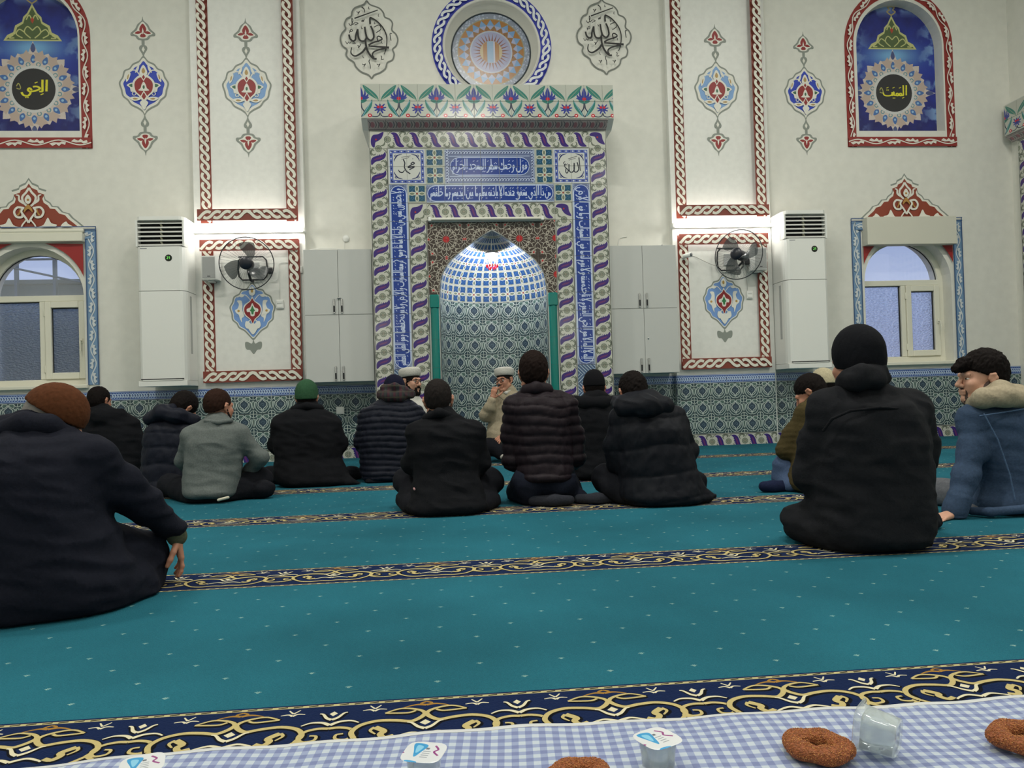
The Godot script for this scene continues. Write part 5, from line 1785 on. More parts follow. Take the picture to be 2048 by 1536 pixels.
func wall_fan(c: Vector3, axis: Vector3, label: String, spin: float) -> void:
	# c is the cage centre; the bracket stands on the wall behind it
	var o := thing("wall_fan", label, "fan", Vector3(c.x, c.y - 0.25, 0.1))
	var b := Basis.looking_at(-axis, Vector3.UP)   # local +z points along the axis
	var ctr := c - o.position
	var R := 0.285
	var wire := mat(rgb(50, 54, 58), 0.35, 0.6)
	var blade_m := mat(Color(0.2, 0.23, 0.24, 0.8), 0.2)
	blade_m.transparency = BaseMaterial3D.TRANSPARENCY_ALPHA
	var cage := Node3D.new()
	cage.name = "cage"
	o.add_child(cage)
	cage.transform = Transform3D(b, ctr)
	var ring := []
	for k in 49:
		ring.append(Vector3(cos(TAU * k / 48) * R, sin(TAU * k / 48) * R, 0))
	part(cage, "rim", tube_mesh(ring, 0.0055, 6), wire)
	var mb := MB.new()
	for k in 40:
		var a := TAU * k / 40
		var d := Vector3(cos(a), sin(a), 0)
		mb.tube([d * 0.07 + Vector3(0, 0, 0.07), d * 0.18 + Vector3(0, 0, 0.062), d * 0.255 + Vector3(0, 0, 0.035), d * R], 0.0009, 3, false)
		mb.tube([d * 0.08 + Vector3(0, 0, -0.08), d * 0.2 + Vector3(0, 0, -0.066), d * 0.265 + Vector3(0, 0, -0.035), d * R], 0.0009, 3, false)
	var spokes := part(cage, "wire_guard", mb.mesh(), wire)
	spokes.set_meta("kind", "stuff")
	part(cage, "hub_cap", lathe_mesh([[0.0, 0.086], [0.03, 0.085], [0.062, 0.076], [0.07, 0.066], [0.07, 0.058], [0.0, 0.055]], 24), mat(rgb(18, 22, 34), 0.3), Vector3.ZERO, Basis(Vector3.RIGHT, PI / 2))
	for k in 3:
		var rows := []
		for i in 9:
			var t := i / 8.0
			var r := lerpf(0.05, 0.235, t)
			var a0 := lerpf(-0.25, -0.1, t) + t * 0.55
			var a1 := lerpf(0.55, 1.05, sin(t * PI * 0.62)) + t * 0.35 - 0.25 * t * t * t
			var row := []
			for j in 6:
				var a := lerpf(a0, a1, j / 5.0)
				row.append(Vector3(cos(a) * r, sin(a) * r, lerpf(0.026, -0.026, j / 5.0)))
			rows.append(row)
		var bl := MB.new()
		bl.grid(rows)
		part(o, "blade", bl.mesh(), blade_m, ctr, b * Basis(Vector3(0, 0, 1), spin + TAU * k / 3))
	part(o, "motor", lathe_mesh([[0.0, -0.05], [0.05, -0.05], [0.062, -0.03], [0.062, 0.05], [0.04, 0.07], [0.0, 0.072]], 20), M.black_plastic, ctr + b * Vector3(0, 0, -0.1), b * Basis(Vector3.RIGHT, -PI / 2))
	part(o, "neck", tube_mesh([ctr + b * Vector3(0, 0, -0.12), ctr + b * Vector3(0, -0.08, -0.1), Vector3(ctr.x * 0.5, ctr.y - 0.16, 0.13), Vector3(0, ctr.y - 0.16, 0.03)], 0.014, 8), M.black_plastic)
	# bent tube bracket on the wall
	var br := []
	for q in [[-0.16, 0.12], [0.12, 0.12], [0.16, 0.08], [0.17, -0.02], [0.16, -0.1], [0.12, -0.14], [-0.12, -0.14], [-0.16, -0.1], [-0.17, -0.02], [-0.16, 0.08], [-0.12, 0.12]]:
		br.append(Vector3(q[0] * 0.95, ctr.y + q[1], 0.03))
	part(o, "bracket", tube_mesh(br, 0.009, 8), M.black_plastic)
	part(o, "wall_plate", box_mesh(Vector3(-0.07, ctr.y - 0.08, 0.0), Vector3(0.07, ctr.y + 0.06, 0.022), 0.006), mat(rgb(190, 192, 192), 0.4))
	part(o, "switch_box", box_mesh(Vector3(0.17, ctr.y - 0.08, 0.03), Vector3(0.225, ctr.y - 0.01, 0.075), 0.01), M.black_plastic)

func cabinet(x0: float, x1: float, label: String, key: bool) -> void:
	var o := thing("wall_cabinet", label, "cabinet", Vector3((x0 + x1) / 2, 0.868, 0))
	var h := (x1 - x0) / 2
	part(o, "carcass", box_mesh(Vector3(-h, 0.0, 0.012), Vector3(h, 1.465, 0.36), 0.002), M.white_gloss)
	for r in 2:
		for s: float in [-1.0, 1.0]:
			var y0: float = [0.004, 0.744][r]
			var y1: float = [0.74, 1.462][r]
			var d := part(o, "door", box_mesh(Vector3(-h + 0.003 if s < 0 else 0.0018, y0, 0.364), Vector3(-0.0018 if s < 0 else h - 0.003, y1, 0.382), 0.0015), M.white_gloss)
			var hy: float = [0.09, 0.83][r]
			var hx := s * 0.042 - 0.005
			part(d, "handle", box_mesh(Vector3(hx - 0.011, hy - 0.075, 0.388), Vector3(hx + 0.011, hy + 0.085, 0.4), 0.004), M.chrome)
			part(d, "handle_inlay", box_mesh(Vector3(hx - 0.0085, hy - 0.06, 0.399), Vector3(hx + 0.0085, hy + 0.01, 0.404), 0.002), M.black_plastic)
			for q in [hy - 0.06, hy + 0.07]:
				part(d, "handle_foot", box_mesh(Vector3(hx - 0.006, q - 0.006, 0.381), Vector3(hx + 0.006, q + 0.006, 0.389)), M.chrome)
	if key:
		part(o, "key", box_mesh(Vector3(-0.012, 0.92, 0.384), Vector3(0.03, 0.93, 0.405), 0.002), M.chrome)
	else:
		part(o, "lock", tube_mesh([Vector3(0.04, 0.4, 0.38), Vector3(0.04, 0.4, 0.388)], 0.01, 10), M.chrome)

func speaker(x: float, y: float, label: String) -> void:
	var o := thing("wall_speaker", label, "loudspeaker", Vector3(x, y, 0.1))
	var m := MB.new()
	var prof := PackedVector2Array([Vector2(-0.09, -0.03), Vector2(0.09, -0.03), Vector2(0.092, -0.14), Vector2(0.07, -0.178), Vector2(-0.07, -0.178), Vector2(-0.092, -0.14)])
	m.prism(prof, -0.13, 0.13, Transform3D(Basis(Vector3(1, 0, 0), Vector3(0, 0, -1), Vector3(0, 1, 0)), Vector3.ZERO))
	part(o, "enclosure", m.mesh(), mat(rgb(206, 208, 204), 0.5))
	var gr := tri_mat(rgb(196, 198, 196), 0.6, 26.0, noise_tex(0.2, 64, 1, 41, 0.55, 1.0))
	part(o, "grille", box_mesh(Vector3(-0.068, -0.118, 0.178), Vector3(0.068, 0.118, 0.183), 0.002), gr)
	part(o, "badge", box_mesh(Vector3(-0.016, -0.1, 0.183), Vector3(0.016, -0.092, 0.1845)), M.black_plastic)
	part(o, "bracket", box_mesh(Vector3(-0.03, -0.15, 0.0), Vector3(0.03, -0.13, 0.12), 0.003), M.white_plastic)
	part(o, "bracket_arm", box_mesh(Vector3(-0.03, -0.15, 0.0), Vector3(0.03, 0.0, 0.034), 0.003), M.white_plastic)

func socket(p: Vector3, w: float, h: float, label: String, toggles: int) -> void:
	var o := thing("wall_socket", label, "socket", p)
	part(o, "plate", box_mesh(Vector3(-w / 2, -h / 2, 0), Vector3(w / 2, h / 2, 0.022), 0.005), M.white_plastic)
	for k in toggles:
		part(o, "rocker", box_mesh(Vector3(-w * 0.36, -h / 2 + 0.012 + k * h / toggles, 0.022), Vector3(w * 0.36, -h / 2 - 0.008 + (k + 1) * h / toggles, 0.027), 0.003), M.white_plastic)

func cable(pts: Array, label: String, r := 0.004, mt: Material = null) -> void:
	var cu := []
	var flat := pts
	for i in flat.size() - 1:
		var p0: Vector3 = flat[maxi(i - 1, 0)]
		var p1: Vector3 = flat[i]
		var p2: Vector3 = flat[i + 1]
		var p3: Vector3 = flat[mini(i + 2, flat.size() - 1)]
		for k in 6:
			var t := k / 6.0
			cu.append(0.5 * (2.0 * p1 + (p2 - p0) * t + (2.0 * p0 - 5.0 * p1 + 4.0 * p2 - p3) * t * t + (3.0 * p1 - p0 - 3.0 * p2 + p3) * t * t * t))
	cu.append(flat[flat.size() - 1])
	var o := part(self, "cable", tube_mesh(cu, r, 6), mt if mt else M.white_plastic)
	tag(o, label, "cable")

func make_fixtures() -> void:
	tube_light(Vector3(-2.7175, 2.6, 0.1), 0.0, "lit white tube lamp across the pillar left of the niche", true)
	tube_light(Vector3(2.7605, 2.6, 0.1), 0.0, "lit white tube lamp across the pillar right of the niche", true)
	tube_light(Vector3(-2.7, 2.6, 14.0), PI, "lit white tube lamp on the wall behind the rows", true)
	tube_light(Vector3(2.7, 2.6, 14.0), PI, "second lit white tube lamp on the wall behind the rows", true)
	air_conditioner(-3.83, -3.325, "tall white air conditioner next to the lattice-view window")
	air_conditioner(3.372, 3.888, "tall white air conditioner next to the sky-view window")
	cabinet(-2.085, -1.345, "white four-door wall cabinet with a key, left of the niche", true)
	cabinet(1.312, 2.104, "white four-door wall cabinet with a lock, right of the niche", false)
	wall_fan(Vector3(-2.69, 2.19, 0.38), Vector3(0.12, -0.1, 1.0), "black three-blade wall fan facing the rows on the left pillar", 0.75)
	wall_fan(Vector3(2.84, 2.21, 0.38), Vector3(-0.75, 0.02, 0.75), "black three-blade wall fan turned sideways on the right pillar", 1.5)
	speaker(-3.125, 2.17, "small grey loudspeaker at the left edge of the left pillar")
	speaker(3.15, 2.18, "small grey loudspeaker at the right edge of the right pillar")
	socket(Vector3(-2.405, 1.77, 0.1), 0.085, 0.1, "white double switch on the left pillar", 2)
	socket(Vector3(3.07, 1.775, 0.1), 0.075, 0.095, "white double switch on the right pillar", 2)
	socket(Vector3(-1.78, 0.55, 0.009), 0.09, 0.085, "cream power socket on the tiles below the left cabinet", 1)
	var sd := thing("round_sensor", "small round white device on the wall above the left cabinet", "sensor", Vector3(-1.665, 2.53, 0.0))
	part(sd, "dome", lathe_mesh([[0.0, 0.03], [0.03, 0.027], [0.042, 0.012], [0.042, 0.0]], 20), M.white_plastic, Vector3.ZERO, Basis(Vector3.RIGHT, PI / 2))
	part(sd, "drop_wire", tube_mesh([Vector3(-0.02, -0.03, 0.008), Vector3(-0.021, -0.2, 0.008)], 0.003, 6), M.white_plastic)
	var cm := thing("dome_camera", "small white camera on top of the right cabinet", "camera", Vector3(1.99, 2.335, 0.2))
	part(cm, "base", lathe_mesh([[0.03, 0.0], [0.032, 0.012], [0.024, 0.03], [0.0, 0.038]], 16), M.white_plastic)
	part(cm, "lens", lathe_mesh([[0.0, 0.012], [0.012, 0.008], [0.014, 0.0]], 12), M.black_plastic, Vector3(0, 0.018, 0.026), Basis(Vector3.RIGHT, PI / 2))
	var c2 := thing("bullet_camera", "small white bullet camera beside the right fan", "camera", Vector3(2.33, 2.245, 0.1))
	part(c2, "foot", lathe_mesh([[0.03, 0.0], [0.03, 0.012], [0.015, 0.02], [0.012, 0.06], [0.0, 0.06]], 14), M.white_plastic, Vector3(-0.05, -0.01, 0.0), Basis(Vector3.RIGHT, PI / 2))
	part(c2, "barrel", tube_mesh([Vector3(-0.06, -0.005, 0.055), Vector3(0.0, 0.0, 0.13)], 0.026, 14), M.white_plastic)
	part(c2, "lens", tube_mesh([Vector3(0.0, 0.0, 0.13), Vector3(0.006, 0.0, 0.137)], 0.021, 14), mat(rgb(90, 96, 98), 0.3))
	cable([Vector3(-2.2, 2.225, 0.115), Vector3(-2.3, 2.245, 0.115), Vector3(-2.4, 2.23, 0.118), Vector3(-2.41, 2.1, 0.12), Vector3(-2.44, 2.04, 0.12), Vector3(-2.5, 2.05, 0.13)], "white cable from the left fan to its junction")
	cable([Vector3(-2.405, 1.83, 0.108), Vector3(-2.405, 2.1, 0.108)], "straight white cable above the left pillar switch")
	cable([Vector3(3.05, 1.83, 0.108), Vector3(3.045, 2.1, 0.11), Vector3(2.98, 2.12, 0.14)], "thin white cable above the right pillar switch")
	cable([Vector3(2.38, 2.25, 0.104), Vector3(2.42, 2.24, 0.112), Vector3(2.6, 2.14, 0.15), Vector3(2.72, 2.11, 0.16)], "thin grey cable from the bullet camera to the right fan", 0.003, mat(rgb(150, 148, 140), 0.6))
	cable([Vector3(-2.05, 2.34, 0.3), Vector3(-1.9, 2.36, 0.3), Vector3(-1.75, 2.36, 0.28), Vector3(-1.6, 2.34, 0.26)], "white cable lying on the left cabinet top")
	cable([Vector3(1.52, 2.335, 0.02), Vector3(1.53, 2.46, 0.008), Vector3(1.56, 2.5, 0.008), Vector3(1.63, 2.51, 0.008)], "pale cable bent up the wall over the right cabinet", 0.005)
	cable([Vector3(1.64, 2.336, 0.02), Vector3(1.66, 2.4, 0.012), Vector3(1.78, 2.37, 0.02), Vector3(1.93, 2.338, 0.1)], "pale cable sagging to the dome camera", 0.004)
	# junction box at the cabinet edge
	socket(Vector3(-2.17, 2.16, 0.1), 0.05, 0.08, "small white junction box beside the left fan", 1)
	# tiled panel on the right wall
	var pn := thing("tiled_wall_panel", "tall tiled panel with flowered cornice on the side wall", "tile panel", Vector3(6.56, 0, 0))
	part(pn, "panel_body", box_mesh(Vector3(-0.05, 0.0, 0.16), Vector3(0.0, 3.62, 2.2)), M.grout)
	part(pn, "cornice_body", box_mesh(Vector3(-0.15, 3.68, 0.08), Vector3(0.0, 4.06, 2.3)), M.grout)
	var tb := Basis(Vector3.UP, -PI / 2)
	for r in 18:
		for c in 10:
			var edge := c == 0 or c == 9 or r == 17
			add_tile(pn, "leaf_tile" if edge else "flower_tile", tile_mesh(0.2, 0.2, Rect2(0, 0, 1, 1), 1 if edge and r < 17 else 0), M.leaf if edge else M.cross, Vector3(-0.05, 0.1 + r * 0.2, 0.27 + c * 0.2), tb)
	for c in 11:
		for r in 2:
			add_tile(pn, "cornice_tile", tile_mesh(0.2, 0.185, Rect2(0.5 * (c % 2), 0.5 - 0.5 * r, 0.5, 0.5)), M.cornice, Vector3(-0.15, 3.775 + r * 0.185, 0.19 + c * 0.2), tb)
		add_tile(pn, "border_tile", tile_mesh(0.2, 0.11), M.slant, Vector3(-0.1, 3.64, 0.19 + c * 0.2), tb * Basis(Vector3.RIGHT, 0.9))

# ------------------------------------------------------------------ carpet
func print_band() -> Image:
	# one repeat: 0.40 m long, 0.28 m wide
	var cv := Cv.new()
	var cr := rgb(182, 166, 114)
	var ivory := rgb(206, 198, 168)
	var ochre := rgb(150, 112, 52)
	var black := rgb(14, 16, 22)
	# edging: cream twisted line with dark dashes
	for y: float in [0.012, 0.268]:
		cv.R(0, y - 0.0055, 0.4, 0.011, rgb(176, 166, 122))
		for k in 12:
			cv.S([Vector2(k * 0.0333 + 0.006, y - 0.001), Vector2(k * 0.0333 + 0.026, y + 0.002)], 0.005, rgb(48, 44, 34))
	for ox: float in [-0.4, 0.0, 0.4]:
		for pass_i in 2:
			var w := 0.0 if pass_i == 1 else 0.008
			var c := cr if pass_i == 1 else black
			var iv := ivory if pass_i == 1 else black
			var sh := Vector2.ZERO if pass_i == 1 else Vector2(0.002, -0.004)
			# tall palmette: leaves, branching arches, leaf inside each arch
			cv.T = Transform2D(Vector2(1, 0), Vector2(0, 1), Vector2(ox + 0.2, 0) + sh)
			cv.mirror = true
			cv.C(Cv.V([0.0, 0.19, 0.008, 0.208, 0.03, 0.222, 0.058, 0.226, 0.088, 0.208]), 0.011 + w, c, 0.005 + w)
			cv.C(Cv.V([0.088, 0.208, 0.06, 0.204, 0.036, 0.203, 0.022, 0.212]), 0.007 + w, c)
			cv.C(Cv.V([0.0, 0.196, 0.01, 0.176, 0.03, 0.16, 0.06, 0.168, 0.1, 0.172, 0.135, 0.156, 0.15, 0.126, 0.142, 0.098]), 0.012 + w, c, 0.012 + w)
			cv.C(Cv.V([0.062, 0.1, 0.08, 0.092, 0.09, 0.108, 0.084, 0.122, 0.104, 0.142]), 0.012 + w, c, 0.016 + w)
			cv.C(Cv.V([0.104, 0.142, 0.112, 0.128, 0.1, 0.11]), 0.01 + w, c, 0.004 + w)
			cv.C(Cv.V([0.142, 0.098, 0.11, 0.062, 0.07, 0.05, 0.03, 0.056, 0.0, 0.05]), 0.009 + w, c)
			cv.C(Cv.V([0.0, 0.122, 0.014, 0.132, 0.028, 0.152, 0.038, 0.156]), 0.011 + w, iv, 0.004 + w)
			cv.C(Cv.V([0.0, 0.094, 0.026, 0.106, 0.052, 0.096, 0.062, 0.088]), 0.01 + w, iv, 0.004 + w)
			# low palmette half a repeat on: wings and a pair of volutes
			cv.T = Transform2D(Vector2(1, 0), Vector2(0, 1), Vector2(ox + 0.4, 0) + sh)
			cv.C(Cv.V([0.0, 0.15, 0.022, 0.152, 0.046, 0.142, 0.056, 0.118, 0.044, 0.096, 0.022, 0.1, 0.02, 0.118, 0.034, 0.122]), 0.011 + w, c, 0.006 + w)
			cv.C(Cv.V([0.06, 0.1, 0.03, 0.076, 0.0, 0.07]), 0.009 + w, c)
			cv.C(Cv.V([0.0, 0.166, 0.018, 0.18, 0.042, 0.182, 0.06, 0.17]), 0.011 + w, iv, 0.004 + w)
			cv.C(Cv.V([0.0, 0.192, 0.012, 0.202, 0.022, 0.222, 0.03, 0.226]), 0.01 + w, iv, 0.004 + w)
			cv.mirror = false
		cv.T = Transform2D(Vector2(1, 0), Vector2(0, 1), Vector2(ox + 0.2, 0))
		cv.mirror = true
		cv.C(Cv.V([0.0, 0.238, 0.018, 0.242, 0.034, 0.238, 0.05, 0.23]), 0.01, ochre, 0.003)
		cv.C(Cv.V([0.0, 0.256, 0.012, 0.247, 0.0, 0.238]), 0.006, ochre)
		cv.mirror = false
		cv.P(Cv.V([-0.012, 0.15, 0.0, 0.164, 0.012, 0.15, 0.0, 0.138]), ivory)
		cv.T = Transform2D(Vector2(1, 0), Vector2(0, 1), Vector2(ox + 0.4, 0))
		cv.P(Cv.V([-0.009, 0.222, 0.0, 0.234, 0.009, 0.222, 0.0, 0.21]), ivory)
		for k: float in [-0.088, 0.088]:
			cv.T = Transform2D(Vector2(1, 0), Vector2(0, 1), Vector2(ox + 0.4 + k, 0.222))
			cv.mirror = true
			cv.C(Cv.V([0.0, 0.0, 0.01, 0.009, 0.026, 0.006]), 0.007, ivory, 0.003)
			cv.C(Cv.V([0.0, 0.012, 0.007, 0.022, 0.012, 0.03]), 0.005, ivory, 0.003)
			cv.mirror = false
	cv.T = Transform2D.IDENTITY
	return cv.raster(Rect2(0, 0, 0.4, 0.28), 640, 448, rgb(20, 34, 68))

func print_field() -> Image:
	# teal ground with small cream sprigs in a staggered net; 0.21 m square with two sprigs
	var cv := Cv.new()
	var N := 256
	var im := Image.create_empty(N, N, false, Image.FORMAT_RGBA8)
	var r := RandomNumberGenerator.new()
	r.seed = 12
	for y in N:
		for x in N:
			var k := 0.9 + 0.2 * r.randf()
			im.set_pixel(x, y, Color(0.15 * k, 0.4 * k, 0.462 * k))
	for c: Vector2 in [Vector2(0.25, 0.25), Vector2(0.75, 0.75)]:
		cv.T = Transform2D(Vector2(1, 0), Vector2(0, 1), c)
		cv.mirror = true
		cv.C(Cv.V([0.0, -0.02, 0.02, 0.012, 0.04, 0.01]), 0.018, rgb(140, 172, 164), 0.01)
		cv.C(Cv.V([0.0, 0.01, 0.012, 0.03, 0.018, 0.032]), 0.012, rgb(140, 172, 164), 0.008)
		cv.mirror = false
	cv.T = Transform2D.IDENTITY
	return cv.raster(Rect2(0, 0, 1, 1), N, N, Color.WHITE, 2, im)

const BANDS := [6.965, 5.585, 4.17, 2.845, 1.32]
func make_carpet() -> void:
	var o := thing("carpet", "teal wall-to-wall carpet with navy scroll bands across the rows", "carpet", Vector3(0, 0, 0))
	var fm := mat(Color.WHITE, 0.95, 0.0, 0.2)
	fm.albedo_texture = tex(print_field())
	fm.detail_enabled = true
	var big := noise_tex(0.012, 512, 4, 17, 0.86, 1.04)
	fm.detail_albedo = big
	fm.detail_blend_mode = BaseMaterial3D.BLEND_MODE_MUL
	fm.detail_uv_layer = BaseMaterial3D.DETAIL_UV_2
	fm.uv2_scale = Vector3(0.16, 0.16, 1)
	fm.heightmap_enabled = true
	fm.heightmap_texture = M.weave_bump
	fm.heightmap_scale = 0.25
	var bm := mat(Color.WHITE, 0.95, 0.0, 0.2)
	bm.albedo_texture = tex(print_band())
	bm.heightmap_enabled = true
	bm.heightmap_texture = M.weave_bump
	bm.heightmap_scale = 0.2
	var zs := [14.0]
	for z: float in BANDS:
		zs.append(z + 0.28)
		zs.append(z)
	zs.append(0.02)
	for i in range(0, zs.size() - 1):
		var z1: float = zs[i]
		var z0: float = zs[i + 1]
		var band := i % 2 == 1
		var x0 := -6.56
		var x1 := 6.56
		var mb := MB.new()
		var t := 0.0
		# pile thickness: the strips meet edge to edge
		var n := 24
		for k in n:
			var xa := lerpf(x0, x1, float(k) / n)
			var xb := lerpf(x0, x1, float(k + 1) / n)
			var s := 1.0 / 0.4 if band else 1.0 / 0.21
			var va := 1.0 if band else z1 / 0.21
			var vb := 0.0 if band else z0 / 0.21
			mb.quad(Vector3(xa, t, z1), Vector3(xb, t, z1), Vector3(xb, t, z0), Vector3(xa, t, z0), Vector2(xa * s, va), Vector2(xb * s, va), Vector2(xb * s, vb), Vector2(xa * s, vb))
		mb.box(Vector3(x0, -0.011, z0), Vector3(x1, -0.002, z1))
		var m := mb.mesh()
		# second texture layer in metres, for the large worn tones
		var arr := m.surface_get_arrays(0)
		var uv2 := PackedVector2Array()
		for p in mb.v:
			uv2.append(Vector2(p.x, p.z))
		arr[Mesh.ARRAY_TEX_UV2] = uv2
		var m2 := ArrayMesh.new()
		m2.add_surface_from_arrays(Mesh.PRIMITIVE_TRIANGLES, arr)
		part(o, "scroll_band" if band else "teal_field", m2, bm if band else fm)

# ------------------------------------------------------------------ people: smooth fields meshed as surface nets
# a shape is [kind, ...]: 0 tapered capsule [0, a, b, ra, rb]; 1 stack of rounded slabs [1, rows, yaw, y_bottom, y_top, round];
# 2 ellipsoid [2, centre, radii, basis]
class Field:
	var h := 0.012
	var o := Vector3.ZERO
	var nx := 0
	var ny := 0
	var nz := 0
	var F := PackedFloat32Array()
	var V := PackedVector3Array()
	var N := PackedVector3Array()
	var I := PackedInt32Array()

	static func bounds(s: Array) -> AABB:
		if s[0] == 0:
			var r: float = maxf(s[3], s[4])
			return AABB(s[1], Vector3.ZERO).expand(s[2]).grow(r)
		if s[0] == 1:
			var b := AABB()
			var first := true
			for q in s[1]:
				var e: float = q[3] + q[4] + q[5]
				var c := AABB(Vector3(q[1] - e, q[0], q[2] - e), Vector3(2 * e, 0.001, 2 * e))
				b = c if first else b.merge(c)
				first = false
			return b
		var rr: float = maxf(s[2].x, maxf(s[2].y, s[2].z))
		return AABB(s[1] - Vector3.ONE * rr, Vector3.ONE * rr * 2)

	func setup(shapes: Array, cell: float) -> void:
		h = cell
		var b := bounds(shapes[0])
		for s in shapes:
			b = b.merge(bounds(s))
		b = b.grow(cell * 3.0 + 0.01)
		o = b.position
		nx = int(b.size.x / h) + 2
		ny = int(b.size.y / h) + 2
		nz = int(b.size.z / h) + 2
		F.resize(nx * ny * nz)
		F.fill(1.0)

	func add(s: Array, k: float) -> void:
		var b := bounds(s).grow(k + 2.0 * h)
		var i0 := maxi(0, int((b.position.x - o.x) / h)); var i1 := mini(nx - 1, int((b.end.x - o.x) / h) + 1)
		var j0 := maxi(0, int((b.position.y - o.y) / h)); var j1 := mini(ny - 1, int((b.end.y - o.y) / h) + 1)
		var k0 := maxi(0, int((b.position.z - o.z) / h)); var k1 := mini(nz - 1, int((b.end.z - o.z) / h) + 1)
		var kind: int = s[0]
		var k4 := 0.25 / maxf(k, 1e-5)
		if kind == 0:
			var a: Vector3 = s[1]
			var ab: Vector3 = s[2] - a
			var l2 := maxf(ab.length_squared(), 1e-9)
			var ra: float = s[3]
			var dr: float = s[4] - ra
			for kk in range(k0, k1 + 1):
				var pz := o.z + kk * h - a.z
				for jj in range(j0, j1 + 1):
					var py := o.y + jj * h - a.y
					var row := (kk * ny + jj) * nx
					var pre := py * ab.y + pz * ab.z
					for ii in range(i0, i1 + 1):
						var px := o.x + ii * h - a.x
						var t := clampf((px * ab.x + pre) / l2, 0.0, 1.0)
						var dx := px - ab.x * t
						var dy := py - ab.y * t
						var dz := pz - ab.z * t
						var d := sqrt(dx * dx + dy * dy + dz * dz) - ra - dr * t
						var f := F[row + ii]
						var g := k - absf(f - d)
						F[row + ii] = minf(f, d) - (g * g * k4 if g > 0.0 else 0.0)
		elif kind == 1:
			var rows: Array = s[1]
			var cy := cos(s[2])
			var sy := sin(s[2])
			var yb: float = s[3]
			var yt: float = s[4]
			var rr: float = s[5]
			for jj in range(j0, j1 + 1):
				var y := o.y + jj * h
				var r0: Array = rows[0]
				var r1: Array = rows[rows.size() - 1]
				var t := 0.0
				if y <= rows[0][0]:
					r1 = r0
				elif y >= r1[0]:
					r0 = r1
				else:
					for q in rows.size() - 1:
						if y <= rows[q + 1][0]:
							r0 = rows[q]
							r1 = rows[q + 1]
							t = smoothstep(0.0, 1.0, (y - r0[0]) / (r1[0] - r0[0])) * 0.5 + 0.5 * (y - r0[0]) / (r1[0] - r0[0])
							break
				var cx := lerpf(r0[1], r1[1], t)
				var cz := lerpf(r0[2], r1[2], t)
				var aa := lerpf(r0[3], r1[3], t)
				var rs := lerpf(r0[4], r1[4], t)
				var rd := lerpf(r0[5], r1[5], t)
				var m := minf(rs, rd)
				var dyv := maxf(y - yt, yb - y) + rr
				for kk in range(k0, k1 + 1):
					var dz := o.z + kk * h - cz
					var row := (kk * ny + jj) * nx
					for ii in range(i0, i1 + 1):
						var dx := o.x + ii * h - cx
						var lx := absf(dx * cy + dz * sy) - aa
						var lz := (-dx * sy + dz * cy) / rd
						lx = maxf(lx, 0.0) / rs
						var d := (sqrt(lx * lx + lz * lz) - 1.0) * m + rr
						if d > 0.0 and dyv > 0.0:
							d = sqrt(d * d + dyv * dyv) - rr
						else:
							d = maxf(d, dyv) - rr
						var f := F[row + ii]
						var g := k - absf(f - d)
						F[row + ii] = minf(f, d) - (g * g * k4 if g > 0.0 else 0.0)
		else:
			var c: Vector3 = s[1]
			var r: Vector3 = s[2]
			var inv: Basis = (s[3] as Basis).transposed()
			var m := minf(r.x, minf(r.y, r.z))
			for kk in range(k0, k1 + 1):
				for jj in range(j0, j1 + 1):
					var row := (kk * ny + jj) * nx
					for ii in range(i0, i1 + 1):
						var p := inv * (o + Vector3(ii, jj, kk) * h - c)
						var q := p / r
						var l := q.length()
						var d := (l - 1.0) * m
						if l > 0.3:
							d = l * (l - 1.0) / maxf((q / r).length(), 1e-6)
						var f := F[row + ii]
						var g := k - absf(f - d)
						F[row + ii] = minf(f, d) - (g * g * k4 if g > 0.0 else 0.0)

	# keep only the side of a plane that its normal points to
	func cut(p: Vector3, n: Vector3) -> void:
		var top := ny
		if n.y > 0.999:
			top = clampi(int((p.y - o.y) / h) + 4, 0, ny)
		for kk in nz:
			for jj in top:
				var row := (kk * ny + jj) * nx
				var base := (o.y + jj * h - p.y) * n.y + (o.z + kk * h - p.z) * n.z
				for ii in nx:
					var d := -((o.x + ii * h - p.x) * n.x + base)
					if d > F[row + ii]:
						F[row + ii] = d

	func carve(s: Array) -> void:
		var keep := F
		F = PackedFloat32Array()
		F.resize(keep.size())
		F.fill(1.0)
		add(s, 0.001)
		for i in keep.size():
			keep[i] = maxf(keep[i], -F[i])
		F = keep

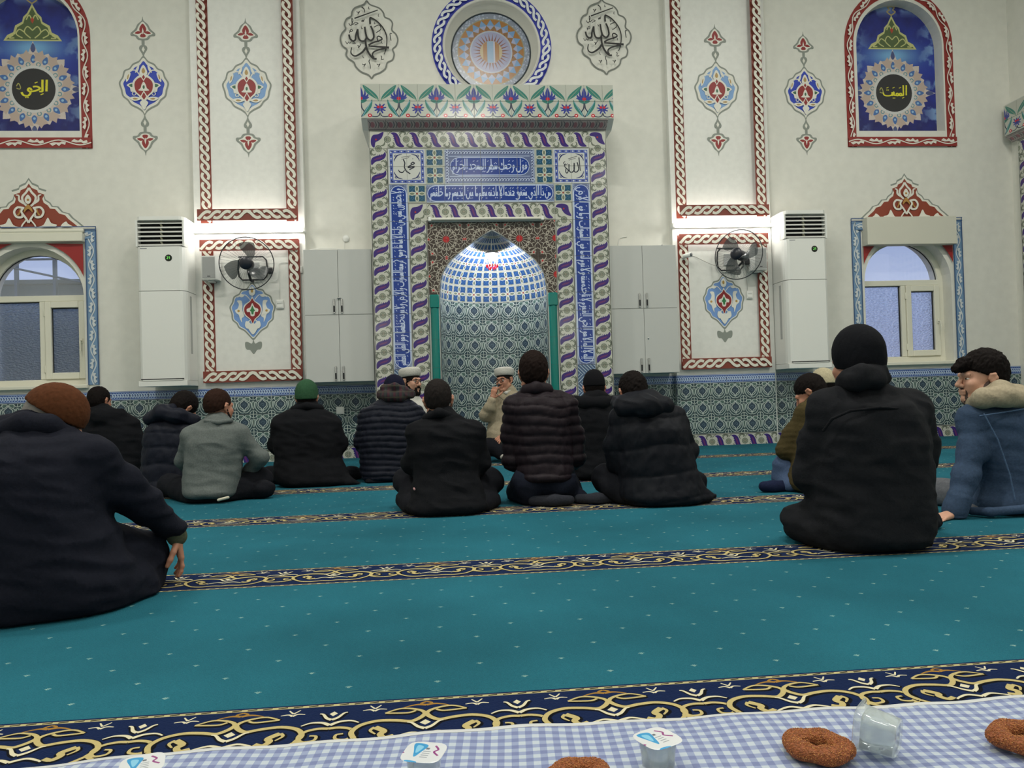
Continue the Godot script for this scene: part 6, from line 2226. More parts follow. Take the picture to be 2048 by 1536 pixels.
	func nets() -> void:
		var sx := 1
		var sy := nx
		var sz := nx * ny
		var id := PackedInt32Array()
		id.resize(F.size())
		id.fill(-1)
		var act := PackedInt32Array()
		var lim := h * 6.0
		for kk in nz - 1:
			for jj in ny - 1:
				var row := kk * sz + jj * sy
				for ii in nx - 1:
					var c := row + ii
					var f0 := F[c]
					if f0 > lim or f0 < -lim:
						continue
					var f1 := F[c + sx]; var f2 := F[c + sy]; var f3 := F[c + sx + sy]
					var f4 := F[c + sz]; var f5 := F[c + sx + sz]; var f6 := F[c + sy + sz]; var f7 := F[c + sx + sy + sz]
					var neg := int(f0 < 0.0) + int(f1 < 0.0) + int(f2 < 0.0) + int(f3 < 0.0) + int(f4 < 0.0) + int(f5 < 0.0) + int(f6 < 0.0) + int(f7 < 0.0)
					if neg == 0 or neg == 8:
						continue
					var p := Vector3.ZERO
					var n := 0
					if (f0 < 0.0) != (f1 < 0.0): p += Vector3(f0 / (f0 - f1), 0, 0); n += 1
					if (f2 < 0.0) != (f3 < 0.0): p += Vector3(f2 / (f2 - f3), 1, 0); n += 1
					if (f4 < 0.0) != (f5 < 0.0): p += Vector3(f4 / (f4 - f5), 0, 1); n += 1
					if (f6 < 0.0) != (f7 < 0.0): p += Vector3(f6 / (f6 - f7), 1, 1); n += 1
					if (f0 < 0.0) != (f2 < 0.0): p += Vector3(0, f0 / (f0 - f2), 0); n += 1
					if (f1 < 0.0) != (f3 < 0.0): p += Vector3(1, f1 / (f1 - f3), 0); n += 1
					if (f4 < 0.0) != (f6 < 0.0): p += Vector3(0, f4 / (f4 - f6), 1); n += 1
					if (f5 < 0.0) != (f7 < 0.0): p += Vector3(1, f5 / (f5 - f7), 1); n += 1
					if (f0 < 0.0) != (f4 < 0.0): p += Vector3(0, 0, f0 / (f0 - f4)); n += 1
					if (f1 < 0.0) != (f5 < 0.0): p += Vector3(1, 0, f1 / (f1 - f5)); n += 1
					if (f2 < 0.0) != (f6 < 0.0): p += Vector3(0, 1, f2 / (f2 - f6)); n += 1
					if (f3 < 0.0) != (f7 < 0.0): p += Vector3(1, 1, f3 / (f3 - f7)); n += 1
					id[c] = V.size()
					act.append(c)
					V.append(o + (Vector3(ii, jj, kk) + p / n) * h)
		for c in act:
			var f0 := F[c]
			var a: int = id[c]
			# edges leaving corner 0 of this cell along x, y, z
			for e in 3:
				var st: int = [sx, sy, sz][e]
				var s1: int = [sy, sz, sx][e]
				var s2: int = [sz, sx, sy][e]
				var g := F[c + st]
				if (f0 < 0.0) == (g < 0.0):
					continue
				if c - s1 - s2 < 0 or id[c - s1] < 0 or id[c - s2] < 0 or id[c - s1 - s2] < 0:
					continue
				var b: int = id[c - s1]
				var d: int = id[c - s1 - s2]
				var q: int = id[c - s2]
				if f0 < 0.0:
					I.append_array(PackedInt32Array([a, d, b, a, q, d]))
				else:
					I.append_array(PackedInt32Array([a, b, d, a, d, q]))
		smooth_normals()

	func smooth_normals() -> void:
		N = PackedVector3Array()
		N.resize(V.size())
		for i in range(0, I.size(), 3):
			var a := I[i]; var b := I[i + 1]; var c := I[i + 2]
			var n := (V[c] - V[a]).cross(V[b] - V[a])
			N[a] += n; N[b] += n; N[c] += n
		for i in N.size():
			N[i] = N[i].normalized()

# a job: {parts: [{shapes, cell, k, cuts, carves}], disp: [kind, ...]}; several fields may go into one mesh
var jobs := []
var done := []

func run_share(t: int) -> void:
	for i in range(t, jobs.size(), 4):
		run_job(i)

func run_job(i: int) -> void:
	var job: Dictionary = jobs[i]
	var v := PackedVector3Array()
	var n := PackedVector3Array()
	var ix := PackedInt32Array()
	for p in job.parts:
		var f := Field.new()
		f.setup(p.shapes, p.cell)
		for s in p.shapes:
			f.add(s, p.k)
		for c in p.get("carves", []):
			f.carve(c)
		for c in p.get("cuts", []):
			f.cut(c[0], c[1])
		f.nets()
		var d: Array = p.get("disp", [])
		if d.size():
			displace(f, d)
		var base := v.size()
		v.append_array(f.V)
		n.append_array(f.N)
		for q in f.I:
			ix.append(q + base)
	done[i] = [v, n, ix]

# cloth relief: folds, quilted rows, ribbing, hair
func displace(f: Field, d: Array) -> void:
	var noise := FastNoiseLite.new()
	noise.seed = d[2]
	noise.frequency = 1.0
	noise.fractal_octaves = 2
	var out := f.V.duplicate()
	var kind: String = d[0]
	var amp: float = d[1]
	for i in f.V.size():
		var p := f.V[i]
		var a := 0.0
		if kind == "fold":
			var w := noise.get_noise_3d(p.x * 3.2, p.y * 9.0 + p.x * 2.0, p.z * 3.2)
			var w2 := noise.get_noise_3d(p.x * 9.0 + 40.0, p.y * 5.0, p.z * 9.0)
			a = amp * ((1.0 - absf(w) * 4.0) * 0.5 + w2 * 0.8)
		elif kind == "quilt":
			var sp: float = d[3]
			var yy: float = p.y + noise.get_noise_3d(p.x * 2.0, p.y * 1.5, p.z * 2.0) * 0.035 + (p.x - f.o.x) * d[4]
			var t := absf(sin(PI * yy / sp))
			a = amp * (sqrt(t) - 0.75) + amp * 0.5 * noise.get_noise_3d(p.x * 16.0, p.y * 9.0, p.z * 16.0)
		elif kind == "hair":
			a = amp * noise.get_noise_3d(p.x * 60.0, p.y * 30.0, p.z * 60.0) + amp * 0.6 * noise.get_noise_3d(p.x * 160.0, p.y * 160.0, p.z * 160.0)
		elif kind == "rib":
			a = amp * sin(p.y * d[3])
		if p.y < 0.02:
			a *= 0.2
		out[i] = p + f.N[i] * a
	f.V = out
	f.smooth_normals()

var pending := []   # [job number, parent, part name, material, label]
func queue(parent: Node, called: String, mt: Material, parts: Array, label := "") -> void:
	pending.append([jobs.size(), parent, called, mt, label])
	jobs.append({"parts": parts})

func finish_people() -> void:
	done.resize(jobs.size())
	var crew := []
	for t in 4:
		var th := Thread.new()
		th.start(run_share.bind(t))
		crew.append(th)
	for th in crew:
		th.wait_to_finish()
	for q in pending:
		var r: Array = done[q[0]]
		if r[0].size() == 0:
			continue
		var base: Vector3 = (q[1] as Node3D).global_position
		var v: PackedVector3Array = r[0]
		for i in v.size():
			v[i] -= base
		var a := []
		a.resize(Mesh.ARRAY_MAX)
		a[Mesh.ARRAY_VERTEX] = v
		a[Mesh.ARRAY_NORMAL] = r[1]
		a[Mesh.ARRAY_INDEX] = r[2]
		var m := ArrayMesh.new()
		m.add_surface_from_arrays(Mesh.PRIMITIVE_TRIANGLES, a)
		var o := part(q[1], q[2], m, q[3])
		if q[4] != "":
			o.set_meta("label", q[4])

# ---- body pieces
func cap(a: Vector3, b: Vector3, ra: float, rb := -1.0) -> Array:
	return [0, a, b, ra, ra if rb < 0.0 else rb]

# chain of capsules through photo points [x, y, z, radius]
func limb(pts: Array) -> Array:
	var o := []
	for i in pts.size() - 1:
		o.append(cap(at(pts[i][0], pts[i][1], pts[i][2]), at(pts[i + 1][0], pts[i + 1][1], pts[i + 1][2]), pts[i][3], pts[i + 1][3]))
	return o

# stack of slabs from photo outlines [y, x_left, x_right, half_depth, z]
func slabs(rows: Array, yaw := 0.0, rnd := 0.05) -> Array:
	var o := []
	for q in rows:
		var l := at(q[1], q[0], q[4])
		var r := at(q[2], q[0], q[4])
		var hw := (r - l).length() / 2
		var rs := minf(hw * 0.72, q[3] * 1.15)
		o.append([(l.y + r.y) / 2, (l.x + r.x) / 2, q[4], hw - rs, rs, q[3]])
	o.sort_custom(func(a, b): return a[0] < b[0])
	return [1, o, yaw, maxf(o[0][0] - 0.02, 0.004), o[o.size() - 1][0] + 0.03, rnd]

func head_basis(yaw: float, pitch := 0.0, tilt := 0.0) -> Basis:
	# local x right, y up, z forward; yaw 0 looks away from the camera, +90 degrees looks to +x
	var b := Basis(Vector3.UP, PI - yaw)
	return b * Basis(Vector3.RIGHT, pitch) * Basis(Vector3(0, 0, 1), tilt)

func head_shapes(c: Vector3, b: Basis, s := 1.0, neck := true) -> Array:
	var o := []
	var P := func(x: float, y: float, z: float) -> Vector3: return c + b * Vector3(x, y, z) * s
	o.append([2, P.call(0, 0.035, -0.012), Vector3(0.076, 0.09, 0.096) * s, b])
	o.append([2, P.call(0, -0.03, 0.036), Vector3(0.061, 0.086, 0.06) * s, b])
	for e: float in [-1.0, 1.0]:
		o.append(cap(P.call(e * 0.046, -0.058, 0.01), P.call(e * 0.012, -0.098, 0.068), 0.03 * s, 0.026 * s))
		o.append(cap(P.call(e * 0.036, -0.026, 0.072), P.call(e * 0.03, -0.05, 0.07), 0.024 * s, 0.02 * s))
	o.append(cap(P.call(-0.036, 0.02, 0.084), P.call(0.036, 0.02, 0.084), 0.013 * s))
	if neck:
		o.append(cap(P.call(0, -0.06, -0.03), P.call(0, -0.18, -0.05), 0.054 * s, 0.062 * s))
	return o

func face_shapes(c: Vector3, b: Basis, s := 1.0) -> Array:
	var o := []
	var P := func(x: float, y: float, z: float) -> Vector3: return c + b * Vector3(x, y, z) * s
	o.append(cap(P.call(0, 0.008, 0.094), P.call(0, -0.03, 0.116), 0.009 * s, 0.013 * s))
	o.append(cap(P.call(-0.013, -0.035, 0.1), P.call(0.013, -0.035, 0.1), 0.01 * s))
	o.append(cap(P.call(-0.018, -0.06, 0.094), P.call(0.018, -0.06, 0.094), 0.0085 * s))
	o.append(cap(P.call(-0.015, -0.073, 0.091), P.call(0.015, -0.073, 0.091), 0.009 * s))
	o.append(cap(P.call(0, -0.1, 0.078), P.call(0, -0.096, 0.08), 0.021 * s))
	return o

func ear_shapes(c: Vector3, b: Basis, s := 1.0) -> Array:
	var o := []
	for e: float in [-1.0, 1.0]:
		var pts := [Vector3(0.074, -0.036, 0.004), Vector3(0.08, -0.02, -0.012), Vector3(0.088, 0.004, -0.02), Vector3(0.086, 0.022, -0.012), Vector3(0.079, 0.02, 0.004), Vector3(0.076, 0.0, 0.006)]
		for i in pts.size() - 1:
			var p: Vector3 = pts[i]
			var q: Vector3 = pts[i + 1]
			o.append(cap(c + b * Vector3(p.x * e, p.y, p.z) * s, c + b * Vector3(q.x * e, q.y, q.z) * s, 0.0075 * s))
		o.append(cap(c + b * Vector3(0.077 * e, -0.01, -0.004) * s, c + b * Vector3(0.077 * e, 0.008, -0.006) * s, 0.009 * s))
	return o

# hair or a cap: swollen skull cut by a sloping plane; drop is the height of its edge at mid head, slope how much it rises to the front
func skull_cover(c: Vector3, b: Basis, s: float, grow: float, drop: float, slope: float, top := 0.0, disp := []) -> Dictionary:
	var shapes := [[2, c + b * Vector3(0, 0.037 + top * 0.5, -0.014) * s, Vector3(0.076 + grow, 0.09 + grow + top * 0.5, 0.097 + grow) * s, b], [2, c + b * Vector3(0, -0.0, -0.042) * s, Vector3(0.066 + grow, 0.08, 0.06 + grow) * s, b]]
	var n := (b * Vector3(0, 1, -slope)).normalized()
	return {"shapes": shapes, "cell": 0.006 * s, "k": 0.02, "cuts": [[c + b * Vector3(0, drop, 0) * s, n]], "disp": disp}

# a hand: wrist, direction of the fingers, normal of the back of the hand, side +1 thumb to the right of the direction; curl bends the fingers to the palm
func hand_shapes(w: Vector3, dir: Vector3, back: Vector3, side: float, curl: Array, s := 1.0, spread := 1.0) -> Array:
	var o := []
	var f := dir.normalized()
	var u := (back - f * back.dot(f)).normalized()
	var r := f.cross(u) * side
	var P := func(x: float, y: float, z: float) -> Vector3: return w + (r * x + u * y + f * z) * s
	o.append(cap(P.call(0, 0, -0.03), P.call(0, 0, 0.02), 0.026 * s, 0.025 * s))
	for x: float in [-0.026, -0.009, 0.009, 0.026]:
		o.append(cap(P.call(x * 0.6, 0, 0.015), P.call(x, 0.002, 0.082), 0.017 * s, 0.0125 * s))
	var len := [0.062, 0.078, 0.084, 0.074]
	var xs := [-0.03, -0.0105, 0.0095, 0.0285]
	for k in 4:
		var a: float = curl[k]
		var dx := (k - 1.5) * 0.09 * spread
		var p: Vector3 = P.call(xs[k], 0.002, 0.085)
		var rad := 0.0092 if k > 0 else 0.008
		var ang := 0.25 * a
		for seg in 3:
			var l: float = len[k] * [0.46, 0.3, 0.24][seg]
			var d := (f * cos(ang) - u * sin(ang) + r * dx).normalized()
			var q := p + d * l * s
			o.append(cap(p, q, rad * s, rad * 0.9 * s))
			p = q
			rad *= 0.92
			ang += a
	var t0: Vector3 = P.call(0.024, -0.006, 0.022)
	var ta: float = curl[4]
	var t1 := t0 + (r * 0.8 * cos(ta) + f * 0.7 - u * (0.2 + sin(ta))).normalized() * 0.042 * s
	var t2 := t1 + (r * 0.35 * cos(ta) + f * 0.9 - u * (0.25 + sin(ta))).normalized() * 0.032 * s
	var t3 := t2 + (r * 0.1 + f * 0.95 - u * (0.3 + sin(ta))).normalized() * 0.026 * s
	o.append(cap(t0, t1, 0.014 * s, 0.0115 * s))
	o.append(cap(t1, t2, 0.0115 * s, 0.0105 * s))
	o.append(cap(t2, t3, 0.0105 * s, 0.009 * s))
	return o

func shrink(shapes: Array, f: float) -> Array:
	var o := []
	for s in shapes:
		if s[0] == 0:
			o.append([0, s[1], s[2], s[3] * f, s[4] * f])
		elif s[0] == 1:
			var rows := []
			for q in s[1]:
				rows.append([q[0], q[1], q[2], q[3] * f, q[4] * f, q[5] * f])
			o.append([1, rows, s[2], s[3] + 0.03, s[4] - 0.1, s[5]])
	return o

# spec keys: label, base [x, y, z], torso rows, yaw, arms [limbs], legs [limbs], head [x, y, z], turn, nod, tilt, size, skin,
# cloth material, disp, trousers material, face, hands [shape lists], extra jacket shapes
func person(d: Dictionary) -> Node3D:
	var torso := slabs(d.torso, d.get("twist", 0.0), d.get("rnd", 0.06))
	var root := thing("person", d.label, "person", Vector3(torso[1][0][1], 0, torso[1][0][2]))
	var hs: float = d.get("size", 1.0)
	var hc := at(d.head[0], d.head[1], d.head[2])
	var hb := head_basis(deg_to_rad(d.get("turn", 0.0)), deg_to_rad(d.get("nod", 0.0)), deg_to_rad(d.get("tilt", 0.0)))
	var jac := [torso]
	for a in d.get("arms", []):
		jac.append_array(limb(a))
	jac.append_array(d.get("more", []))
	# slope of the shoulders from the collar to each arm
	var top_row: Array = torso[1][torso[1].size() - 1]
	var nape := Vector3(top_row[1], top_row[0] - 0.005, top_row[2])
	for a in d.get("arms", []):
		var s0 := at(a[0][0], a[0][1], a[0][2])
		jac.append(cap(nape, s0 + Vector3(0, a[0][3] * 0.2, 0), 0.062, a[0][3] * 0.95))
	jac.append(cap(nape, nape.lerp(hc, 0.3), 0.07, 0.06))
	var legs := []
	for a in d.get("legs", []):
		legs.append_array(limb(a))
	var cell: float = d.get("cell", 0.013)
	# body: one figure under the clothes, with fine head and hands
	var core := shrink(jac, 0.62)
	core.append_array(shrink(legs, 0.7))
	var neck_to := Vector3(torso[1][torso[1].size() - 1][1], torso[1][torso[1].size() - 1][0] - 0.1, torso[1][torso[1].size() - 1][2])
	core.append(cap(hc + hb * Vector3(0, -0.1, -0.035) * hs, neck_to, 0.052 * hs, 0.05 * hs))
	var body := [{"shapes": core, "cell": 0.022, "k": 0.03, "cuts": [[Vector3(0, 0.02, 0), Vector3.UP]]}, {"shapes": head_shapes(hc, hb, hs, false) + [cap(hc + hb * Vector3(0, -0.06, -0.03) * hs, neck_to, 0.052 * hs, 0.05 * hs)], "cell": 0.007, "k": 0.018}]
	if d.get("ears", true):
		body.append({"shapes": ear_shapes(hc, hb, hs), "cell": 0.0042, "k": 0.006})
	if d.get("face", false):
		body[1] = {"shapes": head_shapes(hc, hb, hs, false) + [cap(hc + hb * Vector3(0, -0.06, -0.025) * hs, neck_to, 0.05 * hs, 0.05 * hs)], "cell": 0.0046, "k": 0.016}
		body.append({"shapes": face_shapes(hc, hb, hs), "cell": 0.0036, "k": 0.007})
	for hd in d.get("hands", []):
		body.append({"shapes": hd, "cell": 0.0036, "k": 0.007, "cuts": [[Vector3(0, 0.003, 0), Vector3.UP]]})
	queue(root, "body", d.get("skin", M.skin), body)
	var cuts := [[Vector3(0, 0.004, 0), Vector3.UP]]
	queue(root, d.get("garment", "jacket"), d.cloth, [{"shapes": jac, "cell": cell, "k": d.get("k", 0.05), "cuts": cuts, "disp": d.get("disp", ["fold", 0.008, 7])}])
	if legs.size():
		queue(root, "trousers", d.get("trousers", M.dark_trousers), [{"shapes": legs, "cell": 0.014, "k": 0.05, "cuts": cuts, "disp": ["fold", 0.006, 3]}])
	if d.has("hair"):
		var hr: Array = d.hair   # material, grow, drop, slope, top, amp
		queue(root, d.get("hair_name", "hair"), hr[0], [skull_cover(hc, hb, hs, hr[1], hr[2], hr[3], hr[4], ["hair", hr[5], 5])])
	if d.has("hat"):
		var ht: Array = d.hat
		queue(root, d.get("hat_name", "cap"), ht[0], [skull_cover(hc, hb, hs, ht[1], ht[2], ht[3], ht[4], ["hair", ht[5], 5] if ht[5] > 0.0 else [])])
	for p in d.get("parts", []):   # [name, material, shapes, cell, k, disp]
		queue(root, p[0], p[1], [{"shapes": p[2], "cell": p[3], "k": p[4], "cuts": cuts, "disp": p[5] if p.size() > 5 else []}])
	root.set_meta("hc", hc)
	root.set_meta("hb", hb)
	return root

func make_people() -> void:
	M.skin = mat(rgb(176, 124, 100), 0.55)
	M.skin.subsurf_scatter_enabled = true
	M.skin.subsurf_scatter_strength = 0.12
	M.skin_pale = mat(rgb(196, 148, 124), 0.55)
	M.hair_black = hair_mat(rgb(26, 21, 20))
	M.hair_brown = hair_mat(rgb(34, 24, 21))
	M.dark_trousers = fabric(rgb(26, 27, 33))
	M.navy = fabric(rgb(27, 29, 40))
	M.black = fabric(rgb(22, 23, 27))
	M.shell_navy = fabric(rgb(28, 31, 43), 0.5, 0.55)
	M.shell_brown = fabric(rgb(38, 30, 36), 0.5, 0.55)
	M.shell_black = fabric(rgb(24, 26, 33), 0.5, 0.6)
	M.charcoal = fabric(rgb(31, 32, 36))
	M.grey_knit = fabric(rgb(108, 114, 112))
	M.olive = fabric(rgb(80, 70, 44))
	M.denim = fabric(rgb(66, 84, 110))
	M.jeans = fabric(rgb(80, 98, 130))
	M.grey_jeans = fabric(rgb(104, 106, 112))
	M.beige = fabric(rgb(176, 164, 140))
	M.white_cloth = fabric(rgb(206, 204, 196))
	M.sock = fabric(rgb(52, 54, 62))
	M.cap_brown = fabric(rgb(92, 54, 32))
	M.cap_green = fabric(rgb(52, 88, 62))
	M.cap_cream = fabric(rgb(190, 180, 150))
	var none := ["fold", 0.004, 3]

	# --- man in the long dark coat, arm over his raised knee
	var z := 6.02
	var wrist := at(353, 1074, 5.72)
	person({"label": "seated man in long navy overcoat and brown knit cap, hand hanging over knee", "cell": 0.011,
		"torso": [[862, 10, 132, 0.1, z - 0.05], [884, -32, 168, 0.125, z - 0.02], [915, -68, 196, 0.15, z], [960, -88, 206, 0.17, z + 0.01], [1020, -96, 204, 0.18, z + 0.02], [1090, -100, 232, 0.19, z + 0.02], [1160, -104, 262, 0.2, z + 0.02], [1225, -104, 262, 0.21, z + 0.01]],
		"twist": -0.25, "k": 0.05, "rnd": 0.05,
		"arms": [[[182, 925, 6.0, 0.075], [246, 972, 5.92, 0.062], [290, 1010, 5.85, 0.056], [346, 1056, 5.74, 0.046]], [[-70, 930, 6.0, 0.075], [-110, 1030, 5.85, 0.06], [-40, 1090, 5.7, 0.05]]],
		"more": limb([[120, 1180, 5.95, 0.17], [230, 1130, 5.82, 0.14], [282, 1118, 5.74, 0.088]]) + limb([[282, 1118, 5.74, 0.086], [286, 1175, 5.8, 0.07]]) + limb([[40, 1215, 6.1, 0.13], [180, 1200, 6.02, 0.12], [268, 1178, 5.9, 0.085]]) + limb([[8, 866, 5.98, 0.06], [60, 856, 5.9, 0.05], [128, 872, 5.9, 0.05]]),
		"legs": [[[120, 1150, 5.9, 0.1], [285, 1120, 5.7, 0.06], [240, 1195, 5.68, 0.05]]],
		"disp": ["fold", 0.009, 17], "cloth": M.navy, "garment": "overcoat",
		"head": [104, 848, 5.93], "turn": 58.0, "nod": 34.0, "tilt": 10.0, "size": 0.96, "face": true,
		"hands": [hand_shapes(wrist, Vector3(0.1, -1.0, -0.12), Vector3(0.75, 0.2, -0.35), 1.0, [0.42, 0.4, 0.36, 0.3, 0.35], 0.92)],
		"hair": [mat(rgb(120, 116, 112), 0.8), 0.002, -0.03, 0.35, 0.0, 0.0015],
		"hat": [M.cap_brown, 0.014, 0.036, 0.02, 0.012, 0.0015], "hat_name": "knit_cap",
		"parts": [["shirt_cuff", fabric(rgb(92, 96, 78)), limb([[348, 1060, 5.735, 0.04], [354, 1073, 5.722, 0.037]]), 0.006, 0.01],
			["coat_button", M.black_plastic, [[2, at(295, 1066, 5.66), Vector3(0.012, 0.012, 0.006), Basis.IDENTITY], [2, at(252, 1056, 5.7), Vector3(0.012, 0.012, 0.006), Basis.IDENTITY]], 0.004, 0.002],
			["coat_collar", M.navy, limb([[2, 868, 6.02, 0.045], [50, 850, 6.03, 0.04], [96, 852, 6.02, 0.036], [140, 878, 5.97, 0.034], [152, 890, 5.9, 0.03]]), 0.009, 0.03]]})

	# --- black jacket, behind him
	z = 1.6
	person({"label": "seated man in black hooded jacket with short dark hair beside the air conditioner", 
		"torso": [[824, 176, 232, 0.1, z], [838, 160, 258, 0.12, z], [870, 152, 284, 0.15, z], [910, 150, 286, 0.16, z], [960, 150, 276, 0.19, z + 0.02]],
		"arms": [[[262, 850, z, 0.07], [280, 900, z - 0.04, 0.065], [262, 940, z - 0.22, 0.05]]],
		"legs": [[[210, 950, z, 0.11], [285, 945, z - 0.3, 0.08], [200, 955, z - 0.35, 0.06]]],
		"more": limb([[168, 828, z + 0.06, 0.05], [200, 834, z + 0.1, 0.055], [240, 828, z + 0.04, 0.05]]),
		"cloth": M.black, "head": [199, 802, z - 0.04], "turn": 18.0, "nod": 8.0, "hair": [M.hair_black, 0.008, -0.03, 0.6, 0.0, 0.004]})

	# --- navy hooded jacket, head bowed to the right
	z = 2.84
	person({"label": "seated man in navy quilted jacket with thick hood, head bowed low",
		"torso": [[846, 300, 388, 0.1, z], [862, 288, 398, 0.13, z], [900, 287, 402, 0.15, z], [940, 283, 404, 0.165, z], [992, 296, 400, 0.19, z + 0.02]],
		"arms": [[[392, 862, z, 0.065], [408, 920, z - 0.1, 0.06], [395, 950, z - 0.28, 0.045]]],
		"legs": [[[330, 975, z, 0.11], [300, 965, z - 0.3, 0.075], [370, 985, z - 0.38, 0.055]], [[360, 975, z, 0.11], [430, 965, z - 0.3, 0.075]]],
		"cloth": M.shell_navy, "disp": ["quilt", 0.012, 5, 0.12, 0.04], "cell": 0.011,
		"head": [366, 816, z - 0.1], "turn": 30.0, "nod": 42.0, "tilt": 12.0, "hair": [M.hair_black, 0.008, -0.03, 0.6, 0.0, 0.004],
		"parts": [["hood", M.shell_navy, limb([[300, 838, z + 0.02, 0.05], [324, 826, z + 0.07, 0.058], [356, 832, z + 0.09, 0.056], [390, 842, z + 0.03, 0.045]]) + limb([[306, 832, z - 0.02, 0.045], [345, 818, z + 0.02, 0.04]]), 0.009, 0.03, ["fold", 0.007, 9]]]})

	# --- grey sweatshirt
	z = 3.34
	person({"label": "seated man in grey sweatshirt and black trousers, short hair and beard", 
		"torso": [[848, 404, 464, 0.07, z - 0.01], [860, 384, 482, 0.1, z], [885, 372, 488, 0.13, z], [930, 368, 484, 0.135, z], [965, 365, 480, 0.15, z + 0.01], [990, 368, 477, 0.165, z + 0.03]],
		"arms": [[[478, 868, z, 0.058], [520, 915, z - 0.04, 0.052], [505, 938, z - 0.12, 0.042], [490, 943, z - 0.18, 0.036]], [[380, 872, z, 0.055], [366, 920, z - 0.1, 0.048], [385, 955, z - 0.25, 0.04]]],
		"legs": [[[440, 990, z + 0.02, 0.115], [520, 958, z - 0.15, 0.078], [530, 955, z - 0.3, 0.06]], [[400, 990, z + 0.02, 0.11], [340, 970, z - 0.3, 0.075], [450, 990, z - 0.4, 0.055]], [[470, 995, z - 0.1, 0.07], [528, 978, z - 0.02, 0.05], [538, 978, z - 0.02, 0.046]]],
		"cloth": M.grey_knit, "garment": "sweatshirt", "disp": ["fold", 0.005, 4], "cell": 0.011,
		"hands": [hand_shapes(at(489, 943, z - 0.18), Vector3(-1, -0.1, -0.3), Vector3(0, 1, 0.3), 1.0, [0.4, 0.4, 0.4, 0.4, 0.3])],
		"head": [437, 814, z - 0.05], "turn": 30.0, "nod": 4.0, "face": true, "hair": [hair_mat(rgb(50, 32, 25)), 0.004, -0.005, 0.45, 0.0, 0.003],
		"parts": [["beard", M.hair_black, beard_shapes(at(437, 814, z - 0.05), head_basis(deg_to_rad(30.0), deg_to_rad(4.0)), 1.0), 0.005, 0.012, ["hair", 0.003, 2]],
			["collar", M.grey_knit, limb([[412, 842, z + 0.05, 0.016], [437, 845, z + 0.075, 0.016], [462, 841, z + 0.04, 0.016]]), 0.006, 0.01],
			["waist_label", mat(rgb(196, 190, 170), 0.7), limb([[437, 1000, z + 0.17, 0.01], [456, 995, z + 0.165, 0.01]]), 0.004, 0.005]]})

	# --- green cap
	z = 2.58
	person({"label": "seated man in black coat with dark green beanie, coat tail spread on carpet",
		"torso": [[815, 590, 640, 0.07, z - 0.02], [828, 566, 660, 0.1, z], [846, 548, 678, 0.14, z], [880, 546, 686, 0.15, z], [915, 549, 684, 0.155, z], [950, 546, 696, 0.18, z + 0.02], [972, 556, 706, 0.19, z + 0.04]],
		"arms": [[[664, 850, z, 0.062], [680, 888, z - 0.04, 0.056], [664, 915, z - 0.2, 0.045]], [[560, 850, z, 0.062], [552, 890, z - 0.06, 0.056], [566, 915, z - 0.2, 0.045]]],
		"more": limb([[670, 945, z + 0.05, 0.07], [700, 966, z + 0.1, 0.035], [724, 971, z + 0.12, 0.018]]),
		"legs": [[[600, 960, z, 0.1], [540, 950, z - 0.3, 0.07], [620, 965, z - 0.38, 0.05]], [[640, 960, z, 0.1], [705, 950, z - 0.3, 0.07], [620, 965, z - 0.4, 0.05]]],
		"cloth": M.black, "garment": "coat", "disp": ["fold", 0.007, 23],
		"head": [614, 797, z - 0.05], "turn": 0.0, "nod": 8.0, "hair": [M.hair_black, 0.003, -0.03, 0.4, 0.0, 0.002],
		"hat": [M.cap_green, 0.016, 0.0, 0.2, 0.014, 0.0012], "hat_name": "beanie",
		"parts": [["cap_stub", M.cap_green, limb([[613, 768, z - 0.06, 0.012], [613, 764, z - 0.06, 0.01]]), 0.004, 0.004],
			["coat_collar", M.black, limb([[588, 818, z + 0.02, 0.028], [614, 812, z + 0.06, 0.03], [641, 816, z + 0.02, 0.028]]), 0.007, 0.02]]})

	# --- quilted navy jacket with scarf
	z = 2.5
	person({"label": "seated man in navy quilted jacket with plaid scarf and dark hat",
		"torso": [[802, 752, 826, 0.09, z], [816, 728, 842, 0.12, z], [840, 719, 846, 0.145, z], [880, 716, 848, 0.155, z], [920, 719, 846, 0.155, z], [958, 722, 840, 0.165, z + 0.01]],
		"arms": [[[732, 835, z, 0.06], [722, 885, z - 0.02, 0.056], [735, 920, z - 0.2, 0.045]], [[835, 832, z, 0.06], [845, 885, z - 0.04, 0.056], [830, 920, z - 0.22, 0.045]]],
		"legs": [[[760, 960, z + 0.02, 0.1], [735, 966, z - 0.2, 0.07]], [[770, 962, z + 0.06, 0.09], [745, 965, z + 0.1, 0.06]], [[800, 962, z, 0.1], [850, 955, z - 0.3, 0.07]]],
		"cloth": M.shell_navy, "disp": ["quilt", 0.011, 15, 0.047, 0.0], "cell": 0.0085, "k": 0.03,
		"head": [789, 783, z - 0.05], "turn": 0.0, "nod": 14.0, "hair": [M.hair_black, 0.006, -0.03, 0.6, 0.0, 0.003],
		"hat": [fabric(rgb(24, 26, 46)), 0.014, 0.02, 0.2, 0.0, 0.001], "hat_name": "hat",
		"parts": [["scarf", plaid(), limb([[762, 790, z + 0.0, 0.04], [775, 792, z + 0.075, 0.045], [800, 792, z + 0.078, 0.045], [820, 788, z + 0.0, 0.042]]) + limb([[768, 776, z + 0.02, 0.03], [790, 774, z + 0.085, 0.032], [810, 778, z + 0.03, 0.03]]), 0.007, 0.02, ["fold", 0.006, 2]]]})

	# --- first preacher: white turban cap, beard, glasses, looking right
	z = 1.45
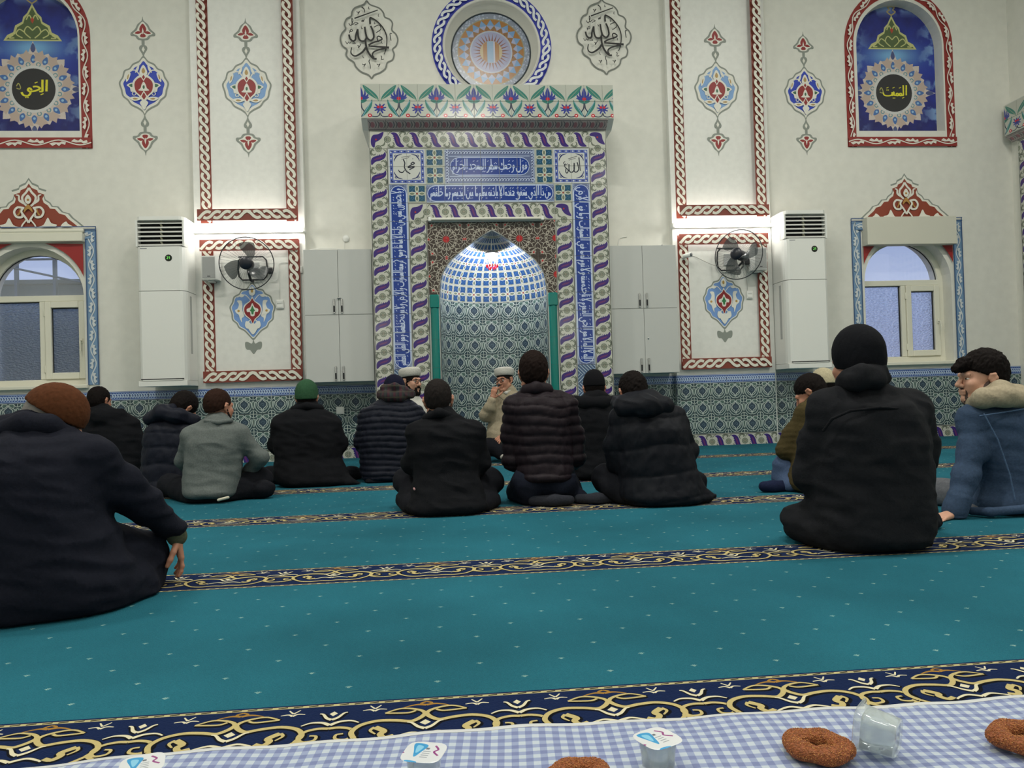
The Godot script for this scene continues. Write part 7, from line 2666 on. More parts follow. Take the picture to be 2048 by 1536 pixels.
	var p7 := person({"label": "bearded man in white turban cap and glasses, pale robe, looking to the right",
		"torso": [[800, 806, 842, 0.07, z - 0.02], [812, 788, 856, 0.1, z], [840, 780, 862, 0.13, z], [880, 778, 864, 0.14, z], [930, 774, 870, 0.17, z]],
		"arms": [[[850, 825, z, 0.06], [860, 870, z + 0.02, 0.055], [835, 895, z + 0.12, 0.045]], [[792, 825, z, 0.06], [782, 870, z, 0.055], [806, 900, z + 0.1, 0.045]]],
		"legs": [[[820, 925, z, 0.1], [870, 915, z + 0.22, 0.075], [810, 925, z + 0.25, 0.05]], [[810, 925, z, 0.1], [765, 915, z + 0.2, 0.075]]],
		"cloth": M.white_cloth, "garment": "robe", "disp": ["fold", 0.007, 8],
		"head": [822, 763, z - 0.02], "turn": 132.0, "nod": 2.0, "size": 1.0, "face": true, "skin": M.skin_pale, "hair": [M.hair_black, 0.006, -0.02, 0.5, 0.0, 0.003],
		"parts": [["beard", M.hair_black, beard_shapes(at(822, 763, z - 0.02), head_basis(deg_to_rad(132.0), deg_to_rad(2.0)), 1.08), 0.0045, 0.012, ["hair", 0.004, 2]]]})
	turban(p7)
	spectacles(p7)

	# --- man in dark jacket with knees to both sides
	z = 4.25
	person({"label": "cross-legged man in dark jacket with short greying hair, both knees visible", "cell": 0.011,
		"torso": [[838, 850, 916, 0.08, z - 0.02], [848, 832, 944, 0.11, z], [866, 822, 960, 0.14, z], [900, 822, 960, 0.15, z], [940, 828, 956, 0.155, z], [980, 822, 968, 0.18, z + 0.02], [1022, 806, 984, 0.2, z + 0.05]],
		"arms": [[[836, 868, z, 0.06], [824, 925, z - 0.05, 0.054], [838, 955, z - 0.2, 0.042]], [[948, 866, z, 0.06], [962, 922, z - 0.05, 0.054], [950, 955, z - 0.2, 0.042]]],
		"legs": [[[850, 1000, z - 0.02, 0.1], [814, 962, z - 0.22, 0.075], [880, 990, z - 0.36, 0.055]], [[935, 1000, z - 0.02, 0.1], [980, 962, z - 0.22, 0.078], [900, 990, z - 0.36, 0.055]], [[830, 1012, z + 0.05, 0.07], [812, 1000, z - 0.08, 0.06]], [[960, 1012, z + 0.05, 0.07], [982, 1000, z - 0.08, 0.06]]],
		"cloth": M.black, "disp": ["fold", 0.007, 31],
		"head": [877, 802, z - 0.06], "turn": 6.0, "nod": 10.0, "tilt": -3.0, "hair": [hair_mat(rgb(38, 33, 32)), 0.006, -0.02, 0.6, 0.0, 0.003],
		"parts": [["jacket_collar", M.black, limb([[853, 836, z + 0.02, 0.026], [878, 826, z + 0.07, 0.028], [905, 834, z + 0.02, 0.026]]), 0.007, 0.02],
			["zip_pull", mat(rgb(200, 150, 150), 0.4), limb([[828, 977, z + 0.14, 0.006], [829, 979, z + 0.14, 0.006]]), 0.003, 0.002],
			["shirt_tail", fabric(rgb(110, 116, 120)), limb([[884, 1018, z + 0.2, 0.02], [912, 1017, z + 0.2, 0.02]]), 0.006, 0.01]]})

	# --- second preacher: beige jacket, microphone at his mouth
	z = 0.98
	var m_wrist := at(985, 797, z + 0.17)
	var p9 := person({"label": "man in white turban cap and beige jacket speaking into a microphone before the niche",
		"torso": [[782, 996, 1030, 0.07, z], [794, 984, 1042, 0.1, z], [815, 978, 1050, 0.125, z], [845, 976, 1052, 0.13, z], [868, 972, 1054, 0.15, z + 0.01], [886, 972, 1056, 0.16, z + 0.02]],
		"arms": [[[986, 806, z + 0.02, 0.058], [970, 832, z + 0.08, 0.055], [980, 815, z + 0.14, 0.048], [985, 801, z + 0.17, 0.04]], [[1044, 808, z, 0.058], [1056, 845, z + 0.06, 0.052], [1020, 866, z + 0.2, 0.042]]],
		"legs": [[[1000, 895, z + 0.02, 0.105], [978, 894, z + 0.25, 0.08], [1020, 906, z + 0.3, 0.055]], [[1030, 895, z + 0.02, 0.105], [1060, 895, z + 0.25, 0.08], [1000, 908, z + 0.3, 0.05]]],
		"cloth": M.beige, "disp": ["fold", 0.007, 18],
		"head": [1009, 761, z + 0.02], "turn": 215.0, "nod": 2.0, "tilt": 6.0, "size": 0.97, "face": true, "hair": [M.hair_black, 0.004, -0.005, 0.4, 0.0, 0.002],
		"hands": [hand_shapes(m_wrist, Vector3(0.25, 1.0, 0.1), Vector3(-0.6, 0.1, 0.7), 1.0, [1.1, 1.15, 1.15, 1.05, 0.6], 0.95, 0.3), hand_shapes(at(1012, 868, z + 0.22), Vector3(-0.8, -0.5, 0.5), Vector3(0, 1, 0.5), -1.0, [0.4, 0.4, 0.4, 0.4, 0.3])],
		"parts": [["shirt_collar", M.white_cloth, limb([[1004, 782, z + 0.08, 0.014], [1012, 786, z + 0.085, 0.016], [1020, 781, z + 0.07, 0.014]]), 0.005, 0.01],
			["foot_sock", M.white_cloth, limb([[1000, 911, z + 0.3, 0.03], [1008, 914, z + 0.36, 0.026]]), 0.006, 0.01]]})
	turban(p9)
	spectacles(p9)
	var mic := thing("microphone", "small dark microphone held at the mouth of the beige-jacket man", "microphone", at(995, 775, z + 0.18))
	part(mic, "stick", tube_mesh([Vector3(-0.012, -0.06, 0.012), Vector3(0.006, 0.0, -0.006), Vector3(0.012, 0.02, -0.012)], 0.006, 8), M.black_plastic)
	part(mic, "foam_head", lathe_mesh([[0.0, -0.014], [0.012, -0.006], [0.013, 0.006], [0.0, 0.016]], 12), M.black_plastic, Vector3(0.015, 0.026, -0.014))
	part(mic, "wire", tube_mesh([Vector3(-0.012, -0.06, 0.012), Vector3(0.02, -0.1, 0.03), Vector3(0.1, -0.16, 0.03), Vector3(0.13, -0.2, 0.02)], 0.0025, 6), M.black_plastic)

	# --- brown quilted jacket, kneeling on his heels
	z = 4.08
	person({"label": "kneeling man in dark brown quilted jacket and jeans, thick brown hair", "cell": 0.0085, "k": 0.03,
		"torso": [[782, 1044, 1100, 0.08, z - 0.02], [794, 1026, 1124, 0.11, z], [815, 1013, 1142, 0.14, z], [850, 1022, 1140, 0.15, z], [890, 1026, 1142, 0.15, z], [930, 1032, 1146, 0.155, z + 0.01], [958, 1034, 1148, 0.165, z + 0.03]],
		"arms": [[[1026, 815, z, 0.062], [1020, 870, z - 0.02, 0.055], [1022, 922, z - 0.02, 0.052], [1040, 935, z - 0.18, 0.042]], [[1136, 812, z, 0.062], [1150, 870, z - 0.02, 0.056], [1154, 915, z - 0.02, 0.052], [1140, 932, z - 0.18, 0.042]]],
		"legs": [[[1060, 965, z + 0.04, 0.115], [1040, 985, z - 0.2, 0.085]], [[1118, 965, z + 0.04, 0.115], [1140, 985, z - 0.2, 0.085]], [[1040, 990, z - 0.15, 0.07], [1060, 1003, z + 0.05, 0.055]], [[1130, 985, z - 0.15, 0.07], [1160, 995, z + 0.04, 0.052]]],
		"trousers": fabric(rgb(34, 38, 52)), "cloth": M.shell_brown, "disp": ["quilt", 0.011, 25, 0.062, 0.03],
		"head": [1067, 748, z - 0.05], "turn": 4.0, "nod": 2.0, "size": 1.04, "hair": [M.hair_brown, 0.012, -0.03, 0.55, 0.006, 0.005],
		"parts": [["jacket_collar", M.shell_brown, limb([[1048, 784, z + 0.02, 0.026], [1070, 778, z + 0.07, 0.03], [1098, 780, z + 0.03, 0.028]]) + limb([[1050, 775, z + 0.03, 0.02], [1072, 770, z + 0.07, 0.02], [1096, 773, z + 0.03, 0.02]]), 0.007, 0.02],
			["sock", M.sock, limb([[1066, 1002, z + 0.12, 0.03], [1110, 1001, z + 0.17, 0.036], [1140, 1000, z + 0.17, 0.028]]), 0.007, 0.02],
			["sock", M.sock, limb([[1158, 998, z + 0.1, 0.03], [1195, 998, z + 0.15, 0.036], [1220, 997, z + 0.13, 0.028]]), 0.007, 0.02]]})

	# --- black kufi
	z = 2.9
	person({"label": "seated man in black hooded coat with flat black cap",
		"torso": [[796, 1160, 1222, 0.09, z], [806, 1144, 1232, 0.12, z], [840, 1138, 1240, 0.15, z], [890, 1136, 1244, 0.155, z], [956, 1134, 1246, 0.18, z + 0.02]],
		"arms": [[[1150, 825, z, 0.06], [1142, 880, z - 0.05, 0.055]], [[1228, 825, z, 0.06], [1238, 880, z - 0.05, 0.055]]],
		"cloth": M.black, "garment": "coat", "disp": ["fold", 0.007, 29],
		"legs": [[[1170, 945, z, 0.1], [1130, 935, z - 0.3, 0.07]], [[1210, 945, z, 0.1], [1250, 935, z - 0.3, 0.07]]],
		"head": [1188, 778, z - 0.05], "turn": 0.0, "nod": 6.0, "hair": [M.hair_black, 0.004, -0.03, 0.5, 0.0, 0.002],
		"hat": [fabric(rgb(20, 20, 24)), 0.011, 0.02, 0.05, 0.02, 0.0], "hat_name": "flat_cap",
		"parts": [["hood", M.black, limb([[1150, 802, z + 0.04, 0.045], [1172, 806, z + 0.09, 0.05], [1205, 806, z + 0.09, 0.05], [1228, 802, z + 0.04, 0.045]]), 0.009, 0.03]]})

	# --- black puffer with hood, leaning forward
	z = 4.26
	person({"label": "cross-legged man in black padded jacket with large hood, head lowered", "cell": 0.011,
		"torso": [[806, 1240, 1318, 0.11, z - 0.04], [828, 1230, 1352, 0.14, z - 0.02], [860, 1226, 1372, 0.165, z], [910, 1230, 1384, 0.175, z], [955, 1236, 1398, 0.185, z + 0.01], [1008, 1240, 1414, 0.2, z + 0.05]],
		"arms": [[[1244, 842, z, 0.07], [1230, 895, z - 0.02, 0.062], [1236, 930, z - 0.06, 0.056], [1255, 945, z - 0.2, 0.045]], [[1350, 840, z, 0.068], [1374, 900, z - 0.05, 0.06], [1350, 935, z - 0.22, 0.045]]],
		"legs": [[[1260, 985, z, 0.1], [1212, 955, z - 0.16, 0.076], [1260, 985, z - 0.35, 0.055]], [[1225, 975, z - 0.05, 0.07], [1214, 962, z - 0.14, 0.07]], [[1340, 985, z, 0.1], [1390, 965, z - 0.25, 0.078]]],
		"more": limb([[1380, 985, z + 0.08, 0.08], [1410, 992, z + 0.1, 0.03], [1430, 991, z + 0.1, 0.014]]),
		"cloth": M.shell_black, "disp": ["quilt", 0.013, 35, 0.155, -0.08],
		"head": [1266, 786, z - 0.14], "turn": -6.0, "nod": 24.0, "hair": [M.hair_black, 0.01, -0.03, 0.6, 0.0, 0.005],
		"parts": [["hood", M.shell_black, limb([[1238, 806, z - 0.06, 0.05], [1250, 814, z + 0.06, 0.06], [1290, 812, z + 0.11, 0.066], [1326, 814, z + 0.05, 0.056], [1334, 820, z - 0.03, 0.04]]) + limb([[1262, 800, z - 0.02, 0.05], [1300, 800, z + 0.02, 0.055], [1318, 808, z - 0.03, 0.045]]), 0.009, 0.04, ["fold", 0.007, 12]]]})

	# --- olive jacket and jeans
	z = 4.02
	person({"label": "seated man in olive quilted jacket and blue jeans, head bowed, elbow on knee", "cell": 0.011,
		"torso": [[806, 1612, 1676, 0.09, z - 0.05], [822, 1600, 1700, 0.12, z - 0.02], [860, 1592, 1708, 0.145, z], [910, 1590, 1708, 0.155, z + 0.02], [960, 1580, 1704, 0.17, z + 0.06], [988, 1582, 1700, 0.18, z + 0.08]],
		"arms": [[[1614, 828, z, 0.065], [1586, 870, z - 0.06, 0.06], [1572, 900, z - 0.08, 0.056], [1600, 915, z - 0.22, 0.045]]],
		"legs": [[[1620, 960, z, 0.1], [1572, 932, z - 0.12, 0.075], [1566, 958, z - 0.14, 0.06], [1580, 972, z + 0.02, 0.05]], [[1660, 960, z, 0.1], [1720, 940, z - 0.3, 0.08]]],
		"trousers": M.jeans, "cloth": M.olive, "disp": ["quilt", 0.005, 45, 0.036, 0.0],
		"head": [1622, 786, z - 0.1], "turn": -52.0, "nod": 32.0, "face": true, "hair": [M.hair_black, 0.005, 0.0, 0.45, 0.0, 0.003],
		"parts": [["sock", fabric(rgb(30, 38, 66)), limb([[1576, 974, z - 0.02, 0.045], [1545, 974, z + 0.02, 0.04], [1528, 973, z + 0.02, 0.034]]), 0.008, 0.02]]})

	# --- man with the cream cap, mostly hidden
	z = 3.2
	person({"label": "seated man in cream crocheted cap and dark coat, half hidden behind others",
		"torso": [[796, 1630, 1690, 0.09, z], [808, 1618, 1702, 0.12, z], [850, 1610, 1710, 0.15, z], [960, 1604, 1712, 0.18, z]],
		"legs": [[[1640, 950, z, 0.1], [1600, 940, z - 0.3, 0.07]], [[1680, 950, z, 0.1], [1720, 940, z - 0.3, 0.07]]],
		"cloth": M.black, "garment": "coat", "head": [1646, 774, z - 0.05], "turn": -6.0, "nod": 12.0, "hair": [M.hair_black, 0.003, -0.03, 0.5, 0.0, 0.002],
		"hat": [M.cap_cream, 0.012, 0.02, 0.12, 0.01, 0.0012], "hat_name": "crocheted_cap",
		"parts": [["scarf", M.charcoal, limb([[1626, 796, z + 0.03, 0.035], [1650, 800, z + 0.07, 0.038], [1676, 794, z + 0.03, 0.035]]), 0.008, 0.02]]})

	# --- large man in black coat and beanie
	z = 5.66
	person({"label": "large seated man in black wool coat and black beanie, back turned", "cell": 0.011,
		"torso": [[790, 1668, 1786, 0.1, z - 0.02], [812, 1642, 1818, 0.14, z], [845, 1628, 1842, 0.165, z], [900, 1624, 1852, 0.18, z], [960, 1622, 1856, 0.185, z], [1020, 1626, 1858, 0.195, z + 0.01], [1070, 1640, 1850, 0.205, z + 0.02], [1106, 1672, 1840, 0.21, z + 0.03]],
		"arms": [[[1650, 822, z, 0.072], [1632, 890, z - 0.04, 0.066], [1622, 950, z - 0.06, 0.062], [1650, 985, z - 0.18, 0.05]], [[1826, 820, z, 0.07], [1846, 900, z - 0.06, 0.062], [1840, 960, z - 0.16, 0.055]]],
		"more": limb([[1690, 1060, z + 0.02, 0.14], [1620, 1046, z - 0.1, 0.08], [1586, 1036, z - 0.14, 0.055]]) + limb([[1700, 1085, z + 0.05, 0.1], [1640, 1066, z, 0.05], [1590, 1052, z - 0.08, 0.038]]),
		"legs": [[[1690, 1070, z, 0.1], [1600, 1052, z - 0.2, 0.06], [1680, 1075, z - 0.35, 0.05]], [[1780, 1070, z, 0.1], [1850, 1045, z - 0.3, 0.07]]],
		"disp": ["fold", 0.008, 51], "cloth": M.charcoal, "garment": "coat",
		"ears": false, "head": [1714, 728, z - 0.06], "turn": -14.0, "nod": 4.0, "size": 1.02, "face": true, "hair": [M.hair_black, 0.003, -0.03, 0.4, 0.0, 0.002],
		"hat": [fabric(rgb(20, 21, 26)), 0.02, -0.022, 0.14, 0.022, 0.001], "hat_name": "beanie",
		"parts": [["coat_collar", M.charcoal, limb([[1688, 766, z + 0.0, 0.036], [1714, 762, z + 0.08, 0.04], [1748, 758, z + 0.06, 0.04], [1764, 756, z + 0.0, 0.036]]) + limb([[1692, 750, z + 0.02, 0.028], [1722, 744, z + 0.085, 0.03], [1760, 740, z + 0.03, 0.03]]), 0.008, 0.025, ["fold", 0.004, 3]],
			["yoke_seam", M.black, limb([[1646, 862, z + 0.13, 0.006], [1664, 838, z + 0.145, 0.006], [1700, 822, z + 0.15, 0.006], [1760, 815, z + 0.15, 0.006], [1815, 819, z + 0.135, 0.006]]), 0.005, 0.004]]})

	# --- denim jacket, leaning on his hand, looking left
	z = 5.05
	var dw := at(1910, 1030, z + 0.12)
	person({"label": "young man in denim jacket over beige hoodie, leaning on his hand, looking left", "cell": 0.011,
		"torso": [[812, 1950, 2060, 0.09, z], [824, 1932, 2096, 0.12, z], [850, 1930, 2116, 0.145, z], [900, 1950, 2120, 0.155, z], [960, 1960, 2118, 0.16, z], [1014, 1950, 2116, 0.165, z + 0.02]],
		"arms": [[[1946, 840, z + 0.02, 0.068], [1944, 900, z + 0.05, 0.06], [1932, 950, z + 0.08, 0.056], [1914, 1010, z + 0.12, 0.05], [1909, 1028, z + 0.125, 0.047]], [[2100, 840, z, 0.07], [2130, 920, z - 0.05, 0.06]]],
		"legs": [[[1990, 1010, z - 0.02, 0.11], [1900, 990, z - 0.24, 0.078], [1878, 988, z - 0.3, 0.075], [1960, 1012, z - 0.4, 0.05]], [[2060, 1012, z, 0.11], [2140, 1000, z - 0.2, 0.08]], [[2040, 1030, z + 0.06, 0.06], [1960, 1026, z + 0.0, 0.05]]],
		"trousers": M.grey_jeans, "cloth": M.denim, "garment": "denim_jacket", "disp": ["fold", 0.007, 61],
		"head": [1964, 758, z - 0.02], "turn": -82.0, "nod": -2.0, "size": 1.06, "face": true, "skin": M.skin_pale, "hair": [M.hair_black, 0.012, 0.012, 0.42, 0.014, 0.006],
		"hands": [hand_shapes(dw + Vector3(-0.03, 0.006, 0.012), Vector3(-0.8, -0.1, 0.3), Vector3(-0.06, 1.0, 0.1), 1.0, [0.16, 0.14, 0.12, 0.14, 0.1], 0.95, 1.6)],
		"parts": [["hood", M.beige, limb([[1944, 806, z + 0.0, 0.03], [1966, 796, z + 0.09, 0.045], [2010, 792, z + 0.13, 0.05], [2056, 800, z + 0.08, 0.045], [2080, 806, z + 0.0, 0.03]]) + limb([[1968, 784, z + 0.03, 0.034], [2000, 776, z + 0.08, 0.036], [2036, 782, z + 0.05, 0.036]]), 0.008, 0.03, ["fold", 0.005, 6]],
			["beard", mat(rgb(64, 46, 40), 0.7), beard_shapes(at(1964, 758, z - 0.02), head_basis(deg_to_rad(-82.0), deg_to_rad(-2.0)), 1.02), 0.0045, 0.01, ["hair", 0.002, 2]],
			["hair_fringe", M.hair_black, limb([[1912, 738, z - 0.02, 0.022], [1930, 728, z - 0.02, 0.032], [1960, 722, z, 0.034], [1996, 726, z + 0.02, 0.034]]), 0.006, 0.03, ["hair", 0.008, 4]],
			["jacket_seam", fabric(rgb(92, 116, 148)), limb([[1968, 828, z + 0.15, 0.004], [1996, 880, z + 0.165, 0.004], [2020, 950, z + 0.17, 0.004], [2030, 1000, z + 0.175, 0.004]]) + limb([[1960, 832, z + 0.14, 0.004], [2048, 818, z + 0.14, 0.004]]), 0.004, 0.002],
			["jacket_hem", M.denim, limb([[1944, 1022, z + 0.1, 0.02], [1980, 1024, z + 0.175, 0.022], [2050, 1018, z + 0.18, 0.022], [2110, 1012, z + 0.1, 0.02]]), 0.007, 0.01],
			["cuff", M.denim, limb([[1912, 1012, z + 0.12, 0.055], [1909, 1030, z + 0.125, 0.054]]), 0.008, 0.01],
			["shoe_sole", M.black, limb([[1990, 1036, z + 0.05, 0.03], [2090, 1032, z + 0.05, 0.03]]), 0.01, 0.01]]})
	finish_people()
	used_eyes()

func hair_mat(c: Color) -> StandardMaterial3D:
	var m := tri_mat(c, 0.75, 9.0, M.weave_tone)
	m.metallic_specular = 0.2
	return m

func plaid() -> StandardMaterial3D:
	var cv := Cv.new()
	for k in 3:
		cv.R(k * 0.34, 0, 0.14, 1, rgb(60, 24, 36))
	for k in 3:
		cv.R(0, k * 0.34 + 0.06, 1, 0.07, rgb(62, 58, 46))
		cv.R(k * 0.34 + 0.18, 0, 0.05, 1, rgb(48, 50, 46))
	var m := mat(Color.WHITE, 0.9)
	m.albedo_texture = tex(cv.raster(Rect2(0, 0, 1, 1), 64, 64, rgb(28, 32, 36)))
	m.uv1_triplanar = true
	m.uv1_scale = Vector3.ONE * 7.0
	return m

func beard_shapes(c: Vector3, b: Basis, s: float) -> Array:
	var o := []
	for e: float in [-1.0, 1.0]:
		o.append(cap(c + b * Vector3(e * 0.07, -0.02, 0.008) * s, c + b * Vector3(e * 0.056, -0.066, 0.026) * s, 0.008 * s, 0.02 * s))
		o.append(cap(c + b * Vector3(e * 0.056, -0.066, 0.026) * s, c + b * Vector3(e * 0.014, -0.106, 0.07) * s, 0.021 * s, 0.026 * s))
		o.append(cap(c + b * Vector3(0, -0.048, 0.1) * s, c + b * Vector3(e * 0.026, -0.06, 0.088) * s, 0.0055 * s))
		o.append(cap(c + b * Vector3(e * 0.026, -0.06, 0.088) * s, c + b * Vector3(e * 0.018, -0.092, 0.08) * s, 0.007 * s, 0.014 * s))
	return o

func turban(o: Node3D) -> void:
	var hc: Vector3 = o.get_meta("hc")
	var hb: Basis = o.get_meta("hb")
	o.remove_meta("hc")
	var b := hb * Basis(Vector3.RIGHT, -0.12)
	var m := MB.new()
	m.lathe([[0.08, 0.0], [0.092, 0.004], [0.1, 0.03], [0.102, 0.06], [0.094, 0.078], [0.074, 0.088], [0.04, 0.094], [0.0, 0.096]], 28, Transform3D(b.scaled_local(Vector3(1.0, 1.0, 1.16)), hc - o.position + hb * Vector3(0, 0.044, -0.012)))
	var w := part(o, "turban_cap", m.mesh(), M.white_cloth)
	w.set_meta("label", "white wrapped turban cap")
	o.set_meta("hc", hc)

func spectacles(o: Node3D) -> void:
	var hc: Vector3 = o.get_meta("hc")
	var hb: Basis = o.get_meta("hb")
	var m := MB.new()
	for e: float in [-1.0, 1.0]:
		var pts := []
		for k in 17:
			var a := TAU * k / 16
			var q := Vector2(signf(cos(a)) * pow(absf(cos(a)), 0.6) * 0.025, signf(sin(a)) * pow(absf(sin(a)), 0.6) * 0.018)
			pts.append(hc - o.position + hb * Vector3(e * 0.034 + q.x, 0.002 + q.y, 0.112))
		m.tube(pts, 0.0026, 6, false)
		m.tube([hc - o.position + hb * Vector3(e * 0.06, 0.008, 0.11), hc - o.position + hb * Vector3(e * 0.078, 0.01, 0.06), hc - o.position + hb * Vector3(e * 0.08, 0.008, -0.01)], 0.0024, 6)
	m.tube([hc - o.position + hb * Vector3(-0.01, 0.006, 0.112), hc - o.position + hb * Vector3(0.01, 0.006, 0.112)], 0.0024, 6)
	part(o, "glasses", m.mesh(), mat(rgb(26, 16, 16), 0.3))

# eyes and brows of the faces that show
func used_eyes() -> void:
	var white := mat(rgb(214, 206, 198), 0.3)
	var iris := mat(rgb(38, 26, 20), 0.2)
	for o in get_children():
		if not o.has_meta("hc"):
			continue
		var hc: Vector3 = o.get_meta("hc")
		var hb: Basis = o.get_meta("hb")
		o.remove_meta("hc")
		o.remove_meta("hb")
		if (hb * Vector3(0, 0, 1)).z < -0.4:
			continue
		for e: float in [-1.0, 1.0]:
			var c: Vector3 = hc - o.position
			var eye := part(o, "eye", lathe_mesh([[0.0, -0.0075], [0.01, -0.004], [0.0135, 0.0], [0.01, 0.004], [0.0, 0.0075]], 14), white, c + hb * Vector3(e * 0.032, 0.0, 0.0865), hb)
			part(eye, "iris", lathe_mesh([[0.0, -0.0055], [0.0048, -0.003], [0.0055, 0.0], [0.0048, 0.003], [0.0, 0.0055]], 12), iris, Vector3(0, 0, 0.0105))
			var bm := MB.new()
			bm.tube([c + hb * Vector3(e * 0.014, 0.02, 0.1), c + hb * Vector3(e * 0.032, 0.026, 0.098), c + hb * Vector3(e * 0.052, 0.019, 0.086)], [0.003, 0.0042, 0.002], 6)
			part(o, "eyebrow", bm.mesh(), M.hair_black)

# ------------------------------------------------------------------ cloth, bread rings and water cups on the floor
func on_level(x: float, y: float, level: float) -> Vector3:
	var d := eye_fwd + eye_right * ((x - 1024.0) / FOCAL) - eye_up * ((y - 768.0) / FOCAL)
	return EYE + d * ((level - EYE.y) / d.y)

func cloth_height(x: float, z: float) -> float:
	var f := 0.0035 * sin(x * 9.0 + 1.3 * sin(z * 7.0)) + 0.0025 * sin(z * 21.0 + x * 5.0) + 0.0015 * sin(x * 31.0 - z * 13.0)
	return 0.0085 + f

func make_table_spread() -> void:
	var cv := Cv.new()
	cv.R(0, 0, 1, 1, rgb(180, 190, 200))
	cv.R(0, 0, 0.5, 1, rgb(140, 151, 182))
	cv.R(0, 0, 1, 0.5, rgb(140, 151, 182))
	cv.R(0, 0, 0.5, 0.5, rgb(112, 122, 162))
	var m := mat(Color.WHITE, 0.6)
	m.albedo_texture = tex(cv.raster(Rect2(0, 0, 1, 1), 64, 64, Color.WHITE, 1))
	m.texture_filter = BaseMaterial3D.TEXTURE_FILTER_LINEAR
	var hem := mat(rgb(196, 198, 198), 0.6)
	var o := thing("tablecloth", "blue and white checked cloth spread on the carpet", "tablecloth", Vector3(0, 0, 7.6))
	var mb := MB.new()
	var hb := MB.new()
	var edge := func(x: float) -> float: return 7.165 + 0.012 * sin(x * 3.1) + 0.007 * sin(x * 7.7) + 0.02 * clampf(-x - 0.6, 0.0, 1.0)
	var rows := []
	var nx := 110
	var nz := 40
	for j in nz + 1:
		var row := []
		for i in nx + 1:
			var x := lerpf(-1.5, 1.5, float(i) / nx)
			var z := lerpf(8.35, edge.call(x) + 0.018, float(j) / nz)
			row.append(Vector3(x, cloth_height(x, z), z - 7.6))
		rows.append(row)
	mb.grid(rows)
	for k in mb.v.size():
		mb.u[k] = Vector2(mb.v[k].x / 0.027 + mb.v[k].z * 3.0, mb.v[k].z / 0.027 - mb.v[k].x * 2.0)
	part(o, "checked_sheet", mb.mesh(), m)
	rows = []
	for j in 4:
		var row := []
		for i in nx + 1:
			var x := lerpf(-1.5, 1.5, float(i) / nx)
			var z: float = edge.call(x) + 0.018 - 0.006 * j
			var y := cloth_height(x, z) + 0.0004
			if j == 3:
				y = 0.0012
			row.append(Vector3(x, y, z - 7.6))
		rows.append(row)
	hb.grid(rows)
	part(o, "white_hem", hb.mesh(), hem)

	# sesame bread rings
	var crust := tri_mat(rgb(168, 92, 44), 0.7, 12.0, noise_tex(0.08, 128, 3, 51, 0.6, 1.05), noise_tex(0.1, 128, 3, 52), 0.5)
	var seed_mesh := lathe_mesh([[0.0, -0.0017], [0.0008, -0.0007], [0.0009, 0.0003], [0.0, 0.0014]], 5)
	var names := ["sesame bread ring beside the tipped water cup", "sesame bread ring at the edge of the cloth, past the tipped cup", "sesame bread ring between two upright water cups"]
	var spots := [[1636, 1497, 0.02, 0.0], [2046, 1478, 0.02, 0.4], [1156, 1560, 0.02, 0.2]]
	for i in 3:
		var c := on_level(spots[i][0], spots[i][1], 0.024)
		c.y = 0.0
		var b := thing("bread_ring", names[i], "bread", c, spots[i][3], "sesame bread rings on the checked cloth")
		var r := RandomNumberGenerator.new()
		r.seed = 60 + i
		var rr := []
		var sd := MultiMesh.new()
		sd.transform_format = MultiMesh.TRANSFORM_3D
		sd.use_colors = true
		sd.instance_count = 1500
		sd.mesh = seed_mesh
		var n := 40
		for k in n:
			var a := TAU * k / n
			var ring := []
			var rad := 0.0395 + 0.0035 * sin(a * 2.0 + i)
			var t := 0.0178 + 0.0018 * sin(a * 5.0 + i * 2.0)
			var cc := Vector3(cos(a) * rad, 0.028, sin(a) * rad * 0.94)
			for q in 16:
				var w := TAU * q / 16.0
				ring.append(cc + Vector3(cos(a), 0, sin(a)) * cos(w) * t * 1.12 + Vector3.UP * sin(w) * t * 0.86)
			rr.append(ring)
		rr.append(rr[0])
		var bm := MB.new()
		bm.grid(rr, true, true)
		part(b, "crust", bm.mesh(), crust)
		for k in 1500:
			var a := r.randf() * TAU
			var w := r.randf_range(-0.5, PI + 0.5)
			var rad := 0.0395 + 0.0035 * sin(a * 2.0 + i)
			var t := 0.018 + 0.0018 * sin(a * 5.0 + i * 2.0)
			var nn := Vector3(cos(a) * cos(w), sin(w), sin(a) * cos(w))
			var p := Vector3(cos(a) * rad, 0.028, sin(a) * rad * 0.94) + Vector3(cos(a), 0, sin(a)) * cos(w) * t * 1.12 + Vector3.UP * sin(w) * t * 0.86
			var bs := Basis(Quaternion(Vector3.UP, (nn.cross(Vector3(r.randf() - 0.5, r.randf() - 0.5, r.randf() - 0.5))).normalized()))
			sd.set_instance_transform(k, Transform3D(bs, p))
			sd.set_instance_color(k, rgb(150, 84, 36).srgb_to_linear().lerp(rgb(206, 150, 84).srgb_to_linear(), r.randf() * r.randf()))
		var mi := MultiMeshInstance3D.new()
		mi.name = "sesame_seeds"
		mi.multimesh = sd
		var sm := mat(Color.WHITE, 0.6)
		sm.vertex_color_use_as_albedo = true
		mi.material_override = sm
		mi.set_meta("kind", "stuff")
		b.add_child(mi)

	# water cups: thin clear plastic, water inside, printed foil lid
	var pl := mat(Color(0.86, 0.9, 0.9, 0.3), 0.08)
	pl.transparency = BaseMaterial3D.TRANSPARENCY_ALPHA
	var water := mat(Color(0.93, 0.97, 0.98, 0.02), 0.02)
	water.refraction_enabled = true
	water.refraction_scale = 0.033
	water.transparency = BaseMaterial3D.TRANSPARENCY_ALPHA
	var lid := Cv.new()
	lid.P(Cv.sm(Cv.V([0.1, 0.95, 0.5, 0.9, 0.42, 0.5, 0.3, 0.2, 0.2, 0.5]), true), rgb(60, 158, 214))
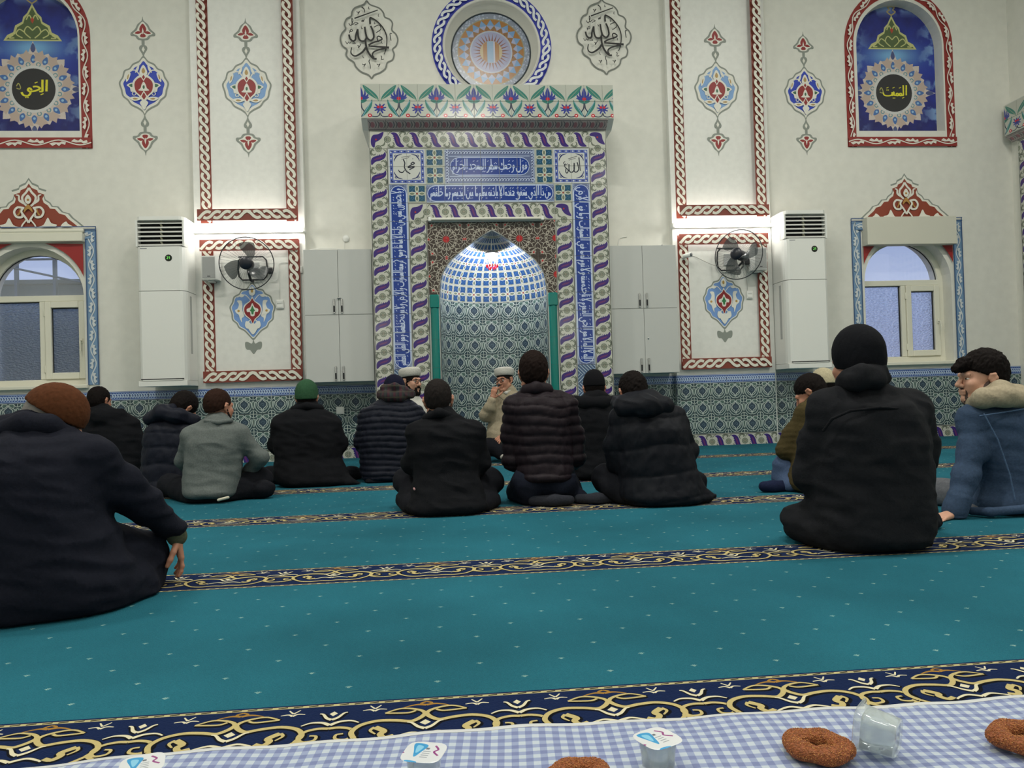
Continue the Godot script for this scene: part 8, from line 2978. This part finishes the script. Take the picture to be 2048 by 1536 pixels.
	lid.P(Cv.sm(Cv.V([0.2, 0.85, 0.4, 0.8, 0.34, 0.5, 0.26, 0.45]), true), rgb(140, 206, 236))
	lid.C(Cv.V([0.72, 0.9, 0.86, 0.7, 0.78, 0.55, 0.95, 0.35]), 0.06, rgb(150, 60, 130))
	for k in 4:
		lid.R(0.46, 0.2 + k * 0.11, 0.22, 0.035, rgb(150, 156, 164))
	lid.R(0.5, 0.66, 0.1, 0.1, rgb(110, 116, 124))
	var foil := mat(Color.WHITE, 0.3, 0.25)
	foil.albedo_texture = tex(lid.raster(Rect2(0, 0, 1, 1), 128, 128, rgb(226, 228, 230)))
	var cups := [[1315, 1478, 0.062, 0.45, "upright sealed water cup next to the bread ring and tipped cup"], [848, 1506, 0.062, -0.3, "upright sealed water cup standing alone near the cloth hem"], [284, 1530, 0.062, 0.3, "upright sealed water cup at the far end of the cloth"]]
	for q in cups:
		var p := on_level(q[0], q[1], q[2])
		var c := thing("water_cup", q[4], "cup", Vector3(p.x, 0.011, p.z), q[3], "sealed water cups on the checked cloth")
		cup_parts(c, pl, water, foil)
	var tp := on_level(1756, 1484, 0.03)
	var tc := thing("water_cup", "tipped clear water cup lying on its side by the bread ring", "cup", Vector3(tp.x, 0.054, tp.z), 0.0, "")
	var inner := Node3D.new()
	inner.name = "cup_body"
	tc.add_child(inner)
	inner.transform = Transform3D(Basis(Vector3.UP, 0.8) * Basis(Vector3.RIGHT, -PI / 2 + 0.1), Vector3(0.024, -0.008, 0.026))
	inner.scale = Vector3.ONE * 1.3
	cup_parts(inner, pl, water, null)

func round_square(r: float, c: float, y: float) -> Array:
	var o := []
	for k in 24:
		var a := -TAU * k / 24 - PI / 24
		var d := Vector2(cos(a), sin(a))
		var p := Vector2(signf(d.x) * pow(absf(d.x), c), signf(d.y) * pow(absf(d.y), c)) * r
		o.append(Vector3(p.x, y, p.y))
	return o

func cup_parts(c: Node3D, pl: Material, water: Material, foil: Material) -> void:
	var wall := MB.new()
	wall.grid([round_square(0.022, 0.5, 0.0), round_square(0.0235, 0.45, 0.002), round_square(0.0255, 0.45, 0.03), round_square(0.0275, 0.45, 0.05), round_square(0.034, 0.5, 0.0505), round_square(0.034, 0.5, 0.0518), round_square(0.027, 0.45, 0.0515), round_square(0.0248, 0.45, 0.03), round_square(0.0228, 0.45, 0.003), round_square(0.0, 0.5, 0.003)], true)
	part(c, "clear_wall", wall.mesh(), pl)
	var w := MB.new()
	w.grid([round_square(0.0, 0.5, 0.0036), round_square(0.0222, 0.45, 0.0036), round_square(0.0244, 0.45, 0.03), round_square(0.0258, 0.45, 0.044), round_square(0.0, 0.5, 0.0441)], true)
	part(c, "water", w.mesh(), water)
	if foil:
		var l := MB.new()
		var rows := [round_square(0.0365, 0.5, 0.0522), round_square(0.036, 0.5, 0.0532), round_square(0.018, 0.5, 0.0526), round_square(0.0, 0.5, 0.0528)]
		l.grid(rows, true)
		for k in l.v.size():
			l.u[k] = Vector2(0.5 + l.v[k].x / 0.062, 0.5 + l.v[k].z / 0.062)
		part(c, "foil_lid", l.mesh(), foil)
